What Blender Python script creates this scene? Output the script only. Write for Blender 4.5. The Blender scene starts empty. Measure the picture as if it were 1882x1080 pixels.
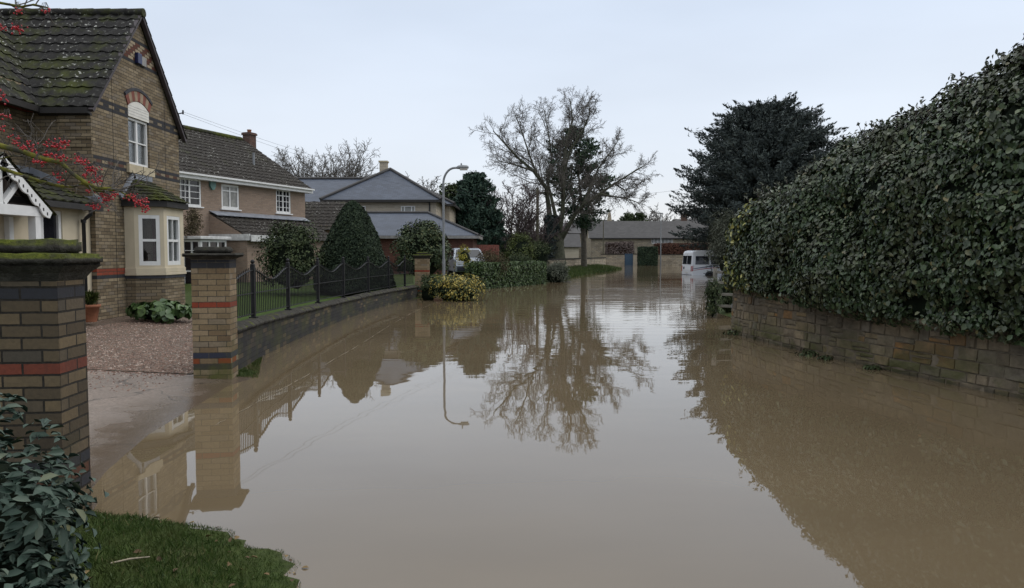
import bpy, bmesh, math, random
import numpy as np
from mathutils import Vector, Matrix, noise as mnoise
R = math.radians
SC = bpy.context.scene
COL = SC.collection

# ------------------------------------------------------------------ camera, world, sun, exposure
CAM_H = 1.75
PITCH = 3.2
cam_d = bpy.data.cameras.new("camera")
cam_d.sensor_width = 36.0
cam_d.lens = 26.0
cam_d.clip_start = 0.05
cam_d.clip_end = 4000.0
cam = bpy.data.objects.new("camera", cam_d)
COL.objects.link(cam)
cam.location = (0, 0, CAM_H)
cam.rotation_euler = (R(90 - PITCH), 0, 0)
SC.camera = cam

SUN_EL, SUN_AZ = 38.0, 62.0          # azimuth measured from +Y towards +X
W = bpy.data.worlds.new("World")
SC.world = W
W.use_nodes = True
wt = W.node_tree
wt.nodes.clear()
w_out = wt.nodes.new("ShaderNodeOutputWorld")
w_bg = wt.nodes.new("ShaderNodeBackground")
w_bg.inputs["Strength"].default_value = 0.120
w_sky = wt.nodes.new("ShaderNodeTexSky")
w_sky.sky_type = 'NISHITA'
w_sky.sun_disc = False
w_sky.sun_elevation = R(SUN_EL)
w_sky.sun_rotation = R(SUN_AZ)
w_geo = wt.nodes.new("ShaderNodeTexCoord")
w_sep = wt.nodes.new("ShaderNodeSeparateXYZ")
wt.links.new(w_geo.outputs["Generated"], w_sep.inputs[0])
w_rmp = wt.nodes.new("ShaderNodeValToRGB")      # the overcast: height in the sky -> cloud brightness
els = w_rmp.color_ramp.elements
els[0].position = 0.0
els[0].color = (0.805, 0.80, 0.80, 1)
els[1].position = 0.10
els[1].color = (0.72, 0.768, 0.838, 1)
for p_, c_ in ((0.30, (0.645, 0.725, 0.85, 1)), (0.42, (0.68, 0.755, 0.87, 1)), (0.62, (1.22, 1.25, 1.30, 1)), (1.0, (1.7, 1.72, 1.74, 1))):
    e_ = els.new(p_)
    e_.color = c_
wt.links.new(w_sep.outputs[2], w_rmp.inputs[0])
w_noi = wt.nodes.new("ShaderNodeTexNoise")
w_noi.inputs["Scale"].default_value = 1.7
w_noi.inputs["Detail"].default_value = 4
w_map = wt.nodes.new("ShaderNodeMapping")
w_map.inputs["Scale"].default_value = (1, 1, 3.5)
wt.links.new(w_geo.outputs["Generated"], w_map.inputs[0])
wt.links.new(w_map.outputs[0], w_noi.inputs[0])
w_mr = wt.nodes.new("ShaderNodeMapRange")
w_mr.inputs[1].default_value = 0.3
w_mr.inputs[2].default_value = 0.7
w_mr.inputs[3].default_value = 8.6
w_mr.inputs[4].default_value = 10.05
wt.links.new(w_noi.outputs[0], w_mr.inputs[0])
w_mul = wt.nodes.new("ShaderNodeVectorMath")
w_mul.operation = 'SCALE'
wt.links.new(w_rmp.outputs[0], w_mul.inputs[0])
wt.links.new(w_mr.outputs[0], w_mul.inputs["Scale"])
w_mix = wt.nodes.new("ShaderNodeMix")
w_mix.data_type = 'RGBA'
w_mix.inputs[0].default_value = 0.9
wt.links.new(w_sky.outputs[0], w_mix.inputs[6])
wt.links.new(w_mul.outputs[0], w_mix.inputs[7])
wt.links.new(w_mix.outputs[2], w_bg.inputs["Color"])
wt.links.new(w_bg.outputs[0], w_out.inputs[0])

sun_d = bpy.data.lights.new("sun", 'SUN')
sun_d.energy = 0.9
sun_d.angle = R(40)
sun_d.color = (1.0, 0.95, 0.88)
sun = bpy.data.objects.new("sun", sun_d)
COL.objects.link(sun)
sd = Vector((math.sin(R(SUN_AZ)) * math.cos(R(SUN_EL)), math.cos(R(SUN_AZ)) * math.cos(R(SUN_EL)), math.sin(R(SUN_EL))))
sun.rotation_euler = (-sd).to_track_quat('-Z', 'Y').to_euler()
sun.location = (30, 20, 40)

SC.view_settings.view_transform = 'Standard'
SC.view_settings.look = 'None'
SC.view_settings.exposure = 0.0
SC.view_settings.gamma = 1.0
SC.view_settings.use_curve_mapping = False
SC.render.engine = 'CYCLES'
SC.cycles.max_bounces = 6
SC.cycles.transparent_max_bounces = 4
SC.cycles.use_denoising = True

# ------------------------------------------------------------------ measuring helpers (photo pixel -> point in the street)
FPX = 1882 * 26.0 / 36.0
_c, _s = math.cos(R(PITCH)), math.sin(R(PITCH))

def at(px, py, Y):
    dx, dy = (px - 941) / FPX, (540 - py) / FPX
    k = Y / (dy * _s + _c)
    return Vector((dx * k, Y, CAM_H + k * (dy * _c - _s)))

def atX(px, py, X):
    dx, dy = (px - 941) / FPX, (540 - py) / FPX
    k = X / dx
    return Vector((X, k * (dy * _s + _c), CAM_H + k * (dy * _c - _s)))

def lerp(a, b, t):
    return a + (b - a) * t

def pw(tab, x):
    return float(np.interp(x, [t[0] for t in tab], [t[1] for t in tab]))

def sstep(a, b, x):
    t = min(1, max(0, (x - a) / (b - a)))
    return t * t * (3 - 2 * t)

# ------------------------------------------------------------------ node helpers
class NT:
    def __init__(s, name):
        s.m = bpy.data.materials.new(name)
        s.m.use_nodes = True
        s.t = s.m.node_tree
        s.t.nodes.clear()
        s.out = s.t.nodes.new("ShaderNodeOutputMaterial")
        s.tc = s.t.nodes.new("ShaderNodeTexCoord")
        s.obj = s.tc.outputs["Object"]
        s.uv = s.tc.outputs["UV"]
    def put(s, sock, v):
        if isinstance(v, bpy.types.NodeSocket):
            s.t.links.new(v, sock)
        elif v is not None:
            try:
                sock.default_value = v
            except Exception:
                sock.default_value = (*v, 1.0)
    def n(s, typ, ins=(), out=0, **props):
        nd = s.t.nodes.new("ShaderNode" + typ)
        for k, v in props.items():
            setattr(nd, k, v)
        for k, v in dict(ins).items():
            s.put(nd.inputs[k], v)
        return nd.outputs[out]
    def math(s, op, a, b=None, c=None):
        nd = s.t.nodes.new("ShaderNodeMath")
        nd.operation = op
        for i, v in enumerate((a, b, c)):
            s.put(nd.inputs[i], v)
        return nd.outputs[0]
    def scale(s, vec, sc):
        return s.n("Mapping", {0: vec, "Scale": sc})
    def noise(s, scale, detail=4, vec=None, rough=0.55, dist=0.0):
        return s.n("TexNoise", {"Vector": vec if vec is not None else s.obj, "Scale": scale, "Detail": detail, "Roughness": rough, "Distortion": dist})
    def ramp(s, fac, stops, interp='LINEAR'):
        nd = s.t.nodes.new("ShaderNodeValToRGB")
        cr = nd.color_ramp
        cr.interpolation = interp
        while len(cr.elements) < len(stops):
            cr.elements.new(0.5)
        for e, (p, c) in zip(cr.elements, stops):
            e.position = p
            e.color = (c, c, c, 1) if isinstance(c, (int, float)) else (*c, 1)
        s.put(nd.inputs[0], fac)
        return nd.outputs[0]
    def mr(s, v, a, b, c=0.0, d=1.0):
        return s.n("MapRange", {0: v, 1: a, 2: b, 3: c, 4: d})
    def mix(s, f, a, b, blend='MIX'):
        nd = s.t.nodes.new("ShaderNodeMix")
        nd.data_type = 'RGBA'
        nd.blend_type = blend
        s.put(nd.inputs[0], f)
        s.put(nd.inputs[6], a)
        s.put(nd.inputs[7], b)
        return nd.outputs[2]
    def sep(s, vec, i):
        return s.n("SeparateXYZ", {0: vec}, out=i)
    def bump(s, h, strength=0.5, dist=0.02, normal=None):
        return s.n("Bump", {"Height": h, "Strength": strength, "Distance": dist, "Normal": normal})
    def attr(s, name):
        return s.n("Attribute", out=2, attribute_name=name)
    def fin(s, col, rough=0.8, normal=None, metal=0.0, spec=0.35, ior=None, coat=None, transl=None):
        nd = s.t.nodes.new("ShaderNodeBsdfPrincipled")
        s.put(nd.inputs["Base Color"], col)
        s.put(nd.inputs["Roughness"], rough)
        s.put(nd.inputs["Metallic"], metal)
        s.put(nd.inputs["Specular IOR Level"], spec)
        if ior:
            s.put(nd.inputs["IOR"], ior)
        if coat:
            s.put(nd.inputs["Coat Weight"], coat)
        if normal is not None:
            s.put(nd.inputs["Normal"], normal)
        s.bsdf = nd
        s.t.links.new(nd.outputs[0], s.out.inputs[0])
        return s.m

def plain(name, col, rough=0.6, metal=0.0, spec=0.4, var=0.25, scale=6.0, bump=0.0, bscale=40):
    t = NT(name)
    f = t.noise(scale, 5)
    lo = tuple(max(0, c * (1 - var)) for c in col)
    hi = tuple(min(1, c * (1 + var)) for c in col)
    c = t.ramp(f, [(0.3, lo), (0.7, hi)])
    nrm = t.bump(t.noise(bscale, 4), bump, 0.01) if bump else None
    return t.fin(c, rough, nrm, metal, spec)

BW, BH = 0.235, 0.077

def brick_mat(name, cols, mortar=(0.16, 0.14, 0.115), bands=(), bw=BW, bh=BH, ms=0.010, wob=0.0, dirt=0.5, green=0.0, greenz=None, rough=0.88, bstr=0.6, lowdark=0.0):
    """cols: ramp of per-brick colours. bands: (row, row_count, colour, mode)."""
    t = NT(name)
    uv = t.uv
    if wob:
        nz = t.n("TexNoise", {"Vector": uv, "Scale": 2.2, "Detail": 3}, out=1)
        off = t.n("VectorMath", {0: t.n("VectorMath", {0: nz, 1: (0.5, 0.5, 0.5)}, operation='SUBTRACT'), "Scale": wob}, operation='SCALE')
        uv = t.n("VectorMath", {0: uv, 1: off}, operation='ADD')
        nz2 = t.n("TexNoise", {"Vector": t.uv, "Scale": 14.0, "Detail": 3}, out=1)
        off2 = t.n("VectorMath", {0: t.n("VectorMath", {0: nz2, 1: (0.5, 0.5, 0.5)}, operation='SUBTRACT'), "Scale": wob * .32 + .004}, operation='SCALE')
        uv = t.n("VectorMath", {0: uv, 1: off2}, operation='ADD')
    bt = t.t.nodes.new("ShaderNodeTexBrick")
    bt.offset = 0.5
    bt.offset_frequency = 2
    t.put(bt.inputs["Vector"], uv)
    bt.inputs["Scale"].default_value = 1.0
    bt.inputs["Mortar Size"].default_value = ms * 0.5
    bt.inputs["Mortar Smooth"].default_value = 0.25
    bt.inputs["Brick Width"].default_value = bw
    bt.inputs["Row Height"].default_value = bh
    mort = bt.outputs["Fac"]
    u, v = t.sep(uv, 0), t.sep(uv, 1)
    row = t.math('FLOOR', t.math('DIVIDE', v, bh))
    par = t.math('FLOORED_MODULO', row, 2.0)
    sh = t.math('MULTIPLY', t.math('SUBTRACT', 1.0, par), 0.5)
    bn = t.math('FLOOR', t.math('ADD', t.math('DIVIDE', u, bw), sh))
    key = t.n("CombineXYZ", {0: bn, 1: row})
    rnd = t.n("TexWhiteNoise", {0: key}, out=0, noise_dimensions='2D')
    c = t.ramp(rnd, cols)
    for (r0, n, bc, mode) in bands:
        a = t.math('GREATER_THAN', row, r0 - 0.5)
        b = t.math('LESS_THAN', row, r0 + n - 0.5)
        m = t.math('MULTIPLY', a, b)
        if mode == 'alt':
            m = t.math('MULTIPLY', m, t.math('GREATER_THAN', t.math('FLOORED_MODULO', bn, 2.0), 0.5))
        elif mode == 'diaper':
            m = t.math('MULTIPLY', m, t.math('GREATER_THAN', t.math('FLOORED_MODULO', t.math('ADD', bn, t.math('FLOOR', t.math('DIVIDE', row, 2.0))), 2.0), 0.5))
        bcol = t.mix(t.math('MULTIPLY', rnd, 0.45), bc, tuple(x * 0.5 for x in bc))
        c = t.mix(m, c, bcol)
    big = t.noise(1.1, 5, rough=0.65)
    fine = t.noise(38, 4)
    c = t.mix(t.mr(fine, 0.3, 0.7, 0.0, 0.45), c, t.mix(0.6, c, (0.03, 0.028, 0.025)))
    c = t.mix(mort, c, t.mix(t.mr(fine, 0.3, 0.7), mortar, tuple(x * 0.45 for x in mortar)))
    c = t.mix(t.mr(big, 0.45, 0.72, 0.0, dirt), c, (0.035, 0.032, 0.028))
    if green:
        gm = t.mr(t.noise(2.3, 5), 0.45, 0.65, 0.0, green)
        if greenz is not None:
            gm = t.math('MULTIPLY', gm, t.mr(t.sep(t.uv, 1), greenz[0], greenz[1], 1.0, 0.0))
        c = t.mix(gm, c, (0.085, 0.095, 0.022))
    h = t.math('ADD', t.math('MULTIPLY', t.math('SUBTRACT', 1.0, mort), 1.0), t.math('MULTIPLY', fine, 0.35))
    h = t.math('ADD', h, t.math('MULTIPLY', rnd, 0.3))
    return t.fin(c, rough, t.bump(h, bstr, 0.012), 0.0, 0.25)

def leaf_mat(name, stops, rough=0.45, spec=0.4, patch=None, transl=0.0):
    t = NT(name)
    c = t.ramp(t.attr("rnd"), stops)
    if patch:
        f = t.mr(t.noise(patch[1], 3), 0.46, 0.6, 0.0, patch[2])
        c = t.mix(f, c, patch[0])
    m = t.fin(c, rough, None, 0.0, spec)
    return m

# ------------------------------------------------------------------ object helpers
def tag(o, label=None, cat=None, group=None, kind=None):
    if label: o["label"] = label
    if cat: o["category"] = cat
    if group: o["group"] = group
    if kind: o["kind"] = kind
    return o

def empty(name, loc, label, cat, group=None):
    o = bpy.data.objects.new(name, None)
    COL.objects.link(o)
    o.empty_display_size = 0.2
    o.location = loc
    o["wloc"] = 0
    del o["wloc"]
    return tag(o, label, cat, group)

def wloc(o):
    v = Vector(o.location)
    while o.parent:
        o = o.parent
        v += o.location
    return v

def box_uv(me):
    uvl = me.uv_layers.new(name="UVMap")
    n = len(me.loops)
    co = np.empty(len(me.vertices) * 3); me.vertices.foreach_get("co", co); co = co.reshape(-1, 3)
    vi = np.empty(n, dtype=np.int64); me.loops.foreach_get("vertex_index", vi)
    pn = np.empty(len(me.polygons) * 3); me.polygons.foreach_get("normal", pn); pn = pn.reshape(-1, 3)
    lt = np.empty(len(me.polygons), dtype=np.int64); me.polygons.foreach_get("loop_total", lt)
    N = np.repeat(pn, lt, axis=0)
    T = np.stack([-N[:, 1], N[:, 0], np.zeros(n)], 1)
    L = np.linalg.norm(T, axis=1)
    flat = L < 0.05
    T[flat] = (1, 0, 0)
    L[flat] = 1
    T /= L[:, None]
    B = np.cross(N, T)
    P = co[vi]
    uv = np.stack([(P * T).sum(1), (P * B).sum(1)], 1)
    uvl.data.foreach_set("uv", uv.ravel())

class MB:
    """Collects faces in world coordinates; build() makes ONE mesh object."""
    def __init__(s):
        s.v, s.f, s.sm = [], [], []
    def face(s, pts, smooth=False):
        i = len(s.v)
        s.v.extend([tuple(p) for p in pts])
        s.f.append(tuple(range(i, i + len(pts))))
        s.sm.append(smooth)
    def obox(s, c, ax, ay, az):
        """centre and three half-axis vectors"""
        c, ax, ay, az = Vector(c), Vector(ax), Vector(ay), Vector(az)
        if ax.cross(ay).dot(az) < 0:
            ax = -ax
        i = len(s.v)
        for dz in (-1, 1):
            for dx, dy in ((-1, -1), (1, -1), (1, 1), (-1, 1)):
                s.v.append(tuple(c + ax * dx + ay * dy + az * dz))
        for q in ((0, 3, 2, 1), (4, 5, 6, 7), (0, 1, 5, 4), (1, 2, 6, 5), (2, 3, 7, 6), (3, 0, 4, 7)):
            s.f.append(tuple(i + k for k in q))
            s.sm.append(False)
    def box(s, a, b):
        a, b = Vector(a), Vector(b)
        c = (a + b) / 2
        h = (b - a) / 2
        s.obox(c, (abs(h.x), 0, 0), (0, abs(h.y), 0), (0, 0, abs(h.z)))
    def bar(s, p, q, w, h=None, up=(0, 0, 1)):
        """rectangular bar from p to q"""
        p, q = Vector(p), Vector(q)
        h = h or w
        d = q - p
        L = d.length
        d.normalize()
        u = Vector(up)
        sd_ = d.cross(u)
        if sd_.length < 1e-4:
            sd_ = d.cross(Vector((1, 0, 0)))
        sd_.normalize()
        u2 = sd_.cross(d)
        s.obox((p + q) / 2, d * L / 2, sd_ * w / 2, u2 * h / 2)
    def prism(s, poly, off):
        """extrude a planar polygon by vector off; winding fixed so faces look out"""
        poly = [Vector(p) for p in poly]
        off = Vector(off)
        nrm = Vector((0, 0, 0))
        for i in range(len(poly)):
            nrm += poly[i].cross(poly[(i + 1) % len(poly)])
        if nrm.dot(off) > 0:
            poly = poly[::-1]
        n = len(poly)
        i = len(s.v)
        s.v.extend([tuple(p) for p in poly] + [tuple(p + off) for p in poly])
        s.f.append(tuple(range(i, i + n))); s.sm.append(False)
        s.f.append(tuple(range(i + 2 * n - 1, i + n - 1, -1))); s.sm.append(False)
        for k in range(n):
            k2 = (k + 1) % n
            s.f.append((i + k2, i + k, i + n + k, i + n + k2)); s.sm.append(False)
    def tube(s, pts, radii, n=6, cap=True, smooth=True):
        pts = [Vector(p) for p in pts]
        if isinstance(radii, (int, float)):
            radii = [radii] * len(pts)
        i0 = len(s.v)
        ref = None
        for k, p in enumerate(pts):
            a = pts[max(0, k - 1)]
            b = pts[min(len(pts) - 1, k + 1)]
            d = (b - a)
            if d.length < 1e-6:
                d = Vector((0, 0, 1))
            d.normalize()
            if ref is None:
                ref = d.orthogonal().normalized()
            x = ref - d * ref.dot(d)
            if x.length < 1e-4:
                x = d.orthogonal()
            x.normalize()
            ref = x
            y = d.cross(x)
            for j in range(n):
                an = 2 * math.pi * j / n
                s.v.append(tuple(p + (x * math.cos(an) + y * math.sin(an)) * radii[k]))
        for k in range(len(pts) - 1):
            for j in range(n):
                j2 = (j + 1) % n
                s.f.append((i0 + k * n + j, i0 + k * n + j2, i0 + (k + 1) * n + j2, i0 + (k + 1) * n + j))
                s.sm.append(smooth)
        if cap:
            s.face([s.v[i0 + j] for j in range(n - 1, -1, -1)])
            e = i0 + (len(pts) - 1) * n
            s.face([s.v[e + j] for j in range(n)])
    def lathe(s, base, prof, n=20, smooth=True):
        """prof: list of (r, z) above base"""
        b = Vector(base)
        i0 = len(s.v)
        for (r, z) in prof:
            for j in range(n):
                an = 2 * math.pi * j / n
                s.v.append((b.x + r * math.cos(an), b.y + r * math.sin(an), b.z + z))
        for k in range(len(prof) - 1):
            for j in range(n):
                j2 = (j + 1) % n
                s.f.append((i0 + k * n + j, i0 + k * n + j2, i0 + (k + 1) * n + j2, i0 + (k + 1) * n + j))
                s.sm.append(smooth)
        s.face([s.v[i0 + j] for j in range(n - 1, -1, -1)])
        e = i0 + (len(prof) - 1) * n
        s.face([s.v[e + j] for j in range(n)])
    def sphere(s, c, r, seg=8, rings=5):
        prof = []
        c = Vector(c)
        i0 = len(s.v)
        s.v.append((c.x, c.y, c.z - r))
        for k in range(1, rings):
            a = -math.pi / 2 + math.pi * k / rings
            for j in range(seg):
                an = 2 * math.pi * j / seg
                s.v.append((c.x + r * math.cos(a) * math.cos(an), c.y + r * math.cos(a) * math.sin(an), c.z + r * math.sin(a)))
        s.v.append((c.x, c.y, c.z + r))
        top = len(s.v) - 1
        for j in range(seg):
            j2 = (j + 1) % seg
            s.f.append((i0, i0 + 1 + j2, i0 + 1 + j)); s.sm.append(True)
            for k in range(rings - 2):
                a = i0 + 1 + k * seg
                s.f.append((a + j, a + j2, a + seg + j2, a + seg + j)); s.sm.append(True)
            a = i0 + 1 + (rings - 2) * seg
            s.f.append((a + j, a + j2, top)); s.sm.append(True)
    def grid(s, P, smooth=True):
        """P[i][j] points"""
        i0 = len(s.v)
        ni, nj = len(P), len(P[0])
        for r in P:
            s.v.extend([tuple(p) for p in r])
        for a in range(ni - 1):
            for b in range(nj - 1):
                s.f.append((i0 + a * nj + b, i0 + a * nj + b + 1, i0 + (a + 1) * nj + b + 1, i0 + (a + 1) * nj + b))
                s.sm.append(smooth)
    def build(s, name, mat, parent=None, origin=None, bevel=0.0, merge=False):
        me = bpy.data.meshes.new(name)
        me.from_pydata(s.v, [], s.f)
        me.polygons.foreach_set("use_smooth", s.sm)
        if merge or bevel:
            bm = bmesh.new()
            bm.from_mesh(me)
            bmesh.ops.remove_doubles(bm, verts=bm.verts, dist=1e-4)
            if bevel:
                bmesh.ops.bevel(bm, geom=[e for e in bm.edges if len(e.link_faces) == 2 and e.calc_face_angle(0) > 0.6], offset=bevel, segments=2, profile=0.6, affect='EDGES')
            bm.to_mesh(me)
            bm.free()
        me.update()
        return finish(name, me, mat, parent, origin)

def finish(name, me, mat, parent=None, origin=None):
    box_uv(me)
    if parent is not None:
        org = wloc(parent)
    else:
        org = Vector(origin) if origin is not None else Vector((0, 0, 0))
    me.transform(Matrix.Translation(-org))
    if mat is not None:
        me.materials.append(mat)
    o = bpy.data.objects.new(name, me)
    COL.objects.link(o)
    if parent is not None:
        o.parent = parent
    else:
        o.location = org
    return o

def copy_tree(o, parent=None):
    c = o.copy()
    COL.objects.link(c)
    c.parent = parent
    for ch in list(o.children):
        copy_tree(ch, c)
    return c

# ------------------------------------------------------------------ leaves
def unit(a):
    return a / np.maximum(1e-9, np.linalg.norm(a, axis=-1, keepdims=True))

def leaf_mesh(name, Pn, Nn, size, mat, parent, aspect=0.5, fold=0.15, seed=1, hex_=True, droop=0.3, tang=None, tdir=None, sizevar=0.35, cup=0.0):
    """Pn,Nn: (n,3) positions and leaf normals -> one mesh of folded leaf blades"""
    rng = np.random.default_rng(seed)
    n = len(Pn)
    Nn = unit(Nn)
    T = rng.normal(size=(n, 3))
    T[:, 2] -= droop * 1.5
    if tdir is not None:
        T = T * 0.45 + tdir
    T = unit(T - Nn * (T * Nn).sum(1)[:, None])
    B = np.cross(Nn, T)
    sz = size * (1 + sizevar * rng.uniform(-1, 1, size=n))
    L = T * (sz * 0.5)[:, None]
    Wd = B * (sz * aspect * 0.5)[:, None]
    F = Nn * (sz * fold)[:, None]
    C = Nn * (sz * cup)[:, None]
    if hex_:
        V = np.stack([Pn - L - C, Pn - L * 0.35 + Wd * 0.92 + F, Pn + L * 0.35 + Wd * 0.85 + F, Pn + L - C, Pn + L * 0.35 - Wd * 0.85 + F, Pn - L * 0.35 - Wd * 0.92 + F], 1)
        base = np.arange(n)[:, None] * 6
        idx = np.concatenate([base + np.array([[0, 1, 2, 3]]), base + np.array([[0, 3, 4, 5]])], 1).reshape(-1, 4)
        per = 2
        lt = 4
    else:
        V = np.stack([Pn - L, Pn + Wd + F, Pn + L, Pn - Wd + F], 1)
        base = np.arange(n)[:, None] * 4
        idx = np.concatenate([base + np.array([[0, 1, 2]]), base + np.array([[0, 2, 3]])], 1).reshape(-1, 3)
        per = 2
        lt = 3
    V = V.reshape(-1, 3)
    me = bpy.data.meshes.new(name)
    me.vertices.add(len(V))
    org = np.array(wloc(parent)) if parent is not None else np.zeros(3)
    me.vertices.foreach_set("co", (V - org).ravel())
    me.loops.add(idx.size)
    me.loops.foreach_set("vertex_index", idx.ravel())
    me.polygons.add(len(idx))
    me.polygons.foreach_set("loop_start", np.arange(len(idx)) * lt)
    me.polygons.foreach_set("loop_total", np.full(len(idx), lt))
    at_ = me.attributes.new("rnd", 'FLOAT', 'FACE')
    at_.data.foreach_set("value", np.repeat(rng.uniform(0, 1, n), per))
    me.update(calc_edges=True)
    me.materials.append(mat)
    o = bpy.data.objects.new(name, me)
    COL.objects.link(o)
    if parent is not None:
        o.parent = parent
    return o

def rand_dirs(rng, n):
    return unit(rng.normal(size=(n, 3)))

def clumps(C, Rr, n_each, rng, center, out=0.8, shell=0.45):
    """leaves in clumps round centres C (k,3) with radii Rr (k,)"""
    k = len(C)
    D = rand_dirs(rng, k * n_each).reshape(k, n_each, 3)
    rad = Rr[:, None] * (shell + (1 - shell) * rng.uniform(0, 1, size=(k, n_each)) ** 0.6)
    P = C[:, None, :] + D * rad[:, :, None]
    Nn = D * 0.8 + unit(C - center)[:, None, :] * out + rng.normal(size=D.shape) * 0.35
    return P.reshape(-1, 3), Nn.reshape(-1, 3)

def core_blob(name, c, axes, mat, parent, seed=0, rough=0.15, sub=3, zmin=None):  # added dark blob that blocks light through a shrub
    bm = bmesh.new()
    bmesh.ops.create_icosphere(bm, subdivisions=sub, radius=1.0)
    for v in bm.verts:
        p = v.co.copy()
        f = 1 + rough * mnoise.noise(p * 2.3 + Vector((seed, 0, 0)))
        q = Vector((c[0] + p.x * axes[0] * f, c[1] + p.y * axes[1] * f, c[2] + p.z * axes[2] * f))
        if zmin is not None:
            q.z = max(zmin, q.z)
        v.co = q
    me = bpy.data.meshes.new(name)
    bm.to_mesh(me)
    bm.free()
    for p in me.polygons:
        p.use_smooth = True
    return finish(name, me, mat, parent)

# ------------------------------------------------------------------ materials
YEL = [(0.0, (0.135, 0.100, 0.062)), (0.3, (0.195, 0.150, 0.092)), (0.65, (0.255, 0.20, 0.128)), (0.85, (0.175, 0.145, 0.112)), (1.0, (0.31, 0.245, 0.155))]
OLD = [(0.0, (0.066, 0.050, 0.033)), (0.4, (0.115, 0.086, 0.052)), (0.7, (0.18, 0.132, 0.075)), (0.85, (0.078, 0.066, 0.050)), (1.0, (0.13, 0.098, 0.062))]
REDB = (0.27, 0.055, 0.028)
BLUEB = (0.035, 0.036, 0.043)
M = {}
M['gable_brick'] = brick_mat("yellow_brick_banded", YEL, bands=[
    (67, 1, BLUEB, 's'), (66, 1, BLUEB, 'alt'), (65, 1, BLUEB, 's'),
    (50, 1, BLUEB, 's'), (49, 1, (0.11, 0.05, 0.035), 'alt'), (48, 1, BLUEB, 's'),
    (83, 1, BLUEB, 's'), (84, 6, (0.40, 0.32, 0.22), 's'), (84, 6, (0.13, 0.045, 0.03), 'diaper'), (90, 1, BLUEB, 's'),
    (16, 2, REDB, 's'), (15, 1, BLUEB, 's')], dirt=0.22, mortar=(0.075, 0.064, 0.048), ms=0.014)
M['yellow_brick'] = brick_mat("yellow_brick", YEL, dirt=0.25, mortar=(0.075, 0.064, 0.048), ms=0.014)
M['side_brick'] = brick_mat("yellow_brick_side", YEL, bands=[(63, 1, REDB, 's'), (17, 2, REDB, 's'), (15, 1, BLUEB, 's')], dirt=0.3, mortar=(0.075, 0.064, 0.048), ms=0.014)
PB = [(20, 2, BLUEB, 's'), (13, 1, REDB, 's'), (4, 1, (0.04, 0.045, 0.07), 's'), (3, 1, (0.24, 0.06, 0.02), 'alt'), (2, 1, (0.06, 0.055, 0.045), 's')]
M['pillar_brick'] = brick_mat("pillar_brick_mossy", [(0.0, (0.17, 0.115, 0.065)), (0.4, (0.25, 0.185, 0.105)), (0.75, (0.31, 0.23, 0.14)), (1.0, (0.21, 0.17, 0.12))], bands=PB, dirt=0.5, wob=0.006, mortar=(0.09, 0.078, 0.06), green=0.75, greenz=(0.1, 0.95))
M['pillar_old'] = brick_mat("pillar_brick_weathered", OLD, bands=[(19, 1, BLUEB, 's'), (13, 1, (0.19, 0.05, 0.03), 's'), (5, 1, BLUEB, 's'), (3, 1, BLUEB, 's'), (4, 1, (0.12, 0.055, 0.035), 's')], dirt=0.6, green=0.3, greenz=(0.0, 0.9), mortar=(0.035, 0.03, 0.024), ms=0.014, wob=0.007, bstr=0.9)
M['dark_brick'] = brick_mat("low_wall_dark_brick", [(0.0, (0.022, 0.023, 0.026)), (0.75, (0.04, 0.038, 0.036)), (0.92, (0.08, 0.062, 0.042)), (1.0, (0.14, 0.11, 0.068))], mortar=(0.035, 0.033, 0.03), dirt=0.6, green=0.3)
M['house2_brick'] = brick_mat("red_brown_brick", [(0.0, (0.265, 0.195, 0.145)), (0.5, (0.325, 0.24, 0.18)), (1.0, (0.29, 0.22, 0.17))], mortar=(0.30, 0.25, 0.215), dirt=0.12)
M['red_brick'] = brick_mat("red_brick", [(0.0, (0.10, 0.042, 0.03)), (1.0, (0.145, 0.062, 0.042))], mortar=(0.15, 0.10, 0.08), dirt=0.3)
M['chimney_brick'] = brick_mat("chimney_brick", [(0.0, (0.095, 0.052, 0.042)), (1.0, (0.13, 0.072, 0.055))], dirt=0.4)
STN = [(0.0, (0.26, 0.22, 0.165)), (0.4, (0.34, 0.29, 0.22)), (0.8, (0.40, 0.34, 0.25)), (1.0, (0.31, 0.275, 0.225))]
M['pale_stone'] = brick_mat("pale_stone_courses", [(0.0, (0.42, 0.36, 0.28)), (0.5, (0.48, 0.42, 0.33)), (1.0, (0.44, 0.38, 0.30))], mortar=(0.4, 0.35, 0.28), bw=0.5, bh=0.2, ms=0.012, dirt=0.1)
M['barn_stone'] = brick_mat("barn_rubble_stone", STN, mortar=(0.2, 0.16, 0.11), bw=0.5, bh=0.2, ms=0.03, wob=0.05, dirt=0.3)
M['hedge_wall_stone'] = plain("lime_mortar", (0.105, 0.087, 0.062), 0.95, var=0.4, bump=0.5)

def tile_mat(name, base, moss, lichen, mossc=(0.07, 0.085, 0.018)):
    t = NT(name)
    rn = t.noise(3.2, 6, rough=0.7)
    c = t.ramp(t.noise(7, 5), [(0.3, tuple(x * 0.6 for x in base)), (0.7, tuple(x * 1.35 for x in base))])
    m = t.mr(t.n("TexNoise", {"Vector": t.obj, "Scale": 0.75, "Detail": 6, "Roughness": 0.72}), 0.62 - 0.2 * moss, 0.72 - 0.14 * moss, 0, min(1, moss))
    c = t.mix(m, c, t.mix(t.mr(rn, 0.35, 0.65), mossc, tuple(x * 0.45 for x in mossc)))
    sp = t.n("TexNoise", {"Vector": t.obj, "Scale": 13.0, "Detail": 2, "Roughness": 0.5})
    ar = t.mr(t.noise(1.1, 4), 0.47, 0.62, 0.15)
    l = t.math('MULTIPLY', t.mr(sp, 0.63, 0.67, 0, lichen), ar)
    c = t.mix(l, c, (0.36, 0.36, 0.33))
    return t.fin(c, 0.85, t.bump(rn, 0.5, 0.02), 0, 0.2)
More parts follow.
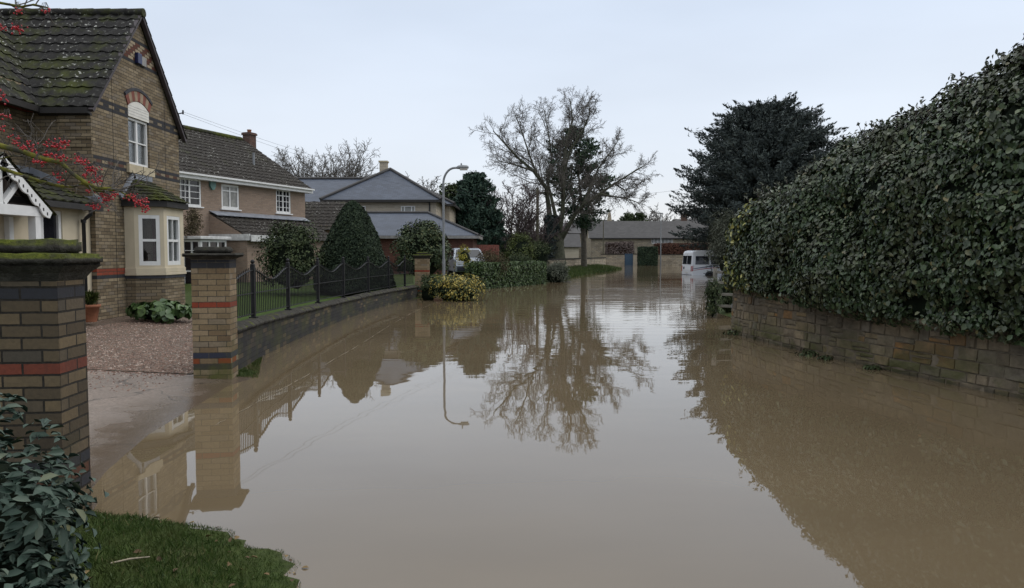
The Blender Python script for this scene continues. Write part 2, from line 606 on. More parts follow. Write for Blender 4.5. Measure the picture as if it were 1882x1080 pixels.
M['tile_mossy'] = tile_mat("concrete_tile_mossy", (0.021, 0.020, 0.019), 0.70, 1.0, mossc=(0.075, 0.088, 0.014))
M['tile_green'] = tile_mat("tile_thick_moss", (0.022, 0.021, 0.019), 1.0, 0.3, mossc=(0.072, 0.085, 0.012))
M['tile_lichen'] = tile_mat("concrete_tile_lichen", (0.032, 0.028, 0.024), 0.3, 1.0)

def slate_mat(name, col, bw=0.3, bh=0.16):
    t = NT(name)
    bt = t.t.nodes.new("ShaderNodeTexBrick")
    t.put(bt.inputs["Vector"], t.uv)
    bt.inputs["Scale"].default_value = 1
    bt.inputs["Brick Width"].default_value = bw
    bt.inputs["Row Height"].default_value = bh
    bt.inputs["Mortar Size"].default_value = 0.008
    bt.inputs["Color1"].default_value = (*[x * 0.8 for x in col], 1)
    bt.inputs["Color2"].default_value = (*[x * 1.2 for x in col], 1)
    bt.inputs["Mortar"].default_value = (*[x * 0.45 for x in col], 1)
    c = t.mix(t.mr(t.noise(0.7, 5), 0.35, 0.7, 0, 0.5), bt.outputs[0], tuple(x * 0.6 for x in col))
    return t.fin(c, 0.5, t.bump(bt.outputs["Fac"], -0.5, 0.01), 0, 0.25)
M['slate'] = slate_mat("blue_slate", (0.058, 0.071, 0.098))
M['slate_old'] = slate_mat("grey_stone_slate", (0.048, 0.046, 0.046), 0.4, 0.25)
M['white'] = plain("white_paint", (0.66, 0.66, 0.65), 0.45, var=0.06, bump=0.1)
M['white_dirty'] = plain("white_paint_dirty", (0.55, 0.55, 0.54), 0.5, var=0.22)
M['cream'] = plain("cream_render", (0.50, 0.435, 0.32), 0.85, var=0.10, scale=2.0, bump=0.25)
M['sill'] = plain("stone_sill", (0.42, 0.36, 0.25), 0.85, var=0.15, bump=0.3)
M['panel'] = plain("white_boarding", (0.62, 0.60, 0.55), 0.6, var=0.06)
M['lead'] = plain("lead_flashing", (0.20, 0.215, 0.245), 0.5, var=0.25, spec=0.5)
M['black_pipe'] = plain("black_plastic", (0.012, 0.012, 0.014), 0.4)
M['fascia'] = plain("dark_fascia", (0.020, 0.018, 0.017), 0.6)
M['mauve'] = plain("weathered_barge_board", (0.05, 0.04, 0.045), 0.6)
M['dark_in'] = plain("dark_interior", (0.012, 0.011, 0.012), 0.9)
M['iron'] = plain("black_iron", (0.009, 0.0095, 0.011), 0.5, spec=0.28, var=0.4)
M['galv'] = plain("galvanised_steel", (0.20, 0.21, 0.22), 0.55, metal=0.2, var=0.15)
M['lampglass'] = plain("lamp_bowl", (0.42, 0.40, 0.37), 0.2, var=0.1)
M['blue_box'] = plain("blue_plastic", (0.012, 0.018, 0.07), 0.35)
M['grey_box'] = plain("grey_plastic", (0.21, 0.20, 0.19), 0.5)
M['teal_box'] = plain("teal_plastic", (0.10, 0.19, 0.17), 0.4)
M['terra'] = plain("terracotta", (0.24, 0.095, 0.05), 0.85, var=0.3)
M['wood_grey'] = plain("weathered_wood", (0.20, 0.185, 0.16), 0.85, var=0.35, scale=12, bump=0.3)
M['pole_wood'] = plain("tarred_pole_wood", (0.075, 0.068, 0.045), 0.9, var=0.35)
M['bark'] = plain("grey_bark", (0.085, 0.075, 0.060), 0.95, var=0.45, scale=5, bump=0.6, bscale=14)
M['bark_green'] = plain("algae_bark", (0.065, 0.068, 0.045), 0.95, var=0.45, scale=5, bump=0.6, bscale=14)
M['twig'] = plain("twig_bark", (0.092, 0.082, 0.072), 0.95, var=0.3)
M['twig_purple'] = plain("twig_purple_brown", (0.075, 0.055, 0.055), 0.95, var=0.35)
M['gate_blue'] = plain("blue_painted_gate", (0.045, 0.085, 0.135), 0.55, var=0.15)
M['red_fence'] = plain("red_stained_boards", (0.135, 0.042, 0.030), 0.8, var=0.35, scale=9)
M['tyre'] = plain("tyre_rubber", (0.012, 0.012, 0.012), 0.85)
M['van_white'] = plain("white_van_paint", (0.72, 0.74, 0.78), 0.25, spec=0.5, var=0.03)
M['car_paint'] = plain("silver_car_paint", (0.30, 0.33, 0.37), 0.28, metal=0.3, spec=0.5, var=0.04)
M['car_dark'] = plain("dark_trim", (0.02, 0.022, 0.03), 0.4)
M['plate'] = plain("white_number_plate", (0.6, 0.6, 0.58), 0.5, var=0.02)
M['red_lens'] = plain("red_lamp_lens", (0.30, 0.015, 0.015), 0.2)
M['clear_lens'] = plain("headlamp_lens", (0.5, 0.52, 0.55), 0.12)
M['stripe_blue'] = plain("navy_stripe", (0.03, 0.035, 0.11), 0.35)
M['stripe_red'] = plain("maroon_stripe", (0.28, 0.04, 0.06), 0.35)
M['yellow_green'] = None

def glass(name, col, rough=0.03, wav=0.15):
    t = NT(name)
    c = t.mix(t.mr(t.noise(1.7, 3), 0.4, 0.6), col, tuple(x * 0.5 for x in col))
    return t.fin(c, rough, t.bump(t.noise(2.5, 2), wav, 0.01), 0, 0.5)
M['glass'] = glass("window_glass_dark", (0.018, 0.018, 0.022))
M['glass_pale'] = glass("window_glass_blind_sky", (0.30, 0.30, 0.28))  # pale base stands for blinds plus sky and trees reflected in panes
t_ = NT("window_glass_curtain")
_w = t_.n("TexWave", {"Vector": t_.uv, "Scale": 5.5, "Distortion": 2.5, "Detail": 1.0})
M['glass_curtain'] = t_.fin(t_.ramp(_w, [(0.2, (0.07, 0.065, 0.06)), (0.7, (0.27, 0.255, 0.235))]), 0.05, None, 0, 0.5)
t_ = NT("window_glass_clear")
_fr = t_.t.nodes.new("ShaderNodeFresnel"); _fr.inputs[0].default_value = 1.5
_tr = t_.t.nodes.new("ShaderNodeBsdfTransparent"); _tr.inputs[0].default_value = (.82, .84, .84, 1)
_gl = t_.t.nodes.new("ShaderNodeBsdfGlossy"); _gl.inputs["Roughness"].default_value = 0.02
t_.put(_gl.inputs["Normal"], t_.bump(t_.noise(2.5, 2), .15, .01))
_mx = t_.t.nodes.new("ShaderNodeMixShader")
t_.put(_mx.inputs[0], t_.math('MULTIPLY_ADD', _fr.outputs[0], .75, .0))
t_.t.links.new(_tr.outputs[0], _mx.inputs[1]); t_.t.links.new(_gl.outputs[0], _mx.inputs[2]); t_.t.links.new(_mx.outputs[0], t_.out.inputs[0])
M['glass_clear'] = t_.m
M['curtain_red'] = plain("dark_red_curtain", (0.10, 0.035, 0.05), 0.9)
M['curtain_white'] = plain("white_curtain", (0.55, 0.54, 0.50), 0.9, var=.08)
M['glass_car'] = glass("car_glass", (0.02, 0.023, 0.03), 0.04, 0.02)

# moss covered concrete for pillar caps: moss grows on what faces up
def cap_mat(name, moss):
    t = NT(name)
    geo = t.n("NewGeometry", out=1)
    up = t.sep(geo, 2)
    c = t.ramp(t.noise(9, 6, rough=0.7), [(0.25, (0.022, 0.021, 0.018)), (0.55, (0.05, 0.047, 0.04)), (0.8, (0.11, 0.105, 0.09))])
    g = t.ramp(t.noise(30, 4), [(0.3, (0.035, 0.045, 0.008)), (0.7, (0.12, 0.135, 0.02))])
    k = t.math('MULTIPLY', t.mr(up, 0.25, 0.75), t.mr(t.noise(5, 5), 0.5 - moss * 0.35, 0.62 - moss * 0.3))
    c = t.mix(k, c, g)
    h = t.math('ADD', t.noise(26, 5), t.math('MULTIPLY', t.noise(70, 3), 0.5))
    return t.fin(c, 0.95, t.bump(h, 0.9, 0.02), 0, 0.15)
M['cap_moss'] = cap_mat("mossy_cap_stone", 0.58)
M['cap_stone'] = cap_mat("weathered_cap_stone", -0.15)
M['coping'] = cap_mat("mossy_coping_stone", -0.22)

M['lv_hedge'] = leaf_mat("ivy_hedge_leaf", [(0.0, (0.014, 0.026, 0.010)), (0.4, (0.027, 0.048, 0.018)), (0.72, (0.044, 0.072, 0.028)), (0.88, (0.070, 0.100, 0.045)), (0.96, (0.12, 0.14, 0.075)), (1.0, (0.12, 0.10, 0.035))], 0.36, 0.38, patch=((0.052, 0.040, 0.022), 1.3, 0.35))
M['lv_vareg'] = leaf_mat("variegated_ivy_leaf", [(0.0, (0.02, 0.035, 0.012)), (0.5, (0.045, 0.065, 0.018)), (0.68, (0.16, 0.17, 0.035)), (0.9, (0.32, 0.31, 0.08)), (1.0, (0.40, 0.38, 0.14))], 0.45, 0.4)
M['lv_laurel'] = leaf_mat("near_evergreen_leaf", [(0.0, (0.020, 0.038, 0.027)), (0.5, (0.038, 0.064, 0.047)), (0.85, (0.060, 0.090, 0.068)), (0.97, (0.095, 0.120, 0.09)), (1.0, (0.12, 0.12, 0.05))], 0.55, 0.25)
M['lv_box'] = leaf_mat("green_hedge_leaf", [(0.0, (0.022, 0.042, 0.012)), (0.5, (0.045, 0.082, 0.022)), (0.85, (0.075, 0.120, 0.035)), (1.0, (0.12, 0.16, 0.055))], 0.45, 0.35)
M['lv_yellow'] = leaf_mat("gold_variegated_leaf", [(0.0, (0.03, 0.05, 0.018)), (0.42, (0.06, 0.08, 0.025)), (0.5, (0.26, 0.21, 0.04)), (0.8, (0.42, 0.33, 0.07)), (1.0, (0.5, 0.42, 0.14))], 0.5, 0.3)
M['lv_grey'] = leaf_mat("grey_green_leaf", [(0.0, (0.045, 0.052, 0.036)), (0.6, (0.085, 0.095, 0.066)), (1.0, (0.14, 0.15, 0.11))], 0.6, 0.25)
M['lv_yew'] = leaf_mat("yew_needles", [(0.0, (0.024, 0.031, 0.031)), (0.6, (0.050, 0.062, 0.060)), (1.0, (0.092, 0.108, 0.096))], 0.85, 0.12)  # needle colours raised to paint in veiling glare over the far yew
M['lv_topiary'] = leaf_mat("clipped_yew", [(0.0, (0.014, 0.025, 0.015)), (0.6, (0.028, 0.045, 0.025)), (1.0, (0.055, 0.078, 0.040))], 0.7, 0.2)
M['lv_conifer'] = leaf_mat("cypress_sprays", [(0.0, (0.015, 0.032, 0.024)), (0.6, (0.032, 0.060, 0.043)), (1.0, (0.060, 0.095, 0.062))], 0.7, 0.2)
M['lv_dark'] = leaf_mat("dark_shrub_leaf", [(0.0, (0.020, 0.032, 0.012)), (0.6, (0.040, 0.058, 0.022)), (0.95, (0.070, 0.090, 0.036)), (1.0, (0.15, 0.16, 0.08))], 0.6, 0.2)
M['lv_camellia'] = leaf_mat("round_shrub_leaf", [(0.0, (0.020, 0.034, 0.013)), (0.6, (0.042, 0.064, 0.026)), (0.9, (0.075, 0.095, 0.038)), (1.0, (0.13, 0.13, 0.06))], 0.55, 0.22)
M['lv_olive'] = leaf_mat("olive_bush_leaf", [(0.0, (0.03, 0.045, 0.010)), (0.6, (0.06, 0.082, 0.018)), (1.0, (0.10, 0.115, 0.03))], 0.6, 0.25)
M['lv_beech'] = leaf_mat("copper_beech_leaf", [(0.0, (0.060, 0.028, 0.020)), (0.6, (0.105, 0.048, 0.034)), (1.0, (0.15, 0.075, 0.05))], 0.7, 0.2)
M['lv_beech_brown'] = leaf_mat("brown_beech_leaf", [(0.0, (0.10, 0.078, 0.072)), (0.6, (0.155, 0.12, 0.11)), (1.0, (0.21, 0.165, 0.145))], 0.7, 0.2)
M['lv_berg'] = leaf_mat("bergenia_leaf", [(0.0, (0.030, 0.060, 0.018)), (0.6, (0.055, 0.10, 0.030)), (1.0, (0.09, 0.145, 0.045))], 0.4, 0.4)
M['lv_gold'] = leaf_mat("golden_bush_leaf", [(0.0, (0.16, 0.15, 0.02)), (1.0, (0.36, 0.32, 0.05))], 0.6, 0.2)
M['lv_brownbush'] = leaf_mat("dry_bush_leaf", [(0.0, (0.06, 0.048, 0.03)), (0.6, (0.10, 0.08, 0.045)), (1.0, (0.13, 0.12, 0.06))], 0.8, 0.2)
M['lv_grass'] = leaf_mat("grass_blade", [(0.0, (0.020, 0.040, 0.007)), (0.6, (0.040, 0.072, 0.012)), (0.93, (0.062, 0.098, 0.022)), (1.0, (0.16, 0.14, 0.06))], 0.6, 0.25, patch=((0.070, 0.080, 0.022), 2.6, 0.6))
M['lv_purple'] = leaf_mat("purple_twig_leaf", [(0.0, (0.07, 0.05, 0.05)), (1.0, (0.13, 0.095, 0.095))], 0.8, 0.1)
M['core'] = plain("foliage_shade_core", (0.010, 0.014, 0.009), 0.95, var=0.4, spec=0.05)  # dark solid added inside foliage to block light and stand for shade
M['core_brown'] = plain("brown_foliage_shade_core", (0.035, 0.022, 0.016), 0.95, var=0.4, spec=0.05)  # brown version of the added shade core
M['moss_bark'] = (lambda t: t.fin(t.ramp(t.noise(9, 5), [(0.35, (0.045, 0.042, 0.032)), (0.5, (0.10, 0.10, 0.02)), (0.75, (0.20, 0.18, 0.03))]), 0.95, t.bump(t.noise(45, 4), 0.6, 0.01), 0, 0.15))(NT("mossy_branch_bark"))
M['berry'] = (lambda t: t.fin(t.ramp(t.noise(23, 2), [(0.35, (0.28, 0.006, 0.012)), (0.65, (0.46, 0.016, 0.026))]), 0.3, None, 0, 0.45))(NT("red_berry"))

# ------------------------------------------------------------------ terrain heights (z = 0 is the flood level)
XW = [(-30, -1.0), (2.0, -0.55), (3.0, -0.85), (3.86, -1.14), (4.30, -1.5), (4.55, -1.78), (4.68, -2.25), (4.82, -2.78), (5.30, -3.2), (5.86, -3.37), (7.08, -3.62), (8.6, -3.74), (9.7, -3.85), (10.1, -3.75), (10.8, -3.72), (11.2, -4.05), (11.8, -4.45),
      (14, -4.7), (20, -4.75), (26, -4.2), (28.5, -3.6), (31, -3.0), (35.6, -2.0), (38, -0.8), (42, 1.1), (45, 2.4), (48, 3.4), (52, 4.1), (60, 6.2), (70, 9.3), (80, 11.8), (86, 12.0), (94, 11.8), (103, 11.9), (104, 13.5), (105, 40), (110, 80), (1600, 900)]
XR = [(-30, 8.0), (0, 6.9), (6, 6.7), (8.8, 6.25), (12.8, 5.3), (16.2, 5.0), (17.2, 5.6), (19, 5.9), (22, 6.0), (25, 6.6), (30, 8.4), (40, 12), (48, 15), (52, 17.5), (60, 19), (70, 20.5), (80, 22), (103, 25), (104, 26), (1600, 900)]

def hz(x, y):
    xl, xr = pw(XW, y), pw(XR, y)
    d = max(xl - x, x - xr)
    if d <= 0:
        return max(-0.4, d * 0.09) + (0.028 * mnoise.noise(Vector((x * 2.3, y * 2.3, 4))) * max(0, 1 + d * 3) + 0.014 * mnoise.noise(Vector((x * 7, y * 7, 1))) * max(0, 1 + d * 3) if y < 5 and x < 0 else 0)
    if x < xl:
        if y < 5:
            z = 0.10 * (1 - math.exp(-d * 1.6)) + 0.028 * mnoise.noise(Vector((x * 2.3, y * 2.3, 4))) + 0.014 * mnoise.noise(Vector((x * 7, y * 7, 1)))
        elif y < 28:
            z = min(0.34, d * 0.045)
            z += 0.20 * sstep(13.8, 15.5, y) * sstep(-4.6, -5.0, x) * sstep(-.415 * y - .25, -.405 * y + .5, x)
        else:
            z = 0.55 * (1 - math.exp(-d * 0.5))
    else:
        z = 0.55 * (1 - math.exp(-d * 0.5))
    if y > 104:
        z = 0.25 + 0.0025 * (y - 104)
    return z

def axis(segs):
    out = []
    for a, b, st in segs:
        n = max(1, int(round((b - a) / st)))
        out += [a + (b - a) * i / n for i in range(n)]
    out.append(segs[-1][1])
    return out

gx = axis([(-900, -120, 130), (-120, -30, 10), (-30, -14, 2), (-14, -6, 0.5), (-6, 8, 0.16), (8, 30, 0.7), (30, 120, 9), (120, 900, 130)])
gy = axis([(-60, -4, 7), (-4, 2, 0.5), (2, 6, 0.14), (6, 13, 0.2), (13, 36, 0.5), (36, 108, 1.2), (108, 160, 8), (160, 1500, 110)])

def sheet(name, P, mat, label=None):
    mb = MB()
    mb.grid(P)
    o = mb.build(name, mat)
    return tag(o, label, None, None, 'structure')

# earth / garden ground in one sheet to the horizon
t = NT("garden_earth_and_grass")
c = t.ramp(t.noise(0.9, 6, rough=0.7), [(0.3, (0.030, 0.048, 0.012)), (0.55, (0.050, 0.072, 0.018)), (0.75, (0.075, 0.070, 0.032))])
c = t.mix(t.mr(t.noise(14, 5), 0.35, 0.7, 0, 0.6), c, (0.02, 0.03, 0.009))
c = t.mix(t.mr(t.sep(t.obj, 2), -0.05, 0.01, 1, 0), c, (0.06, 0.048, 0.033))
m_ground = t.fin(c, 0.9, t.bump(t.noise(22, 5), 0.7, 0.05), 0, 0.15)
sheet("ground", [[(x, y, hz(x, y)) for x in gx] for y in gy], m_ground)

def strip(name, ys, xl, xr, nx, dz, mat):
    P = []
    for y in ys:
        a, b = xl(y), xr(y)
        P.append([(lerp(a, b, i / nx), y, hz(lerp(a, b, i / nx), y) + dz) for i in range(nx + 1)])
    return sheet(name, P, mat)

# concrete apron at the gate, wet where the flood laps it
t = NT("wet_concrete")
zc = t.sep(t.obj, 2)
n1 = t.noise(1.6, 6, rough=0.65)
wet = t.mr(t.math('ADD', zc, t.math('MULTIPLY', n1, 0.05)), 0.035, 0.07, 1, 0)
c = t.ramp(t.noise(34, 5, rough=0.7), [(0.33, (0.110, 0.085, 0.068)), (0.67, (0.285, 0.23, 0.19))])
c = t.mix(t.mr(n1, 0.35, 0.7, 0, 0.5), c, (0.12, 0.10, 0.085))
vr = t.n("TexVoronoi", {"Vector": t.obj, "Scale": 60.0})
c = t.mix(t.mr(vr, 0.1, 0.5, 0.35, 0), c, (0.06, 0.05, 0.045))
c = t.mix(t.math('MULTIPLY', wet, 0.85), c, (0.070, 0.050, 0.033))
crk = t.n("TexVoronoi", {"Vector": t.n("VectorMath", {0: t.obj, 1: t.n("TexNoise", {"Vector": t.obj, "Scale": 1.3, "Detail": 5}, out=1)}, operation='ADD'), "Scale": 0.55}, feature='DISTANCE_TO_EDGE')
c = t.mix(t.mr(crk, 0.0, 0.012, 0.75, 0), c, (0.03, 0.026, 0.022))
rg = t.mr(wet, 0, 1, 0.62, 0.16)
rg = t.math('SUBTRACT', rg, t.mr(t.noise(2.2, 4), 0.5, 0.62, 0, 0.26))
rg = t.math('MAXIMUM', rg, 0.16)
m_conc = t.fin(c, rg, t.bump(t.noise(48, 5), t.mr(wet, 0, 1, 0.6, 0.25), 0.012), 0, 0.45)
ya = [4.95 + 5.35 * i / 40 for i in range(41)]
strip("concrete_apron", ya, lambda y: -7.2, lambda y: pw(XW, y) + 0.5, 36, 0.010, m_conc)

# gravel drive
t = NT("pink_gravel")
vo = t.t.nodes.new("ShaderNodeTexVoronoi")
t.put(vo.inputs["Vector"], t.obj)
vo.inputs["Scale"].default_value = 34
wn = t.n("TexWhiteNoise", {0: vo.outputs["Position"]}, out=0, noise_dimensions='3D')
c = t.ramp(wn, [(0.0, (0.075, 0.05, 0.036)), (0.35, (0.155, 0.108, 0.078)), (0.65, (0.215, 0.155, 0.115)), (0.9, (0.29, 0.22, 0.17)), (1.0, (0.48, 0.41, 0.34))])
c = t.mix(t.mr(vo.outputs["Distance"], 0.25, 0.8, 0, 0.85), c, (0.02, 0.014, 0.011))
c = t.mix(t.mr(t.noise(0.9, 5), 0.4, 0.7, 0, 0.5), c, (0.07, 0.048, 0.036))
m_gravel = t.fin(c, 0.75, t.bump(vo.outputs["Distance"], -1.0, 0.03), 0, 0.3)
yg = [10.28 + 9.5 * i / 50 for i in range(51)]
strip("gravel_drive", yg, lambda y: -13.0, lambda y: -4.5 if y < 14.4 else -.405 * y, 40, 0.022, m_gravel)
rng = np.random.default_rng(5)
n = 15000
yy = 10.3 + 7.2 * rng.uniform(0, 1, n) ** 1.3
xx = rng.uniform(-8.7, -4.55, n)
yy[:1500] = 10.25 - 1.3 * rng.uniform(0, 1, 1500) ** 3.2
keep = (yy < 14.3) | (xx < -.405 * yy)
xx, yy = xx[keep], yy[keep]
mb = MB()
octf = ((0, 2, 4), (2, 1, 4), (1, 3, 4), (3, 0, 4))
for x, y in zip(xx, yy):
    s_ = random.Random(hash((x, y))).uniform(0.010, 0.024)
    z = hz(x, y) + (0.020 if y > 10.28 else 0.008)
    a = x * 977 % 6.28
    i = len(mb.v)
    for an, r_ in ((a, 1.0), (a + 3.2, 1.1), (a + 1.5, 0.75), (a + 4.6, 0.7)):
        mb.v.append((x + math.cos(an) * s_ * r_, y + math.sin(an) * s_ * r_, z))
    mb.v.append((x + s_ * 0.2, y, z + s_ * 0.8))
    for q in ((0, 2, 4), (2, 1, 4), (1, 3, 4), (3, 0, 4)):
        mb.f.append(tuple(i + k for k in q)); mb.sm.append(False)
t = NT("loose_stones")
wn = t.n("TexVoronoi", {"Vector": t.obj, "Scale": 25.0}, out=1)
c = t.ramp(t.sep(wn, 0), [(0.0, (0.09, 0.055, 0.042)), (0.5, (0.20, 0.125, 0.095)), (0.85, (0.29, 0.20, 0.155)), (1.0, (0.5, 0.42, 0.36))])
tag(mb.build("gravel", t.fin(c, 0.7, None, 0, 0.35)), "loose pinkish gravel spread over the drive", "gravel", None, 'stuff')

# lawn behind the railings
t = NT("lawn_turf")
c = t.ramp(t.noise(3.5, 6, rough=0.75), [(0.3, (0.040, 0.072, 0.012)), (0.7, (0.075, 0.115, 0.022))])
c = t.mix(t.mr(t.noise(60, 4), 0.35, 0.7, 0, 0.6), c, (0.02, 0.045, 0.008))
m_lawn = t.fin(c, 0.9, t.bump(t.noise(70, 4), 0.9, 0.04), 0, 0.15)
WALL = [(10.38, -3.99), (11, -4.05), (12.4, -4.2), (14.7, -4.31), (17.2, -4.37), (19.8, -4.37), (22.7, -4.27), (25.2, -4.06), (27.3, -3.8), (28.75, -3.62)]
strip("lawn", [14.3 + 18 * i / 40 for i in range(41)], lambda y: -.405 * y if y < 20 else -9.0, lambda y: pw(WALL, min(y, 28.7)) - 0.16, 16, 0.02, m_lawn)

# the flood
t = NT("flood_water")
xyz = t.obj
Y_ = t.sep(xyz, 1)
amp = t.math('MULTIPLY', t.mr(Y_, 9.0, 26.0, 0.04, 1.0), t.mr(Y_, 45.0, 80.0, 1.0, 0.55))
pat = t.mr(t.n("TexNoise", {"Vector": t.scale(xyz, (0.10, 0.16, 1)), "Scale": 1.0, "Detail": 3}), 0.38, 0.62, 0.12, 1.0)
amp = t.math('MULTIPLY', amp, pat)
w1 = t.n("TexNoise", {"Vector": t.scale(xyz, (0.45, 1.9, 1)), "Scale": 1.0, "Detail": 3, "Roughness": 0.5})
w2 = t.n("TexNoise", {"Vector": t.scale(xyz, (2.6, 7.0, 1)), "Scale": 1.0, "Detail": 2, "Roughness": 0.5})
w3 = t.n("TexNoise", {"Vector": t.scale(xyz, (1.1, 1.6, 1)), "Scale": 1.0, "Detail": 1})
h = t.math('ADD', t.math('MULTIPLY', w1, 0.0130), t.math('MULTIPLY', w2, 0.0016))
h = t.math('MULTIPLY', h, amp)
h = t.math('ADD', h, t.math('MULTIPLY', w3, 0.0016))
mud = t.ramp(t.n("TexNoise", {"Vector": t.scale(xyz, (0.22, 0.5, 1)), "Scale": 1.0, "Detail": 5}), [(0.3, (0.120, 0.091, 0.055)), (0.7, (0.148, 0.113, 0.069))])
nb = t.t.nodes.new("ShaderNodeBump")
nb.inputs["Strength"].default_value = 1.0
nb.inputs["Distance"].default_value = 1.0
t.put(nb.inputs["Height"], h)
m_water = t.fin(mud, 0.015, nb.outputs[0], 0, 0.5, ior=1.62)
wx = axis([(-30, 60, 6)])
wy = axis([(-30, 130, 8)])
mb = MB()
mb.grid([[(x, y, 0.0) for x in wx] for y in wy], smooth=False)
tag(mb.build("water", m_water), None, None, None, 'structure')

# scum line drifting along the drowned kerb
mb = MB()
rr = random.Random(3)
KERB = [(7.0, -3.02), (8.5, -2.98), (10.5, -2.93), (14, -2.9), (18, -2.95), (22, -2.9), (25, -2.75), (26.3, -2.6)]
y = 7.4
while y < 26:
    L_ = rr.uniform(0.1, 0.9)
    if rr.random() < 0.85:
        w_ = rr.uniform(0.002, 0.007)
        n_ = 5
        A = [(pw(KERB, y + L_ * k / n_) + rr.uniform(-.01, .01), y + L_ * k / n_) for k in range(n_ + 1)]
        for k in range(n_):
            f0, f1 = math.sin(math.pi * k / n_), math.sin(math.pi * (k + 1) / n_)
            mb.face([(A[k][0] - w_ * f0, A[k][1], .004), (A[k][0] + w_ * f0 + .001, A[k][1], .004), (A[k + 1][0] + w_ * f1 + .001, A[k + 1][1], .004), (A[k + 1][0] - w_ * f1, A[k + 1][1], .004)])
    y += L_
tag(mb.build("foam", plain("scum", (0.20, 0.165, 0.115), 0.7)), "thin pale scum line floating along the drowned kerb", "foam", None, 'stuff')

# near verge: real grass blades
rng = np.random.default_rng(11)
n = 52000
yy = 2.3 + 2.55 * rng.uniform(0, 1, n)
xx = np.array([pw(XW, q) for q in yy]) + 0.16 - 2.75 * rng.uniform(0, 1, n) ** 1.15
keep = (xx > -4.2) & ~((xx < -2.76) & (yy > 4.4)) & ((yy < 4.85) | (rng.uniform(0, 1, n) < 0.25))
xx, yy = xx[keep], yy[keep]
zz = np.array([hz(a, b) for a, b in zip(xx, yy)])
n = len(xx)
kk = zz > -0.004
xx, yy, zz = xx[kk], yy[kk], zz[kk]
n = len(xx)
edge = np.array([pw(XW, q) for q in yy]) - xx
ln = (0.028 + 0.040 * rng.uniform(0, 1, n)) * np.clip(0.45 + edge * 1.4, 0.35, 1.0)
nrm = rng.normal(size=(n, 3)); nrm[:, 2] *= 0.25
P_ = np.stack([xx, yy, zz + ln * 0.33], 1)
td = np.stack([rng.normal(size=n) * 0.55, rng.normal(size=n) * 0.55, np.full(n, 1.0)], 1)
o = leaf_mesh("grass", P_, nrm, 1.0, M['lv_grass'], None, aspect=0.085, fold=0.0, seed=4, hex_=False, droop=0, tdir=td * 1.6)
me = o.data
# scale each blade to its own length
co = np.empty(len(me.vertices) * 3); me.vertices.foreach_get("co", co); co = co.reshape(-1, 4, 3)
co = P_[:, None, :] + (co - P_[:, None, :]) * ln[:, None, None]
me.vertices.foreach_set("co", co.ravel()); me.update()
tag(o, "short wet grass on the near verge at the water's edge", "grass", None, 'stuff')

# grass sprigs by the second pillar and the far bank
def sprigs(name, label, n, fx, h0, h1, seed):
    rng = np.random.default_rng(seed)
    P_ = np.array([fx(rng) for _ in range(n)])
    td = np.stack([rng.normal(size=n) * 0.5, rng.normal(size=n) * 0.5, np.full(n, 1.0)], 1)
    nrm = rng.normal(size=(n, 3)); nrm[:, 2] *= 0.2
    o = leaf_mesh(name, P_, nrm, (h0 + h1) / 2, M['lv_grass'], None, aspect=0.12, fold=0.0, seed=seed, hex_=False, droop=0, tdir=td * 1.6)
    return tag(o, label, "grass", None, 'stuff')
def f_(r):
    y = 10.3 + 1.9 * r.uniform(0, 1) ** 1.5; x = pw(WALL, y) + r.uniform(0.02, 0.42) * max(.1, 1 - (y - 10.3) * 0.5)
    return (x, y, max(0, hz(x, y)) + 0.01)
sprigs("grass", "bright tuft of grass at the foot of the gate pillar", 1500, f_, 0.035, 0.06, 31)
def f_(r):
    y = r.uniform(48, 80); x = pw(XW, y) - 3.2 * r.uniform(0, 1) ** 1.5 + 0.1
    return (x, y, max(0, hz(x, y)) + 0.05)
sprigs("grass", "green grass bank sloping into the flood beside the stone wall", 9000, f_, 0.22, 0.4, 32)

# dead leaves lodged in the verge and drifting off its edge
rng = np.random.default_rng(91)
n = 60
yy = rng.uniform(3.0, 4.7, n); xx = np.array([pw(XW, q) for q in yy]) + rng.normal(-.10, .12, n)
xx[:35] = rng.uniform(-2.6, -1.4, 35); yy[:35] = rng.uniform(2.6, 4.4, 35)
zz = np.array([max(.003, hz(a, b) + (.03 if hz(a, b) > 0 else 0)) for a, b in zip(xx, yy)])
nr = rng.normal(size=(n, 3)) * .3 + np.array([0, 0, 1.0])
o = leaf_mesh("leaf_litter", np.stack([xx, yy, zz], 1), nr, .038, leaf_mat("dead_leaf", [(0, (.05, .032, .018)), (.6, (.11, .07, .035)), (1, (.2, .14, .06))], .7, .2), None, aspect=.6, seed=92, droop=0)
tag(o, "brown dead leaves lodged along the verge and drifting off its edge", "leaves", None, 'stuff')

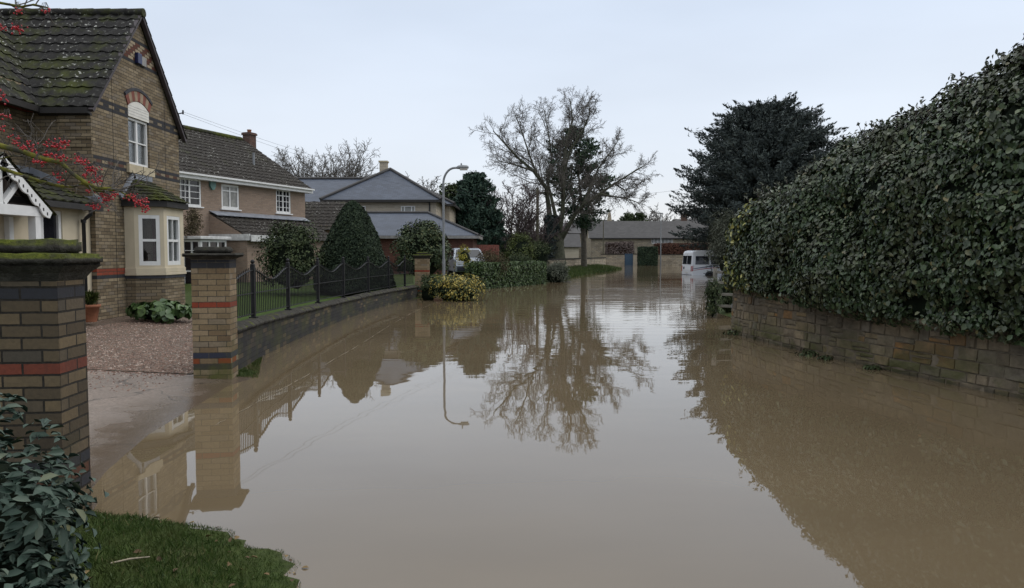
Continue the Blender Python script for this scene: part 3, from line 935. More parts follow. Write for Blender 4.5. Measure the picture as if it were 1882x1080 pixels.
# ------------------------------------------------------------------ gate pillars
def rough_slab(name, c, a, b, hw, hd, z0, z1, amp, mat, parent, seed=0, cuts=7, bev=0.02):
    bm = bmesh.new()
    bmesh.ops.create_cube(bm, size=2)
    for v in bm.verts:
        v.co = Vector((v.co.x * hw, v.co.y * hd, lerp(z0, z1, (v.co.z + 1) / 2)))
    bmesh.ops.bevel(bm, geom=list(bm.edges), offset=bev, segments=2, affect='EDGES')
    bmesh.ops.subdivide_edges(bm, edges=[e for e in bm.edges if e.calc_length() > 0.08], cuts=cuts, use_grid_fill=True)
    for v in bm.verts:
        n_ = mnoise.noise_vector(v.co * 9 + Vector((seed * 7.3, 0, 0))) + mnoise.noise_vector(v.co * 26 + Vector((seed * 3.1, 5, 0))) * 0.4
        k = amp * (1.0 if v.co.z > (z0 + z1) / 2 else 0.4)
        v.co += Vector((n_.x * k * 0.5, n_.y * k * 0.5, n_.z * k))
        p = Vector((c[0], c[1], 0)) + Vector((a[0], a[1], 0)) * v.co.x + Vector((b[0], b[1], 0)) * v.co.y
        v.co = (p.x, p.y, v.co.z)
    me = bpy.data.meshes.new(name)
    bm.to_mesh(me); bm.free()
    for p in me.polygons: p.use_smooth = True
    return finish(name, me, mat, parent)

def pillar(label, corner, rot, w, d, ztop, brick, cap, mossamp, tier, over=0.09, seed=0, neck=0.09, slab=0.075):
    a = (math.cos(R(rot)), math.sin(R(rot))); b = (-a[1], a[0])
    c = (corner[0] - a[0] * w / 2 + b[0] * d / 2, corner[1] - a[1] * w / 2 + b[1] * d / 2)
    root = empty("gate_pillar", (c[0], c[1], 0), label, "gate pillar", "brick gate pillars")
    A, B = Vector((a[0], a[1], 0)), Vector((b[0], b[1], 0))
    z_s = ztop - slab - neck
    mb = MB()
    mb.obox((c[0], c[1], (z_s - 0.45) / 2), A * w / 2, B * d / 2, (0, 0, (z_s + 0.45) / 2))
    mb.build("shaft", brick, root, bevel=0.004)
    mb = MB()
    rings = [(0.0, z_s), (0.018, z_s + neck * 0.35), (0.03, z_s + neck * 0.55), (0.055, z_s + neck * 0.8), (over - 0.012, z_s + neck + 0.004)]
    C0 = Vector((c[0], c[1], 0))
    P = []
    for o_, z in rings:
        P.append([C0 + A * sx * (w / 2 + o_ + .002) + B * sy * (d / 2 + o_ + .002) + Vector((0, 0, z)) for sx, sy in ((-1, -1), (1, -1), (1, 1), (-1, 1), (-1, -1))])
    mb.grid(P[::1], smooth=False)
    mb.build("neck_moulding", M['cap_stone'], root)
    rough_slab("cap_slab", c, a, b, w / 2 + over, d / 2 + over, z_s + neck, ztop, mossamp, cap, root, seed)
    rough_slab("cap_block", c, a, b, w / 2 + tier[0], d / 2 + tier[0], ztop - 0.004, ztop + tier[1], mossamp * 1.2, cap, root, seed + 3)
    return root

p1 = pillar("large near brick gate pillar with thick moss on its two-tier cap", (-2.77, 4.5), 5, 0.62, 0.345, 1.742, M['pillar_old'], M['cap_moss'], 0.014, (0.0, 0.085), seed=1)
p2 = pillar("yellow brick gate pillar with red and blue bands where the low wall begins", (-3.85, 10.08), 8, 0.50, 0.40, 1.742, M['pillar_brick'], M['cap_stone'], 0.010, (-0.03, 0.085), over=0.105, seed=2, neck=0.035, slab=0.045)
p3 = pillar("small far gate pillar with green moss cap beside the lamp post", (-3.22, 28.75), 4, 0.56, 0.45, 1.68, M['pillar_brick'], M['cap_moss'], 0.010, (-0.06, 0.09), over=0.08, seed=5)

# ------------------------------------------------------------------ low wall with coping, railings on it
def wpt(y, off=0.0):
    x = pw(WALL, y)
    dx = (pw(WALL, y + .1) - pw(WALL, y - .1)) / .2
    n_ = Vector((1, -dx, 0)).normalized()
    return Vector((x, y, 0)) - n_ * off, n_

def wtop(y): return pw([(10, 0.60), (14, 0.52), (20, 0.44), (29, 0.40)], y)
gw = empty("garden_wall", (-4.3, 15, 0), "low dark brick wall with stone coping curving along the flooded road", "wall")
mb = MB()
ys = axis([(10.42, 28.6, 0.45)])
F_, Bk = [], []
for y in ys:
    p, n_ = wpt(y, 0.03); q, _ = wpt(y, 0.25)
    F_.append((p, q, wtop(y)))
mb.grid([[(p.x, p.y, z) for p, q, z in F_], [(p.x, p.y, -0.45) for p, q, z in F_]], smooth=False)
mb.grid([[(q.x, q.y, -0.45) for p, q, z in F_], [(q.x, q.y, z) for p, q, z in F_]], smooth=False)
mb.grid([[(q.x, q.y, z) for p, q, z in F_], [(p.x, p.y, z) for p, q, z in F_]], smooth=False)
bo = mb.build("brickwork", M['dark_brick'], gw)
_acc = [0.0]
for i in range(1, len(F_)): _acc.append(_acc[-1] + (F_[i][0] - F_[i - 1][0]).length)
nF_ = len(F_)
for lp_ in bo.data.loops:
    vi = lp_.vertex_index
    if vi < nF_ * 4:
        bo.data.uv_layers[0].data[lp_.index].uv = (_acc[vi % nF_], bo.data.vertices[vi].co.z)
mb = MB()
y = 10.46
rr = random.Random(8)
while y < 28.55:
    L_ = rr.uniform(0.27, 0.33)
    p, n_ = wpt(y + L_ / 2, 0.14)
    tdir_ = Vector((n_.y * -1, n_.x, 0))
    z0 = wtop(y + L_ / 2) + 0.001
    zj = rr.uniform(-.006, .006)
    tl = rr.uniform(-.03, .03)
    prof = [(-0.155, 0.0), (0.165, 0.0), (0.17, 0.035), (0.10, 0.088), (-0.04, 0.105), (-0.15, 0.06)]
    h_ = tdir_ * (L_ - rr.uniform(0.008, 0.022)) 
    s0 = p - h_ / 2
    nn = (n_ + tdir_ * tl).normalized()
    mb.prism([s0 + nn * u_ + Vector((0, 0, z0 + v_ + zj)) for u_, v_ in prof], h_)
    y += L_
mb.build("coping", M['coping'], gw, bevel=0.012)

fence = empty("railings", (-4.4, 18, 0.6), "black iron railings with swooping top rail on the low brick wall", "railings")
POSTY = [12.42, 14.72, 17.2, 19.8, 22.7, 25.2, 27.25]
def fpt(y):
    p, n_ = wpt(y, 0.15)
    return p
FZ0 = lambda y: wtop(y) + 0.10
FZ1 = lambda y: pw([(10, 1.50), (29, 1.46)], y)
for y in POSTY:
    p = fpt(y)
    mb = MB()
    mb.obox((p.x, p.y, (FZ0(y) + 1.545 - 0.03) / 2), (.033, 0, 0), (0, .033, 0), (0, 0, (1.545 - FZ0(y) + 0.03) / 2))
    mb.obox((p.x, p.y, FZ0(y) + .012), (.06, 0, 0), (0, .06, 0), (0, 0, .012))
    po = mb.build("post", M['iron'], fence, bevel=0.004)
    mb = MB()
    mb.lathe((p.x, p.y, 1.543), [(.04, 0), (.042, .012), (.02, .02), (.022, .028), (.034, .045), (.036, .06), (.024, .082), (.006, .092)], 12)
    mb.build("finial", M['iron'], po)
ends = [10.50] + POSTY + [28.6]
for k in range(len(ends) - 1):
    y0, y1 = ends[k], ends[k + 1]
    g = 0.035
    ya_, yb_ = y0 + g, y1 - g
    nb_ = max(6, int(round((yb_ - ya_) / 0.112)))
    def top(tt, k=k):
        if k == 0: return lerp(1.26, 1.455, sstep(0.0, 1.0, tt))
        if k == len(ends) - 2: return lerp(1.455, 1.30, sstep(0, 1, tt))
        return 1.455 - 0.185 * (0.5 - 0.5 * math.cos(2 * math.pi * tt)) ** 0.85
    mb = MB()
    for j in range(1, nb_):
        tt = j / nb_
        y = lerp(ya_, yb_, tt); p = fpt(y)
        mb.obox((p.x, p.y, (FZ0(y) + .07 + top(tt) + .05) / 2), (.0065, 0, 0), (0, .0065, 0), (0, 0, (top(tt) + .05 - FZ0(y) - .07) / 2))
    pn_ = mb.build("railing_panel", M['iron'], fence)
    mb = MB()
    N_ = 18
    for j in range(N_):
        t0, t1 = j / N_, (j + 1) / N_
        q0, q1 = fpt(lerp(ya_, yb_, t0)), fpt(lerp(ya_, yb_, t1))
        mb.bar((q0.x, q0.y, top(t0)), (q1.x, q1.y, top(t1)), .036, .012)
    mb.build("top_rail", M['iron'], pn_)
    for zf in (lambda y: FZ0(y) + .075, lambda y: lerp(FZ0(y), FZ1(y), 0.50)):
        mb = MB()
        q0, q1 = fpt(ya_), fpt(yb_)
        N2 = 4
        for j in range(N2):
            a_, b_ = lerp(ya_, yb_, j / N2), lerp(ya_, yb_, (j + 1) / N2)
            q0, q1 = fpt(a_), fpt(b_)
            mb.bar((q0.x, q0.y, zf(a_)), (q1.x, q1.y, zf(b_)), .034, .014)
        mb.build("rail", M['iron'], pn_)

# ------------------------------------------------------------------ walls, windows and roofs
def wall_obj(name, mat, parent, o, u, L, z0, z1, holes=(), depth=0.11, clips=(), thick=None):
    o = Vector(o); u = Vector(u).normalized(); n = u.cross(Vector((0, 0, 1)))
    us = sorted({0, L, *[h[0] for h in holes], *[h[1] for h in holes]})
    zs = sorted({z0, z1, *[h[2] for h in holes], *[h[3] for h in holes]})
    mb = MB()
    pt = lambda a, z, d=0: Vector((o.x, o.y, 0)) + u * a + Vector((0, 0, z)) - n * d
    for i in range(len(us) - 1):
        for j in range(len(zs) - 1):
            cu, cz = (us[i] + us[i + 1]) / 2, (zs[j] + zs[j + 1]) / 2
            if any(h[0] < cu < h[1] and h[2] < cz < h[3] for h in holes):
                continue
            mb.face([pt(us[i], zs[j]), pt(us[i + 1], zs[j]), pt(us[i + 1], zs[j + 1]), pt(us[i], zs[j + 1])])
    for (a, b, c, d) in holes:
        mb.face([pt(a, c), pt(a, d), pt(a, d, depth), pt(a, c, depth)][::-1])
        mb.face([pt(b, c), pt(b, c, depth), pt(b, d, depth), pt(b, d)][::-1])
        mb.face([pt(a, d), pt(b, d), pt(b, d, depth), pt(a, d, depth)][::-1])
        mb.face([pt(a, c), pt(a, c, depth), pt(b, c, depth), pt(b, c)][::-1])
    me = bpy.data.meshes.new(name)
    me.from_pydata(mb.v, [], mb.f)
    if clips:
        bm = bmesh.new(); bm.from_mesh(me)
        bmesh.ops.remove_doubles(bm, verts=bm.verts, dist=1e-4)
        for cp, cn in clips:
            bmesh.ops.bisect_plane(bm, geom=list(bm.verts) + list(bm.edges) + list(bm.faces), plane_co=cp, plane_no=cn, clear_outer=True)
        bm.to_mesh(me); bm.free()
    me.update()
    return finish(name, me, mat, parent)

def window(parent, o, u, a, b, z0, z1, depth=0.10, vbars=(), hbars=(), fr=0.055, bar=0.025, gl=None, mat=None, sash=None, sill=None, sillw=0.08, label=None):
    """frame filling a hole (a,b,z0,z1) of the wall through o along u; pane and sill are its sub-parts"""
    o = Vector((o[0], o[1], 0)); u = Vector(u).normalized(); n = u.cross(Vector((0, 0, 1)))
    mat = mat or M['white']; gl = gl or M['glass']
    pt = lambda s_, z, d: o + u * s_ + Vector((0, 0, z)) - n * d
    mb = MB()
    def bx(s0, s1, c0, c1, d0, d1):
        mb.obox(pt((s0 + s1) / 2, (c0 + c1) / 2, (d0 + d1) / 2), u * (s1 - s0) / 2, n * (d1 - d0) / 2, (0, 0, (c1 - c0) / 2))
    d0 = depth - 0.055
    g = 0.0015
    bx(a + g, a + fr, z0 + g, z1 - g, d0, depth + .02); bx(b - fr, b - g, z0 + g, z1 - g, d0, depth + .02)
    bx(a + fr, b - fr, z1 - fr, z1 - g, d0 + .001, depth + .02); bx(a + fr, b - fr, z0 + g, z0 + fr * 1.2, d0 + .001, depth + .02)
    W_, H_ = b - a, z1 - z0
    for f in vbars:
        w = bar
        if isinstance(f, tuple): f, w = f
        bx(a + W_ * f - w / 2, a + W_ * f + w / 2, z0 + fr * 1.2, z1 - fr, d0 + .012, depth + .015)
    for f in hbars:
        w = bar
        if isinstance(f, tuple): f, w = f
        bx(a + fr, b - fr, z0 + H_ * f - w / 2, z0 + H_ * f + w / 2, d0 + .008, depth + .012)
    wo = mb.build("window", mat, parent)
    if label: wo["label"] = label
    mb = MB()
    bx(a + fr * .5, b - fr * .5, z0 + fr * .5, z1 - fr * .5, depth - .005, depth + .012)
    mb.build("pane", gl, wo)
    if sill:
        mb = MB()
        bx(a - sillw, b + sillw, z0 - sill, z0 - .001, -0.07, depth - .002) if sill > 0 else None
        mb.build("sill", M['sill'] if sill > 0.1 else mat, wo, bevel=0.006)
    return wo

def tile_field(name, o, u, v, lu, lv, mat, parent, pu=0.30, pv=0.33, roll=0.026, step=0.028, clips=(), seed=0):
    """interlocking roll tiles as real courses. o eave corner, u along the eave, v up the slope"""
    o, u, v = Vector(o), Vector(u).normalized(), Vector(v).normalized()
    n = u.cross(v)
    if n.z < 0: n = -n
    su = pu / 6
    nu = int(math.ceil(lu / su))
    nv = int(math.ceil(lv / pv))
    rr = random.Random(seed)
    us = np.minimum(np.arange(nu + 1) * su, lu)
    prof = roll * np.clip(np.sin(us / pu * 2 * math.pi) * 1.2 + 0.15, -0.25, 1.0)
    rows = []
    for k in range(nv):
        j = np.array([mnoise.noise(Vector((x * 3.1, k * 7.7, seed))) * 0.012 for x in (us // pu)])
        b0, b1 = k * pv - .02, min(lv, (k + 1) * pv)
        for (vv, hh) in ((b0, 0.0 if k == 0 else None), (b0, step), (b1, 0.004)):
            hh_ = -0.02 if hh is None else hh
            if hh is None: continue
            rows.append([o + u * float(us[i]) + v * (vv + float(j[i]) * (1 if hh == step else 0.3)) + n * (hh_ + float(prof[i]) * (1 if hh == step else 0.8) + (float(j[i]) * .5)) for i in range(nu + 1)])
    mb = MB()
    mb.grid(rows, smooth=False)
    me = bpy.data.meshes.new(name)
    me.from_pydata(mb.v, [], mb.f)
    if clips:
        bm = bmesh.new(); bm.from_mesh(me)
        for cp, cn in clips:
            bmesh.ops.bisect_plane(bm, geom=list(bm.verts) + list(bm.edges) + list(bm.faces), plane_co=Vector(cp), plane_no=Vector(cn), clear_outer=True)
        bm.to_mesh(me); bm.free()
    me.update()
    return finish(name, me, mat, parent)

Z = Vector((0, 0, 1))
def curtain(win, o, u, a, b, z0, z1, d, mat, waves=5):
    o = Vector((o[0], o[1], 0)); u = Vector(u).normalized(); n = u.cross(Z)
    mb = MB(); N_ = waves * 8
    mb.grid([[o + u * lerp(a, b, i / N_) - n * (d + .025 * math.sin(i / 8 * 6.28)) + Z * z for i in range(N_ + 1)] for z in (z0, z1)])
    return mb.build("curtain", mat, win)
# ------------------------------------------------------------------ house 1: yellow banded brick with a steep gable
h1 = empty("brick_house", (-11, 15, 0.2), "yellow brick house with dark patterned bands, steep gable and cream bay window", "house")
XG, Y0, Y1 = -9.30, 16.57, 20.83
YM = (Y0 + Y1) / 2
EZ, AZ = 5.10, 7.62
slope = (AZ - EZ) / (YM - Y0)
ca = Vector((0, 1, slope)).normalized()      # up-slope of the near roof plane
nN = Vector((0, -slope, 1)).normalized()      # outward normals
nF = Vector((0, slope, 1)).normalized()
wh = (1.55, 2.57, 3.90, 5.06)
wall_obj("gable_wall", M['gable_brick'], h1, (XG, Y0, 0), (0, 1, 0), Y1 - Y0, 0, AZ, holes=[wh, (1.25, 3.15, 0.3, 2.75)], depth=.11,
         clips=[((XG, YM, AZ - .02), nN), ((XG, YM, AZ - .02), nF)])
wall_obj("side_wall", M['side_brick'], h1, (-14, Y0, 0), (1, 0, 0), 14 + XG, 0, EZ, clips=[((-10.75, 0, 0), (-1, 0, 0))])
wall_obj("rear_wall", M['yellow_brick'], h1, (XG, Y1, 0), (-1, 0, 0), 6, 0, EZ)
wall_obj("front_wall", M['side_brick'], h1, (-10.75, 5.5, 0), (0, 1, 0), Y0 - 5.5, 0, EZ + .35, holes=[(8.6, 9.75, 3.75, 4.95)], depth=.11)
window(h1, (-10.75, 5.5), (0, 1, 0), 8.6, 9.75, 3.75, 4.95, vbars=[(0.5, .06)], hbars=[0.5], sill=0.10)
# corner pier with corbelled courses
mb = MB()
mb.box((-10.02, Y0 - .055, 3.0), (XG - .003, Y0 - .001, EZ - .12))
for k in range(5):
    zc_ = 4.08 + k * 0.185
    mb.box((-10.03, Y0 - .075, zc_), (XG + .018, Y0 - .05, zc_ + .075))
mb.build("corner_pier", M['yellow_brick'], h1)
# upper window with boarded arch head
w_ = window(h1, (XG, Y0), (0, 1, 0), *wh, depth=.10, vbars=[(0.5, .075)], hbars=[(0.5, .03)], fr=.06, sill=0.21, sillw=0.13, gl=M['glass_clear'])
curtain(w_, (XG, Y0), (0, 1, 0), wh[0] + .02, wh[0] + .30, 3.95, 5.05, .22, M['curtain_white'], 4); curtain(w_, (XG, Y0), (0, 1, 0), wh[1] - .26, wh[1] - .02, 3.95, 5.05, .22, M['curtain_white'], 4)
yc = Y0 + (wh[0] + wh[1]) / 2
hw = (wh[1] - wh[0]) / 2
def arc(rise, hw_, zb, n_=12):
    Rr = (hw_ * hw_ + rise * rise) / (2 * rise)
    return [(yc + Rr * math.sin(a), zb + rise - Rr + Rr * math.cos(a)) for a in [lerp(-math.asin(min(1, hw_ / Rr)), math.asin(min(1, hw_ / Rr)), i / n_) for i in range(n_ + 1)]]
A0 = [(yc - hw, 5.062)] + arc(0.17, hw, 5.31) + [(yc + hw, 5.062)]
mb = MB()
mb.prism([(XG - .02, y, z) for y, z in A0], (.032, 0, 0))
ap = mb.build("arch_panel", M['panel'], h1)
mb = MB()
for z in (5.13, 5.20, 5.27, 5.33):
    w_ = hw - .01
    mb.box((XG + .012, yc - w_, z - .004), (XG + .018, yc + w_, z + .004))
mb.build("panel_bead", M['white_dirty'], ap)
N_ = 9
red, cre = MB(), MB()
A1 = arc(0.17, hw + .012, 5.322, N_ * 2); A2 = arc(0.215, hw + .13, 5.52, N_ * 2)
for k in range(N_):
    q = [A1[2 * k], A1[2 * k + 1], A1[2 * k + 2], A2[2 * k + 2], A2[2 * k + 1], A2[2 * k]]
    (red if k % 2 == 0 else cre).prism([(XG - .02, y, z) for y, z in q], (.045, 0, 0))
red.build("brick_arch", plain("arch_brick_red", (0.17, 0.055, 0.038), 0.85, var=.3), h1)
cre.build("brick_arch", plain("arch_brick_buff", (0.25, 0.19, 0.13), 0.85, var=.25), h1)
mb = MB()
A3 = arc(0.215, hw + .132, 5.525, 16); A4 = arc(0.225, hw + .17, 5.585, 16)
for k in range(16):
    mb.prism([(XG - .02, y, z) for y, z in (A3[k], A3[k + 1], A4[k + 1], A4[k])], (.06, 0, 0))
mb.build("arch_hood", plain("arch_hood_brick", BLUEB, 0.8), h1)
# roof of the wing
RX0 = -14.5
ov = 0.20
eN = Vector((RX0, Y0 - .17, EZ - .17 * slope + .05))
lv = ((YM - eN.y) ** 2 + (AZ + .05 - eN.z) ** 2) ** .5 + .03
# front range roof (ridge along Y) meets it in a valley
FX, FE, FS = -10.55, EZ + .02, slope
fN = Vector((FS, 0, 1)).normalized()
vall = Vector((0, -slope, 1)).cross(Vector((FS, 0, 1)))
# keep the wing plane where it lies above the front-range plane
def planesep(sign):
    # wing z = EZ + slope*(y-Y0); front z = FE + FS*(FX-x)
    return (Vector((FX, Y0 - .0, 0)), Vector((-FS, -slope, 0)).normalized() * sign)
rf = tile_field("roof", eN, (1, 0, 0), ca, XG + .16 - RX0, lv, M['tile_mossy'], h1, clips=[planesep(1)], seed=1)
eF = Vector((XG + .16, Y1 + .17, EZ - .17 * slope + .05))
tile_field("roof", eF, (-1, 0, 0), Vector((0, -1, slope)).normalized(), 5, lv, M['tile_mossy'], h1, seed=2)
mb = MB()
for x in axis([(RX0, XG + .16, .42)])[:-1]:
    mb.tube([(x, YM, AZ + .06), (x + .43, YM, AZ + .068)], [.105, .11], 10)
mb.build("ridge_tiles", M['tile_mossy'], rf)
eFr = Vector((FX + .17, Y0 + .3, FE - .17 * FS + .05))
tile_field("roof", (FX + .17, 5.0, FE - .17 * FS + .05), (0, 1, 0), Vector((-1, 0, FS)).normalized(), 14.5, 4.4, M['tile_mossy'], h1, clips=[planesep(-1)], seed=3)
# gutters / eaves boards, verge
mb = MB()
mb.box((-10.4, Y0 - .20, EZ - .30), (XG + .02, Y0 - .08, EZ - .17))
mb.box((-10.44, Y0 - .079, EZ - .32), (XG - .001, Y0 - .004, EZ - .06))
mb.box((FX + .10, 5.0, FE - .30), (FX + .22, Y0 - .21, FE - .17))
mb.build("gutter", M['fascia'], h1)
mb = MB()
for s_, yb in ((1, Y0 - .19), (-1, Y1 + .19)):
    p0 = Vector((XG + .09, yb, EZ - .19 * slope - .02)); p1_ = Vector((XG + .09, YM, AZ + .02))
    d_ = (p1_ - p0).normalized()
    mb.bar(p0, p1_, .075, .10, up=(1, 0, 0))
mb.build("verge", M['mauve'], h1)
# alarm box and bird box under the apex
mb = MB(); mb.box((XG + .002, 18.52, 6.42), (XG + .09, 18.72, 6.68)); mb.build("alarm_box", M['blue_box'], h1, bevel=.015)
mb = MB(); mb.box((XG + .002, 18.76, 6.42), (XG + .07, 18.98, 6.64)); mb.build("vent_box", M['grey_box'], h1, bevel=.01)
mb = MB()
for y in (Y0 + .85, Y0 + 3.45):
    mb.box((XG + .001, y - .006, .2), (XG + .004, y + .006, 5.9))
mb.build("movement_joint", M['dark_in'], h1)
# aerial on the ridge
mb = MB(); mb.tube([(-12.3, YM, AZ), (-12.3, YM, AZ + 1.1)], .018, 6); mb.build("aerial_mast", M['galv'], h1)

# bay window: return, canted side with sash, front, far cant
bayP = [(XG + .003, 17.80), (-9.06, 17.80), (-8.50, 18.12), (-8.50, 19.20), (-9.06, 19.54), (XG + .003, 19.54)]
bz0, bz1 = 1.27, 2.92
bayw = None
for k in range(len(bayP) - 1):
    p, q = Vector((*bayP[k], 0)), Vector((*bayP[k + 1], 0))
    L_ = (q - p).length; u_ = (q - p).normalized()
    hl = []
    if k in (1, 3): hl = [(.09, L_ - .09, 1.44, 2.66)]
    if k == 2: hl = [(.16, L_ - .20, 1.44, 2.66)]
    wall_obj("bay_wall", M['cream'], h1, p, u_, L_, bz0, bz1, holes=hl, depth=.07)
    wall_obj("bay_base", M['yellow_brick'], h1, p, u_, L_, 0, bz0 - .145, depth=.05)
    for a, b, c, d in hl:
        w_ = window(h1, p, u_, a, b, c, d, depth=.06, vbars=[] if k != 2 else [0.5], hbars=[(0.5, .06)], fr=.085, gl=M['glass_clear'])
        if k == 2: curtain(w_, p, u_, a + .03, b - .03, c, d, .15, M['curtain_white'], 9)
        else: curtain(w_, p, u_, b - .16, b - .03, c, d, .13, M['curtain_red'], 3); curtain(w_, p, u_, a + .03, a + .09, c, d, .13, M['curtain_red'], 1)
mb = MB(); mb.box((XG - .30, 17.4, .2), (XG - .26, 20.1, 2.9)); mb.box((XG - .62, 17.9, 3.7), (XG - .58, 19.5, 5.6)); mb.build("dark_backing", plain("unlit_backing", (0.045, 0.035, 0.032), 0.9), h1)  # dark panels added behind the glass, standing in for an unlit room
C_ = Vector((-9.1, 18.67, 0))
def offs(poly, d):
    out = []
    for i, (x, y) in enumerate(poly):
        dx, dy = 0, 0
        out.append((x + (d if x > -9.2 else (0.0)), y + (-d if y < 18.6 else d) * (1 if x < -8.7 else .45)))
    return out
mb = MB()
mb.prism([(x, y, 1.20) for x, y in offs(bayP, .045)], (0, 0, .068)); mb.prism([(x, y, 1.27) for x, y in offs(bayP, .03)], (0, 0, .11))
mb.build("bay_sill", M['cream'], h1, bevel=.008)
mb = MB(); mb.prism([(x, y, 1.125) for x, y in offs(bayP, .02)], (0, 0, .074)); mb.build("bay_band", plain("blue_brick_band", BLUEB, .8), h1)
mb = MB(); mb.prism([(x, y, 2.86) for x, y in offs(bayP, .12)], (0, 0, .14)); mb.build("bay_fascia", M['fascia'], h1)
E_ = offs(bayP, .17)
ZE, ZT = 3.0, 3.56
top = [(XG + .01, 18.25, ZT), (XG + .01, 19.10, ZT)]
mb = MB()
faces = [[(*E_[0], ZE), (*E_[1], ZE), top[0]], [(*E_[1], ZE), (*E_[2], ZE), top[0]], [(*E_[2], ZE), (*E_[3], ZE), top[1], top[0]], [(*E_[3], ZE), (*E_[4], ZE), top[1]], [(*E_[4], ZE), (*E_[5], ZE), top[1]]]
for f in faces:
    p0, p1_ = Vector(f[0]), Vector(f[1])
    tA = Vector(f[-1]); tB = Vector(f[2])
    n_ = (p1_ - p0).cross(tA - p0).normalized()
    rows = []
    NR = 7
    for r in range(NR):
        t0, t1 = r / NR, (r + 1) / NR
        for tt, hh in ((t0, .03), (t1, .004)):
            a, b = p0.lerp(tA, tt), p1_.lerp(tB, tt)
            m_ = max(2, int((p1_ - p0).length / .06))
            rows.append([a.lerp(b, i / m_) + n_ * (hh + .012 * math.sin(i * 2.2) * (1 - t0)) for i in range(m_ + 1)])
    mb.grid(rows, smooth=False)
bayr = mb.build("bay_roof", M['tile_green'], h1)
mb = MB()
mb.face([(XG + .02, 17.62, 3.12), (XG + .06, 17.66, 3.06), (XG + .06, 18.25, 3.66), (XG + .02, 18.25, 3.74)])
for (p, q) in (((XG + .03, 17.62, 3.06), (XG + .03, 18.27, 3.66)), ((XG + .03, 18.2, 3.64), (XG + .03, 19.15, 3.64))):
    mb.bar(p, q, .05, .16, up=(0, -.6, .6))
mb.build("flashing", M['lead'], bayr)

# cream ground-floor range with lean-to roof, side window, drainpipe
XL = -9.42
wall_obj("cream_wall", M['cream'], h1, (XL, 9.5, 0), (0, 1, 0), Y0 - 9.5, 0, 2.82, holes=[(5.0, 6.05, 1.0, 2.62), (2.6, 3.6, .25, 2.5)], depth=.09)
window(h1, (XL, 9.5), (0, 1, 0), 5.0, 6.05, 1.0, 2.62, depth=.08, vbars=[(0.42, .08)], fr=.09, sill=.06)
window(h1, (XL, 9.5), (0, 1, 0), 2.6, 3.6, .25, 2.5, depth=.08, vbars=[(.35, .07)], hbars=[(.35, .05)], fr=.08)
lo = Vector((XL + .30, 9.3, 2.80)); lt = Vector((-10.72, 9.3, 3.50))
tile_field("porch_range_roof", lo, (0, 1, 0), lt - lo, Y0 - 9.32, (lt - lo).length, M['tile_green'], h1, roll=.02, seed=4)
mb = MB()
mb.box((XL + .22, 9.3, 2.66), (XL + .34, Y0 - .06, 2.78)); mb.box((XL + .004, 9.3, 2.70), (XL + .20, Y0 - .08, 2.75))
mb.build("gutter", M['fascia'], h1)
mb = MB()
mb.bar((XL + .30, Y0 - .03, 2.90), (-10.70, Y0 - .03, 3.58), .05, .14)
mb.bar((-10.72, 9.3, 3.56), (-10.72, Y0 - .06, 3.56), .04, .16)
mb.build("flashing", M['lead'], h1)
mb = MB()
mb.tube([(XL + .26, Y0 - .42, 2.67), (XL + .26, Y0 - .42, 2.58), (XL + .10, Y0 - .42, 2.44), (XL + .10, Y0 - .42, .2)], .042, 8)
for z in (2.40, 1.4):
    mb.tube([(XL + .10, Y0 - .42, z), (XL + .10, Y0 - .42, z + .07)], .056, 8)
mb.build("drainpipe", M['black_pipe'], h1)

# white timber porch
PX, PY, PH = -8.80, 12.86, 1.26
for y in (PY - PH + .12, PY + PH - .30):
    po = MB(); po.box((PX - .16, y - .075, .2), (PX - .02, y + .075, 2.42)); po.build("porch_post", M['white'], h1)
    po = MB(); po.box((XL + .005, y - .06, .2), (XL + .10, y + .06, 2.42)); po.build("porch_post", M['white'], h1)
mb = MB()
mb.box((PX - .17, PY - PH, 2.42), (PX - .01, PY + PH, 2.60))
mb.box((XL - .3, PY - PH + .05, 2.43), (PX - .171, PY - PH + .2, 2.58)); mb.box((XL - .3, PY + PH - .37, 2.43), (PX - .171, PY + PH - .22, 2.58))
mb.box((PX - .13, PY - .06, 2.60), (PX - .04, PY + .06, 3.3))
for s_ in (-1, 1):
    mb.bar((PX - .085, PY + s_ * .1, 2.62), (PX - .085, PY + s_ * .52, 3.02), .09, .09)
mb.build("porch_frame", M['white'], h1)
mb = MB(); mb.prism([(PX - .30, PY - PH, 2.6), (PX - .30, PY + PH, 2.6), (PX - .30, PY + .06, 3.36), (PX - .30, PY - .06, 3.36)], (-.02, 0, 0)); mb.build("gable_panel", plain("porch_boarding", (0.16, 0.13, 0.115), 0.8), h1)
mb = MB()
pz0, pz1 = 2.47, 3.42
for s_ in (-1, 1):
    # scalloped barge board
    N_ = 26
    up_, dn_ = [], []
    for i in range(N_ + 1):
        f = i / N_
        y = PY + s_ * PH * 1.03 * (1 - f); z = lerp(pz0 + .04, pz1, f)
        sc = .13 + .055 * abs(math.sin(f * math.pi * 4.5))
        up_.append((PX + .012, y, z)); dn_.append((PX + .012, y - s_ * sc * .62, z - sc * .85))
    for i in range(N_):
        mb.prism([up_[i], up_[i + 1], dn_[i + 1], dn_[i]], (.03, 0, 0))
mb.build("barge_board", M['white'], h1)
mb = MB()
for s_ in (-1, 1):
    for i in range(11):
        f = .06 + i * .085
        y = PY + s_ * PH * 1.03 * (1 - f); z = lerp(pz0 + .04, pz1, f)
        mb.lathe((0, 0, 0), [(0, 0)], 3) if False else None
        c_ = Vector((PX + .0425, y - s_ * .075, z - .085))
        mb.obox(c_, (.002, 0, 0), (0, .017, 0), (0, 0, .028))
mb.build("pierced_pattern", M['dark_in'], h1)
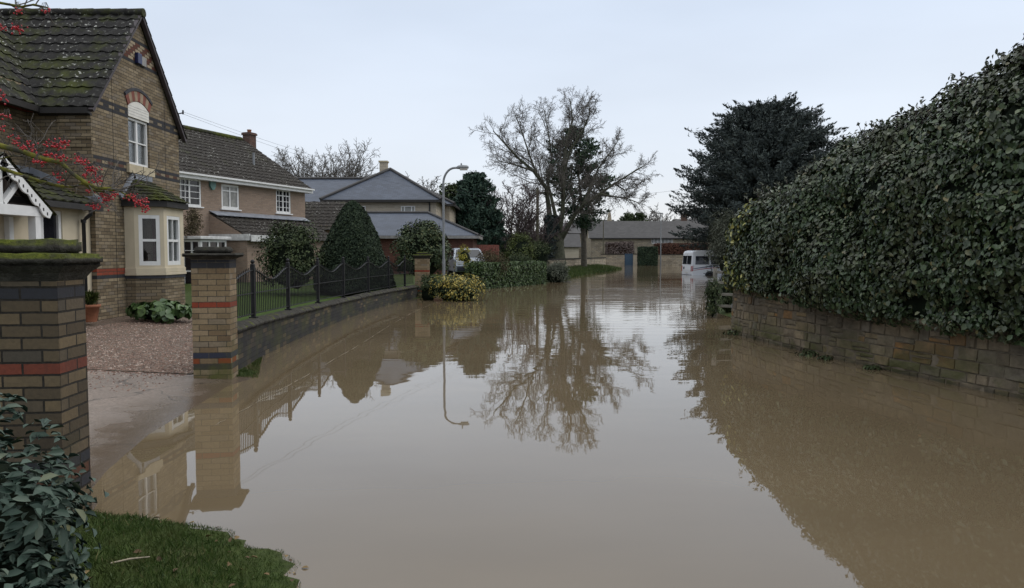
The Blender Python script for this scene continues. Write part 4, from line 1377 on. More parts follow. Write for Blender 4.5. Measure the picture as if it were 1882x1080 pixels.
for s_ in (-1, 1):
    a0 = Vector((PX + .06, PY + s_ * (PH + .12), pz0 + .0)); top_ = Vector((0, -s_ * (PH + .12), pz1 - pz0 + .05))
    L_ = 1.95
    if s_ > 0:
        tile_field("porch_roof", a0, (-1, 0, 0), top_, L_, top_.length, M['tile_mossy'], h1, roll=.015, pv=.25, seed=6)
    else:
        tile_field("porch_roof", a0 - Vector((L_, 0, 0)), (1, 0, 0), top_, L_, top_.length, M['tile_mossy'], h1, roll=.015, pv=.25, seed=7)
# iron trellis panel on the side of the porch
mb = MB()
ty = lambda f: lerp(12.15, 13.25, f)
for s_ in range(-3, 8):
    for d_ in (1, -1):
        a, b = (s_ / 5.0, 1.0), (s_ / 5.0 + d_ * .55, 2.0)
        P_ = []
        for i in range(9):
            f = i / 8
            uu = lerp(a[0], b[0], f)
            zz_ = lerp(.9, 2.15, f)
            lim = 1.75 + .36 * max(0, 1 - abs(uu - .5) * 2.0)
            if 0 <= uu <= 1 and zz_ < lim: P_.append((XL + .14, ty(uu), zz_))
        if len(P_) > 1: mb.tube(P_, .008, 4)
for s_ in (0, 1):
    mb.tube([(XL + .14, ty(s_), .25), (XL + .14, ty(s_), 1.76)], .013, 5)
mb.tube([(XL + .14, ty(f), 1.75 + .36 * max(0, 1 - abs(f - .5) * 2.0) ** 1.6) for f in [i / 12 for i in range(13)]], .012, 5)
mb.build("trellis", M['black_pipe'], h1)

# ------------------------------------------------------------------ house 2: red-brown brick behind
h2o = Vector((-13.14, 29.3, 0)); h2e = Vector((-10.30, 37.0, 0))
u2 = (h2e - h2o).normalized(); n2 = u2.cross(Z)
h2 = empty("brick_house", (-14, 35, 0.3), "red-brown brick house with lichen spotted tile roof and white windows", "house")
h2s = h2o - u2 * 3.0
L2 = (h2e - h2s).length
def alongpx(px, base=h2o, u=u2):
    dx = (px - 941) / FPX
    return ((base.x - dx * base.y / _c) / (dx * u.y / _c - u.x)) + 3.0
D2 = 7.6; E2 = 4.93; A2z = 7.36
wins = []
for (pa, pb, zb, zt, kind) in ((322, 374, 3.62, 4.72, 0), (411, 443, 3.62, 4.66, 1), (510.5, 537, 3.62, 4.74, 2)):
    wins.append((alongpx(pa), alongpx(pb), zb, zt, kind))
gables = []
mid2 = -n2 * (D2 / 2)
wall_obj("wall", M['house2_brick'], h2, h2s, u2, L2, 0, E2, holes=[w[:4] for w in wins], depth=.09)
s2 = (A2z - E2) / (D2 / 2)
wall_obj("wall", M['house2_brick'], h2, h2s + u2 * L2, -n2, D2, 0, A2z, clips=[(h2e + mid2 + Z * A2z, (n2 * s2 + Z).normalized()), (h2e + mid2 + Z * A2z, (-n2 * s2 + Z).normalized())])
wall_obj("wall", M['house2_brick'], h2, h2s - n2 * D2, n2, D2, 0, A2z, clips=[(h2e + mid2 + Z * A2z, (n2 * s2 + Z).normalized()), (h2e + mid2 + Z * A2z, (-n2 * s2 + Z).normalized())])
wall_obj("wall", M['house2_brick'], h2, h2e - n2 * D2, -u2, L2, 0, E2)
for a, b, zb, zt, kind in wins:
    if kind == 0: window(h2, h2s, u2, a, b, zb, zt, depth=.07, vbars=[.15, (.30, .03), .45, (.60, .07)], hbars=[.3, .53, (.76, .05)], gl=M['glass'], sill=.05, fr=.07)
    if kind == 1: window(h2, h2s, u2, a, b, zb, zt, depth=.07, vbars=[(.5, .07)], hbars=[(.74, .06)], gl=M['glass_pale'], sill=.05, fr=.09)
    if kind == 2: window(h2, h2s, u2, a, b, zb, zt, depth=.07, vbars=[.25, (.5, .07), .75], hbars=[.25, .5, (.74, .05)], gl=M['glass'], sill=.05, fr=.08)
r2o = h2s - u2 * .1 + n2 * .32 + Z * (E2 - .32 * s2 + .14)
v2 = (-n2 + Z * s2).normalized()
lv2 = (D2 / 2 + .32) * math.sqrt(1 + s2 * s2) + .05
r2 = tile_field("roof", r2o, u2, v2, L2 + .32, lv2, M['tile_lichen'], h2, seed=11)
r2b = h2e + u2 * .22 - n2 * (D2 + .32) + Z * (E2 - .32 * s2 + .14)
tile_field("roof", r2b, -u2, (n2 + Z * s2).normalized(), L2 + .32, lv2, M['tile_lichen'], h2, pu=.6, seed=12)
mb = MB()
rd0 = h2s + mid2 + Z * (A2z + .18) - u2 * .1
for k in range(int((L2 + .3) / .45)):
    mb.tube([rd0 + u2 * (k * .45), rd0 + u2 * (k * .45 + .46)], [.12, .125], 8)
mb.build("ridge_tiles", M['tile_green'], r2)
mb = MB()
e0 = h2s + n2 * .30 + Z * (E2 - .13); 
mb.obox(e0 + u2 * (L2 / 2 + .06), u2 * (L2 / 2 + .18), n2 * .012, Z * .10)
mb.obox(e0 + u2 * (L2 / 2 + .06) - n2 * .15 - Z * .09, u2 * (L2 / 2 + .16), n2 * .138, Z * .012)
mb.obox(e0 + u2 * (L2 / 2 + .06) + n2 * .065 + Z * .07, u2 * (L2 / 2 + .18), n2 * .05, Z * .035)
mb.build("fascia", M['white'], h2)
# chimney, vent pipe, alarm
def px_on_ridge(px): return alongpx(px, h2o + mid2)
cb = h2s + mid2 + u2 * px_on_ridge(464)
mb = MB()
mb.obox(cb + Z * 7.42, u2 * .25, n2 * .22, Z * .42); 
ch2 = mb.build("chimney", M['chimney_brick'], h2)
mb = MB(); mb.obox(cb + Z * 7.885, u2 * .30, n2 * .27, Z * .045); mb.obox(cb + Z * 7.95, u2 * .27, n2 * .24, Z * .02); mb.build("chimney_cap", M['chimney_brick'], ch2)
mb = MB(); mb.lathe(cb + Z * 7.97, [(.11, 0), (.10, .1), (.12, .13), (.12, .16)], 10); mb.build("chimney_pot", M['terra'], ch2)
vb = at(471, 318, 35.6)
vb = h2s + u2 * alongpx(471, h2o - n2 * 1.3) - n2 * 1.3
vz = E2 + 1.3 * s2 + .1
mb = MB(); mb.tube([vb + Z * vz, vb + Z * (vz + .62)], .06, 8); mb.build("vent_pipe", M['galv'], h2)
ab = h2s + u2 * alongpx(393.5)
mb = MB(); mb.prism([ab + u2 * x + Z * z + n2 * .002 for x, z in ((-.16, 4.72), (.16, 4.72), (.16, 4.52), (.06, 4.36), (-.06, 4.36), (-.16, 4.52))], n2 * .09); mb.build("alarm_box", M['teal_box'], h2, bevel=.01)
# projecting lean-to (garage / porch)
ga, gb = alongpx(388), L2 - .15
GZ1, GZ0, GD = 3.40, 2.42, 1.9
g0 = h2s + u2 * ga
slp = (Z * (GZ1 - GZ0) - n2 * GD).normalized()
g_e = g0 + n2 * (GD + .22) + Z * (GZ0 - .12)
gl_ = (Z * (GZ1 - GZ0 + .12) - n2 * (GD + .22)).length
tile_field("lean_to_roof", g_e, u2, slp, gb - ga + .1, gl_, M['tile_lichen'], h2, seed=14)
mb = MB(); mb.obox(g0 + u2 * ((gb - ga) / 2) + n2 * .20 + Z * (GZ1 + .0), u2 * ((gb - ga) / 2), (n2 * .20 - Z * .088), (Z * .012)); mb.build("flashing", M['lead'], h2)
mb = MB(); mb.prism([g0 + n2 * .001 + Z * .2, g0 + n2 * GD + Z * .2, g0 + n2 * GD + Z * (GZ0 - .04), g0 + n2 * .001 + Z * (GZ1 - .04)], u2 * .22); mb.build("wall", M['house2_brick'], h2)
mb = MB(); mb.obox(g0 + u2 * ((gb - ga) / 2) + n2 * (GD - .12) + Z * 1.2, u2 * ((gb - ga) / 2 - .23), n2 * .1, Z * 1.15); mb.build("wall", M['house2_brick'], h2)
mb = MB()
mb.obox(g0 + n2 * (GD * .52) + Z * 2.38 - u2 * .04, u2 * .03, n2 * (GD * .52 + .1), Z * .13)
mb.obox(g0 + u2 * .95 + n2 * (GD + .245) + Z * 2.34, u2 * 1.0, n2 * .02, Z * .13)
mb.build("white_board", M['white_dirty'], h2)
# white glazed porch on the left of it
cw0, cw1 = alongpx(322), alongpx(372)
cg = h2s + u2 * cw0
for (o_, uu, LL) in ((cg + n2 * 1.3, u2, cw1 - cw0), (cg + u2 * (cw1 - cw0) + n2 * 1.3, -n2, 1.3), (cg, n2, 1.3)):
    window(h2, o_, uu, .02, LL - .02, .35, 2.25, depth=.05, vbars=[(f, .07) for f in (.34, .67)], hbars=[(.36, .06), (.78, .03)], fr=.08)
mb = MB(); mb.obox(cg + u2 * ((cw1 - cw0) / 2) + n2 * .66 + Z * 2.33, u2 * ((cw1 - cw0) / 2 + .12), n2 * .78, Z * .06); mb.build("porch_roof", M['white_dirty'], h2, bevel=.02)
# rear range with its own low tile roof
x0 = at(555, 372, 41.5); x1 = at(634, 376, 41.5)
mb = MB(); mb.box((x0.x, 39.6, .2), (x1.x - .3, 44.5, 3.2)); mb.build("rear_range", M['house2_brick'], h2)
tile_field("rear_range_roof", (x0.x - .2, 39.3, 2.95), (1, 0, 0), Vector((0, 2.4, 1.62)), x1.x - x0.x + .35, 2.95, M['tile_lichen'], h2, seed=16)
tile_field("rear_range_roof", (x1.x + .15, 44.6, 2.95), (-1, 0, 0), Vector((0, -2.8, 1.62)), x1.x - x0.x + .35, 3.3, M['tile_lichen'], h2, pu=.6, seed=17)

# ------------------------------------------------------------------ house 3: pale stone, slate hipped roofs
h3 = empty("stone_house", (-9, 50, 0.4), "large pale stone house with blue slate hipped roofs and square chimney", "house")
def slab_roof(name, faces, mat, parent):
    mb = MB()
    for f in faces: mb.face(f)
    return mb.build(name, mat, parent)
wx0, wx1, wy0, wy1 = -11.75, -4.85, 47.4, 51.5
mx0, mx1, my0, my1 = -18.0, -4.3, 51.2, 58.6
mb = MB()
mb.box((wx0, wy0, .2), (wx1, wy1, 5.1)); mb.box((mx0, my0, .2), (mx1, my1, 5.15))
wall3 = mb.build("wall", M['pale_stone'], h3)
ez = 5.10; o_ = .38
exl, exr, eyf = wx0 - o_, wx1 + o_, wy0 - o_
xm = (wx0 + wx1) / 2; azz = 7.42; ay = eyf + (exr - exl) / 2
rfs = [[(exl, eyf, ez), (exr, eyf, ez), (xm, ay, azz)], [(exr, eyf, ez), (exr, 56, ez), (xm, 56, azz), (xm, ay, azz)], [(exl, 56, ez), (exl, eyf, ez), (xm, ay, azz), (xm, 56, azz)]]
slab_roof("roof", rfs, M['slate'], h3)
fx0, fx1, fy0, fy1 = mx0 - o_, mx1 + o_, my0 - o_, my1 + o_
ym = (fy0 + fy1) / 2; hh = (fy1 - fy0) / 2; mzz = 7.18; em = 5.08
rfs = [[(fx0, fy0, em), (fx1, fy0, em), (fx1 - hh, ym, mzz), (fx0 + .0, ym, mzz)], [(fx1, fy0, em), (fx1, fy1, em), (fx1 - hh, ym, mzz)], [(fx1, fy1, em), (fx0, fy1, em), (fx0, ym, mzz), (fx1 - hh, ym, mzz)]]
slab_roof("roof", rfs, M['slate'], h3)
mb = MB()
for p, q in (((exl, eyf, ez), (xm, ay, azz)), ((exr, eyf, ez), (xm, ay, azz)), ((xm, ay, azz), (xm, 56, azz)), ((fx1, fy0, em), (fx1 - hh, ym, mzz)), ((fx1, fy1, em), (fx1 - hh, ym, mzz)), ((fx0, ym, mzz), (fx1 - hh, ym, mzz))):
    mb.tube([Vector(p) + Z * .03, Vector(q) + Z * .03], .11, 6)
mb.build("ridge_tiles", M['slate_old'], h3)
mb = MB()
mb.box((exl, eyf - .02, ez - .16), (exr, eyf + .10, ez - .01)); mb.box((exr - .1, eyf + .101, ez - .16), (exr + .02, fy0, ez - .01)); mb.box((exl - .02, eyf + .101, ez - .16), (exl + .1, fy0, ez - .01))
mb.box((exr + .03, fy0 - .02, em - .15), (fx1, fy0 + .1, em - .01)); mb.box((fx1 - .1, fy0 + .101, em - .15), (fx1 + .02, fy1, em - .01)); mb.box((fx0, fy0 - .02, em - .15), (exl - .03, fy0 + .1, em - .01))
mb.box((exl + .1, eyf + .11, ez - .12), (exr - .11, wy0 + .3, ez - .06))
mb.build("gutter", M['fascia'], h3)
cx = at(704.5, 320, ay)
mb = MB(); mb.box((cx.x - .24, ay - .1, 6.6), (cx.x + .26, ay + .45, 7.90)); ch3 = mb.build("chimney", M['pale_stone'], h3)
mb = MB(); mb.box((cx.x - .30, ay - .16, 7.90), (cx.x + .32, ay + .51, 8.00)); mb.build("chimney_cap", M['sill'], ch3)
for pa, pb, gl_ in ((737, 763, M['glass_pale']), (662, 672, M['glass'])):
    a, b = at(pa, 380, wy0).x, at(pb, 380, wy0).x
    for s_ in ([0] if b - a < .5 else [0]):
        window(h3, (0, wy0 - .06), (1, 0, 0), a, b, 3.75, 4.72, depth=.052, vbars=[(.25, .06), (.75, .06)] if b - a > .5 else [], hbars=[], gl=gl_, fr=.05)
mb = MB(); mb.tube([(wx1 - .4, wy0 - .06, 5.0), (wx1 - .4, wy0 - .06, 2.5)], .05, 6); mb.build("drainpipe", M['black_pipe'], h3)

g3 = empty("garage_block", (-6.5, 45, .4), "low red brick garage with blue slate hipped roof below the stone house", "garage")
ge = at(700, 433, 42.0); gr = at(880, 437, 42.0); rg0 = at(672, 391, 45.4); rg1 = at(787, 391, 45.4)
L_, R_ = -11.2, gr.x
ze = 2.72; zr = rg1.z
rfs = [[(L_, 42, ze), (R_, 42, ze), (rg1.x, 45.4, zr), (L_, 45.4, zr)], [(R_, 42, ze), (R_, 47.2, ze), (rg1.x, 45.4, zr)], [(R_, 47.2, ze), (L_, 47.2, ze), (L_, 45.4, zr), (rg1.x, 45.4, zr)]]
slab_roof("roof", rfs, M['slate'], g3)
mb = MB()
for p, q in (((L_, 45.4, zr), (rg1.x, 45.4, zr)), ((R_, 42, ze), (rg1.x, 45.4, zr)), ((R_, 47.2, ze), (rg1.x, 45.4, zr))): mb.tube([Vector(p) + Z * .02, Vector(q) + Z * .02], .09, 6)
mb.build("ridge_tiles", M['slate_old'], g3)
mb = MB(); mb.box((L_, 41.96, ze - .17), (R_, 42.06, ze - .01)); mb.box((R_ - .1, 42.061, ze - .17), (R_ + .02, 47.2, ze - .01)); mb.build("gutter", M['grey_box'], g3)
mb = MB(); mb.box((L_, 42.35, .2), (R_ - .35, 47, ze - .02)); mb.build("wall", M['red_brick'], g3)

# ------------------------------------------------------------------ right side: rubble wall with a tall ivy hedge over it
HWP = [Vector(p) for p in ((7.5, 3.0, 0), (6.75, 6.0, 0), (6.11, 8.74, 0), (5.87, 9.6, 0), (5.54, 11.1, 0), (5.20, 12.73, 0), (4.97, 14.36, 0), (4.85, 15.3, 0), (4.80, 15.9, 0), (4.86, 16.4, 0), (5.05, 16.8, 0), (5.45, 17.1, 0), (6.2, 17.3, 0), (8.5, 17.5, 0))]
_hl = [0.0]
for a, b in zip(HWP[:-1], HWP[1:]): _hl.append(_hl[-1] + (b - a).length)
HLEN = _hl[-1]
def hpath(s):
    def at_(q):
        q = min(max(q, 0), HLEN)
        for i in range(len(HWP) - 1):
            if q <= _hl[i + 1] + 1e-9:
                return HWP[i].lerp(HWP[i + 1], (q - _hl[i]) / (_hl[i + 1] - _hl[i]))
        return HWP[-1].copy()
    p = (at_(s - .25) + at_(s) * 2 + at_(s + .25)) / 4
    t_ = (at_(s + .3) - at_(s - .3)).normalized()
    return p, Vector((-t_.y, t_.x, 0))

hwall = empty("stone_wall", (5.5, 11, 0), "weathered rubble stone wall curving under the tall ivy hedge", "wall")
mb = MB()
S_ = [HLEN * i / 170 for i in range(171)]
rows = []
for z in [-.45 + 1.5 * j / 20 for j in range(21)]:
    r_ = []
    for s_ in S_:
        p, n_ = hpath(s_)
        d_ = mnoise.noise(Vector((s_ * 2.6, z * 4, 3))) * .022 + mnoise.noise(Vector((s_ * .8, z, 9))) * .03
        r_.append(p + n_ * (d_ - .04 * z) + Z * z)
    rows.append(r_)
rows.append([hpath(s_)[0] - hpath(s_)[1] * .3 + Z * 1.04 for s_ in S_])
mb.grid(rows[::-1], smooth=True)
ho = mb.build("masonry", M['hedge_wall_stone'], hwall)
for lp_ in ho.data.loops:
    vi = lp_.vertex_index
    ho.data.uv_layers[0].data[lp_.index].uv = (S_[vi % 171], ho.data.vertices[vi].co.z if vi >= 171 else 1.2)
# individual rubble stones, coursed, standing a little proud of the mortar
rs = random.Random(31)
mb = MB(); srnd = []
zc_ = -.2
while zc_ < 1.0:
    hgt = rs.choice([.095, .115, .135, .155, .17])
    s0 = 1.5 + rs.uniform(0, .2)
    while s0 < HLEN - .1:
      w_ = rs.uniform(.13, .42) if hgt > .09 else rs.uniform(.12, .3)
      p_, n_ = hpath(s0)
      if p_.y > 14.6: w_ *= .72
      if s0 + w_ > HLEN: break
      g_ = rs.uniform(.004, .008)
      pro = rs.uniform(.012, .035)
      tilt = rs.uniform(-.012, .012)
      def W3(ss, zz, d):
          q_, m_ = hpath(ss)
          dd_ = mnoise.noise(Vector((ss * 2.6, zz * 4, 3))) * .022 + mnoise.noise(Vector((ss * .8, zz, 9))) * .03
          return q_ + m_ * (dd_ - .04 * zz + d) + Z * zz
      j = lambda a=.009: rs.uniform(-a, a)
      zmid = zc_ + hgt * rs.uniform(.4, .6)
      for zA, zB in ([(zc_, zmid), (zmid, zc_ + hgt)] if hgt > .11 and rs.random() < .3 else [(zc_, zc_ + hgt)]):
        zz0, zz1 = zA + g_, zB - g_
        pro = rs.uniform(.006, .022)
        ch = rs.uniform(.004, .009)
        ot = [(s0 + g_ + j(), zz0 + j(.006)), (s0 + w_ / 2, zz0 + j(.007)), (s0 + w_ - g_ + j(), zz0 + j(.006)), (s0 + w_ - g_ + j(), zz1 + j(.006)), (s0 + w_ / 2, zz1 + j(.007)), (s0 + g_ + j(), zz1 + j(.006))]
        cs, cz = s0 + w_ / 2, (zz0 + zz1) / 2
        inn = [(lerp(a, cs, min(.4, ch / (w_ / 2))), lerp(b, cz, min(.45, ch / ((zz1 - zz0) / 2)))) for a, b in ot]
        O = [W3(a, b, -.012) for a, b in ot]; I_ = [W3(a, b, pro + tilt * (1 if a > cs else -1)) for a, b in inn]
        # a rounded face: the middle stands a few millimetres further out
        Cc = W3(cs, cz, pro + rs.uniform(-.001, .004))
        warm = 9.4 < p_.y < 10.7 and .15 < cz < .62
        v_ = rs.random()
        if warm and rs.random() < .6: v_ = rs.uniform(.9, 1.0)
        elif v_ > .9 and rs.random() < .6: v_ = rs.uniform(0, .9)
        base_i = len(mb.v)
        mb.v.extend([tuple(q) for q in O + I_ + [Cc]])
        for k in range(6):
            k2 = (k + 1) % 6
            mb.f.append((base_i + k2, base_i + k, base_i + 6 + k, base_i + 6 + k2)); mb.sm.append(False)
            mb.f.append((base_i + 6 + k2, base_i + 6 + k, base_i + 12)); mb.sm.append(False)
            srnd += [v_, v_]
      s0 += w_
    zc_ += hgt
t = NT("rubble_stone_face")
c = t.ramp(t.attr("rnd"), [(0.0, (0.13, 0.104, 0.073)), (0.2, (0.20, 0.16, 0.11)), (0.4, (0.165, 0.145, 0.115)), (0.6, (0.25, 0.195, 0.125)), (0.78, (0.19, 0.155, 0.108)), (0.89, (0.26, 0.195, 0.105)), (0.93, (0.25, 0.135, 0.055)), (1.0, (0.29, 0.155, 0.05))])
zz_ = t.sep(t.obj, 2)
c = t.mix(t.mr(t.noise(6, 6, rough=0.7), 0.38, 0.7, 0, 0.75), c, (0.055, 0.046, 0.034))
c = t.mix(t.mr(t.noise(1.0, 5), 0.45, 0.62, 0, 0.6), c, (0.06, 0.052, 0.040))
gm = t.math('MULTIPLY', t.mr(t.noise(2.1, 5), 0.42, 0.6), t.mr(zz_, 0.05, 0.6, 0.8, 0.0))
c = t.mix(gm, c, (0.062, 0.068, 0.018))
c = t.mix(t.mr(t.math('ADD', zz_, t.math('MULTIPLY', t.noise(3.0, 4), .06)), 0.05, 0.12, 0.6, 0), c, (0.035, 0.030, 0.022))
so = mb.build("stone_face", t.fin(c, 0.88, t.bump(t.noise(30, 6), 0.7, 0.012), 0, 0.2), hwall)
at_ = so.data.attributes.new("rnd", 'FLOAT', 'FACE'); at_.data.foreach_set("value", srnd)
# a clear gap left by a fallen stone, tufts at the waterline
HTOP = [(3, 5.4), (6, 5.1), (8, 4.80), (9.5, 4.45), (11.2, 4.02), (12.8, 3.70), (14.4, 3.30), (16, 2.74), (16.5, 2.52), (17, 2.4), (18, 2.35)]
HBOT = [(3, .72), (8, .72), (10, .76), (11, .76), (12.6, .88), (14.4, .93), (16, 1.02), (18, 1.04)]
def hedge_pt(s, t, bump=True):
    p, n_ = hpath(s)
    zt, zb = pw(HTOP, p.y), pw(HBOT, p.y)
    corner = sstep(9.5, 13.2, s)
    prof = [(0, .10, 0.0), (.06, .26, .02), (.2, .36, .20), (.4, .30, .45), (.56, .10, .68), (.7, -.28, .86), (.82, -.75, .96), (.92, -1.25, 1.0), (1.0, -1.9, .93)]
    o_ = float(np.interp(t, [q[0] for q in prof], [q[1] for q in prof])); zz = float(np.interp(t, [q[0] for q in prof], [q[2] for q in prof]))
    if o_ < 0: o_ *= lerp(1.0, .75, corner)
    if o_ > 0: o_ *= lerp(1.0, .30, corner)
    q = p + n_ * o_ + Z * (zb + (zt - zb) * zz)
    if bump:
        k = mnoise.noise(q * .8) * .26 + mnoise.noise(q * 2.3) * .17
        q = q + n_ * k * (1.0 if t < .7 else .4) * lerp(1, .55, corner) + Z * k * (.25 if t < .5 else .8)
    return q
ivy = empty("ivy_hedge", (6.3, 11.5, 1.0), "tall dark ivy hedge sloping down over the stone wall", "hedge")
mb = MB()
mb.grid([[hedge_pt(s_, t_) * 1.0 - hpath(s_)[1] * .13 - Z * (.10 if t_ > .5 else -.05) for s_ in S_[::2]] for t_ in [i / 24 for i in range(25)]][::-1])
mb.build("shade_core", M['core'], ivy)  # added dark sheet under the leaves, reads as shade in the gaps
def hedge_leaves(n, seed, s0, s1, t0, t1, jit=(-.12, .07)):
    rng = np.random.default_rng(seed)
    Pn, Nn = np.empty((n, 3)), np.empty((n, 3))
    NS, NT_ = 190, 60
    ss = np.linspace(s0, s1, NS); ts = np.linspace(t0, t1, NT_)
    G = np.array([[tuple(hedge_pt(a, b)) for b in ts] for a in ss])
    du = np.gradient(G, axis=0); dv = np.gradient(G, axis=1)
    NN = np.cross(dv, du)
    ar = np.linalg.norm(NN, axis=2)
    NN = unit(NN)
    # leaves near the lens are the ones seen: weight cells by area
    pr = ar.ravel() / ar.sum()
    ix = rng.choice(NS * NT_, size=n, p=pr)
    i, j = ix // NT_, ix % NT_
    fi, fj = rng.uniform(-.5, .5, n), rng.uniform(-.5, .5, n)
    P0 = G[i, j] + du[i, j] * fi[:, None] + dv[i, j] * fj[:, None]
    N0 = NN[i, j]
    cen = np.array([9.0, 12.0, 1.5])
    sgn = np.sign((N0 * (P0 - cen)).sum(1)); sgn[sgn == 0] = 1
    N0 = N0 * sgn[:, None]
    P0 = P0 + N0 * rng.uniform(jit[0], jit[1], n)[:, None]
    N0 = N0 + rng.normal(size=(n, 3)) * .42 + np.array([0, 0, .30])
    return P0, N0
Pn, Nn = hedge_leaves(108000, 21, 2.2, HLEN, 0, 1, (-.2, .09))
gap = np.array([mnoise.noise(Vector(p) * 2.1 + Vector((7, 0, 0))) + .6 * mnoise.noise(Vector(p) * 5.2) for p in Pn])
keep = gap < .43
Pn, Nn, gap = Pn[keep], Nn[keep], gap[keep]
big = np.random.default_rng(8).uniform(0, 1, len(Pn)) < .34
sz_ = np.where(big, 1.45, .92)
n_s = int((~big).sum())
leaf_mesh("foliage", Pn[~big], Nn[~big], .058, M['lv_hedge'], ivy, aspect=.62, fold=.10, seed=22, droop=1.1, cup=.05, sizevar=.45)
leaf_mesh("broad_foliage", Pn[big], Nn[big], .086, M['lv_hedge'], ivy, aspect=.74, fold=.08, seed=29, droop=1.3, cup=.07, sizevar=.3)
rng_v = np.random.default_rng(5).normal(.5, .9, 5200)
Pn, Nn = hedge_leaves(5200, 23, HLEN - 5.6, HLEN, 0, .85, (-.02, .12))
k_ = np.array([mnoise.noise(Vector(p) * 1.3) for p in Pn]) > .06 - .20 * np.clip((Pn[:, 1] - 15.2), 0, 1) + .12 * (rng_v - .5)
k_ &= Pn[:, 1] > 14.6
leaf_mesh("variegated_foliage", Pn[k_], Nn[k_], .105, M['lv_vareg'], ivy, aspect=.6, fold=.12, seed=24, droop=.6)
# straggling shoots on top
rng = np.random.default_rng(77); rr = random.Random(77)
mb = MB(); LP, LN = [], []
for k in range(150):
    s_ = rr.uniform(2.5, HLEN - 3.5) if k < 120 else rr.uniform(3.5, 6.5)
    p = hedge_pt(s_, rr.uniform(.68, .95))
    L_ = rr.uniform(.10, .30) * (1.5 if p.y < 9.6 and rr.random() < .4 else 1)
    d_ = Vector((rr.uniform(-.6, .3), rr.uniform(-.5, .5), 1)).normalized()
    b_ = Vector((rr.uniform(-.3, .3), rr.uniform(-.3, .3), 0))
    P_ = [p - d_ * .1, p + d_ * L_ * .5, p + d_ * L_ + b_ * L_ * .5]
    mb.tube(P_, [.006, .005, .003], 4, cap=False)
    for i in range(rr.randint(3, 8)):
        f = rr.uniform(.4, 1.05)
        q = P_[1].lerp(P_[2], f) if f > .3 else P_[1]
        LP.append(q + Vector((rr.gauss(0, .025), rr.gauss(0, .025), rr.gauss(0, .025)))); LN.append((rr.gauss(0, 1), rr.gauss(0, 1), rr.gauss(0, 1)))
tag(mb.build("shoots", M['twig_purple'], ivy), kind="stuff")
leaf_mesh("shoot_leaves", np.array(LP), np.array(LN), .075, M['lv_grey'], ivy, aspect=.42, seed=9)

def weed(x, y, r, n, seed, label):
    e = empty("weed", (x, y, 0), label, "weed", "weeds at the foot of the stone wall")
    rng = np.random.default_rng(seed)
    D = rand_dirs(rng, n); D[:, 2] = np.abs(D[:, 2])
    P_ = np.array([x, y, .0]) + D * r * rng.uniform(.3, 1, n)[:, None] * np.array([1.5, 1.5, .75])
    leaf_mesh("foliage", P_, D + np.array([0, 0, .6]), .06, M['lv_dark'], e, aspect=.5, seed=seed)
a = Vector((5.04, 12.55, 0)); weed(a.x, a.y, .13, 90, 1, "small weed in the flood at the middle of the stone wall's foot")
a = Vector((5.15, 12.05, 0)); weed(a.x, a.y, .09, 60, 2, "tiny weed just right of the weed at the wall's middle")
weed(5.42, 11.05, .09, 70, 3, "small weed at the wall foot below the orange stones")
weed(4.70, 15.75, .13, 90, 4, "small weed growing at the rounded end of the stone wall")

# ------------------------------------------------------------------ shrubs, hedges, conifers
def ellipsoid_clumps(c, ax, k, rc, rng, zmin=None, lump=.12, lo=-1.0):
    D = rand_dirs(rng, k)
    D[:, 2] = np.where(D[:, 2] < lo, -D[:, 2], D[:, 2])
    C = np.array(c) + D * np.array(ax) * (1 + lump * rng.uniform(-1, .6, size=(k, 1)))
    if zmin is not None: C[:, 2] = np.maximum(C[:, 2], zmin)
    return C, rc * rng.uniform(.65, 1.25, k)

def shrub(name, label, cat, c, ax, mat, k=60, rc=.35, per=60, size=.09, aspect=.5, seed=1, zg=None, group=None, lump=.14, core=.86, coremat=None, droop=.3, hex_=True, lo=-.5, out=.8):
    zg = c[2] - ax[2] if zg is None else zg
    e = empty(name, (c[0], c[1], zg), label, cat, group)
    rng = np.random.default_rng(seed)
    inner = [max(.05, a - rc * .6) for a in ax]
    C, Rr = ellipsoid_clumps(c, inner, k, rc, rng, zg + rc * .3, lump, lo)
    Pn, Nn = clumps(C, Rr, per, rng, np.array(c) - np.array([0, 0, ax[2] * .5]), out)
    ok = Pn[:, 2] > zg - .05
    if core: core_blob("shade_core", c, [a * core for a in inner], coremat or M['core'], e, seed, .12, 3, zg - .1)
    leaf_mesh("foliage", Pn[ok], Nn[ok], size, mat, e, aspect=aspect, seed=seed, droop=droop, hex_=hex_)
    return e

# near evergreen shrub, lower left corner
e = empty("evergreen_shrub", (-2.5, 2.9, 0), "dark evergreen shrub with oval leaves in front of the near gate pillar", "shrub")
rng = np.random.default_rng(41)
C, Rr = ellipsoid_clumps((-2.30, 2.98, .52), (.44, .46, .58), 130, .11, rng, .1, .15)
Pn, Nn = clumps(C, Rr, 32, rng, np.array([-2.30, 2.98, .2]), 1.0, .55)
C2, R2 = ellipsoid_clumps((-2.02, 2.62, .25), (.34, .36, .40), 70, .10, rng, .06, .15)
P2_, N2_ = clumps(C2, R2, 30, rng, np.array([-2.02, 2.62, .0]), 1.0, .55)
Pn = np.concatenate([Pn, P2_]); Nn = np.concatenate([Nn, N2_])
leaf_mesh("foliage", Pn, Nn + np.array([0, 0, .5]), .056, M['lv_laurel'], e, aspect=.46, fold=.12, seed=42, droop=-.2, cup=.06, sizevar=.5)
core_blob("shade_core", (-2.30, 2.98, .48), (.33, .35, .46), M['core'], e, 3, .15, 3, -.05)
core_blob("shade_core", (-2.02, 2.62, .2), (.23, .25, .30), M['core'], e, 4, .15, 3, -.05)

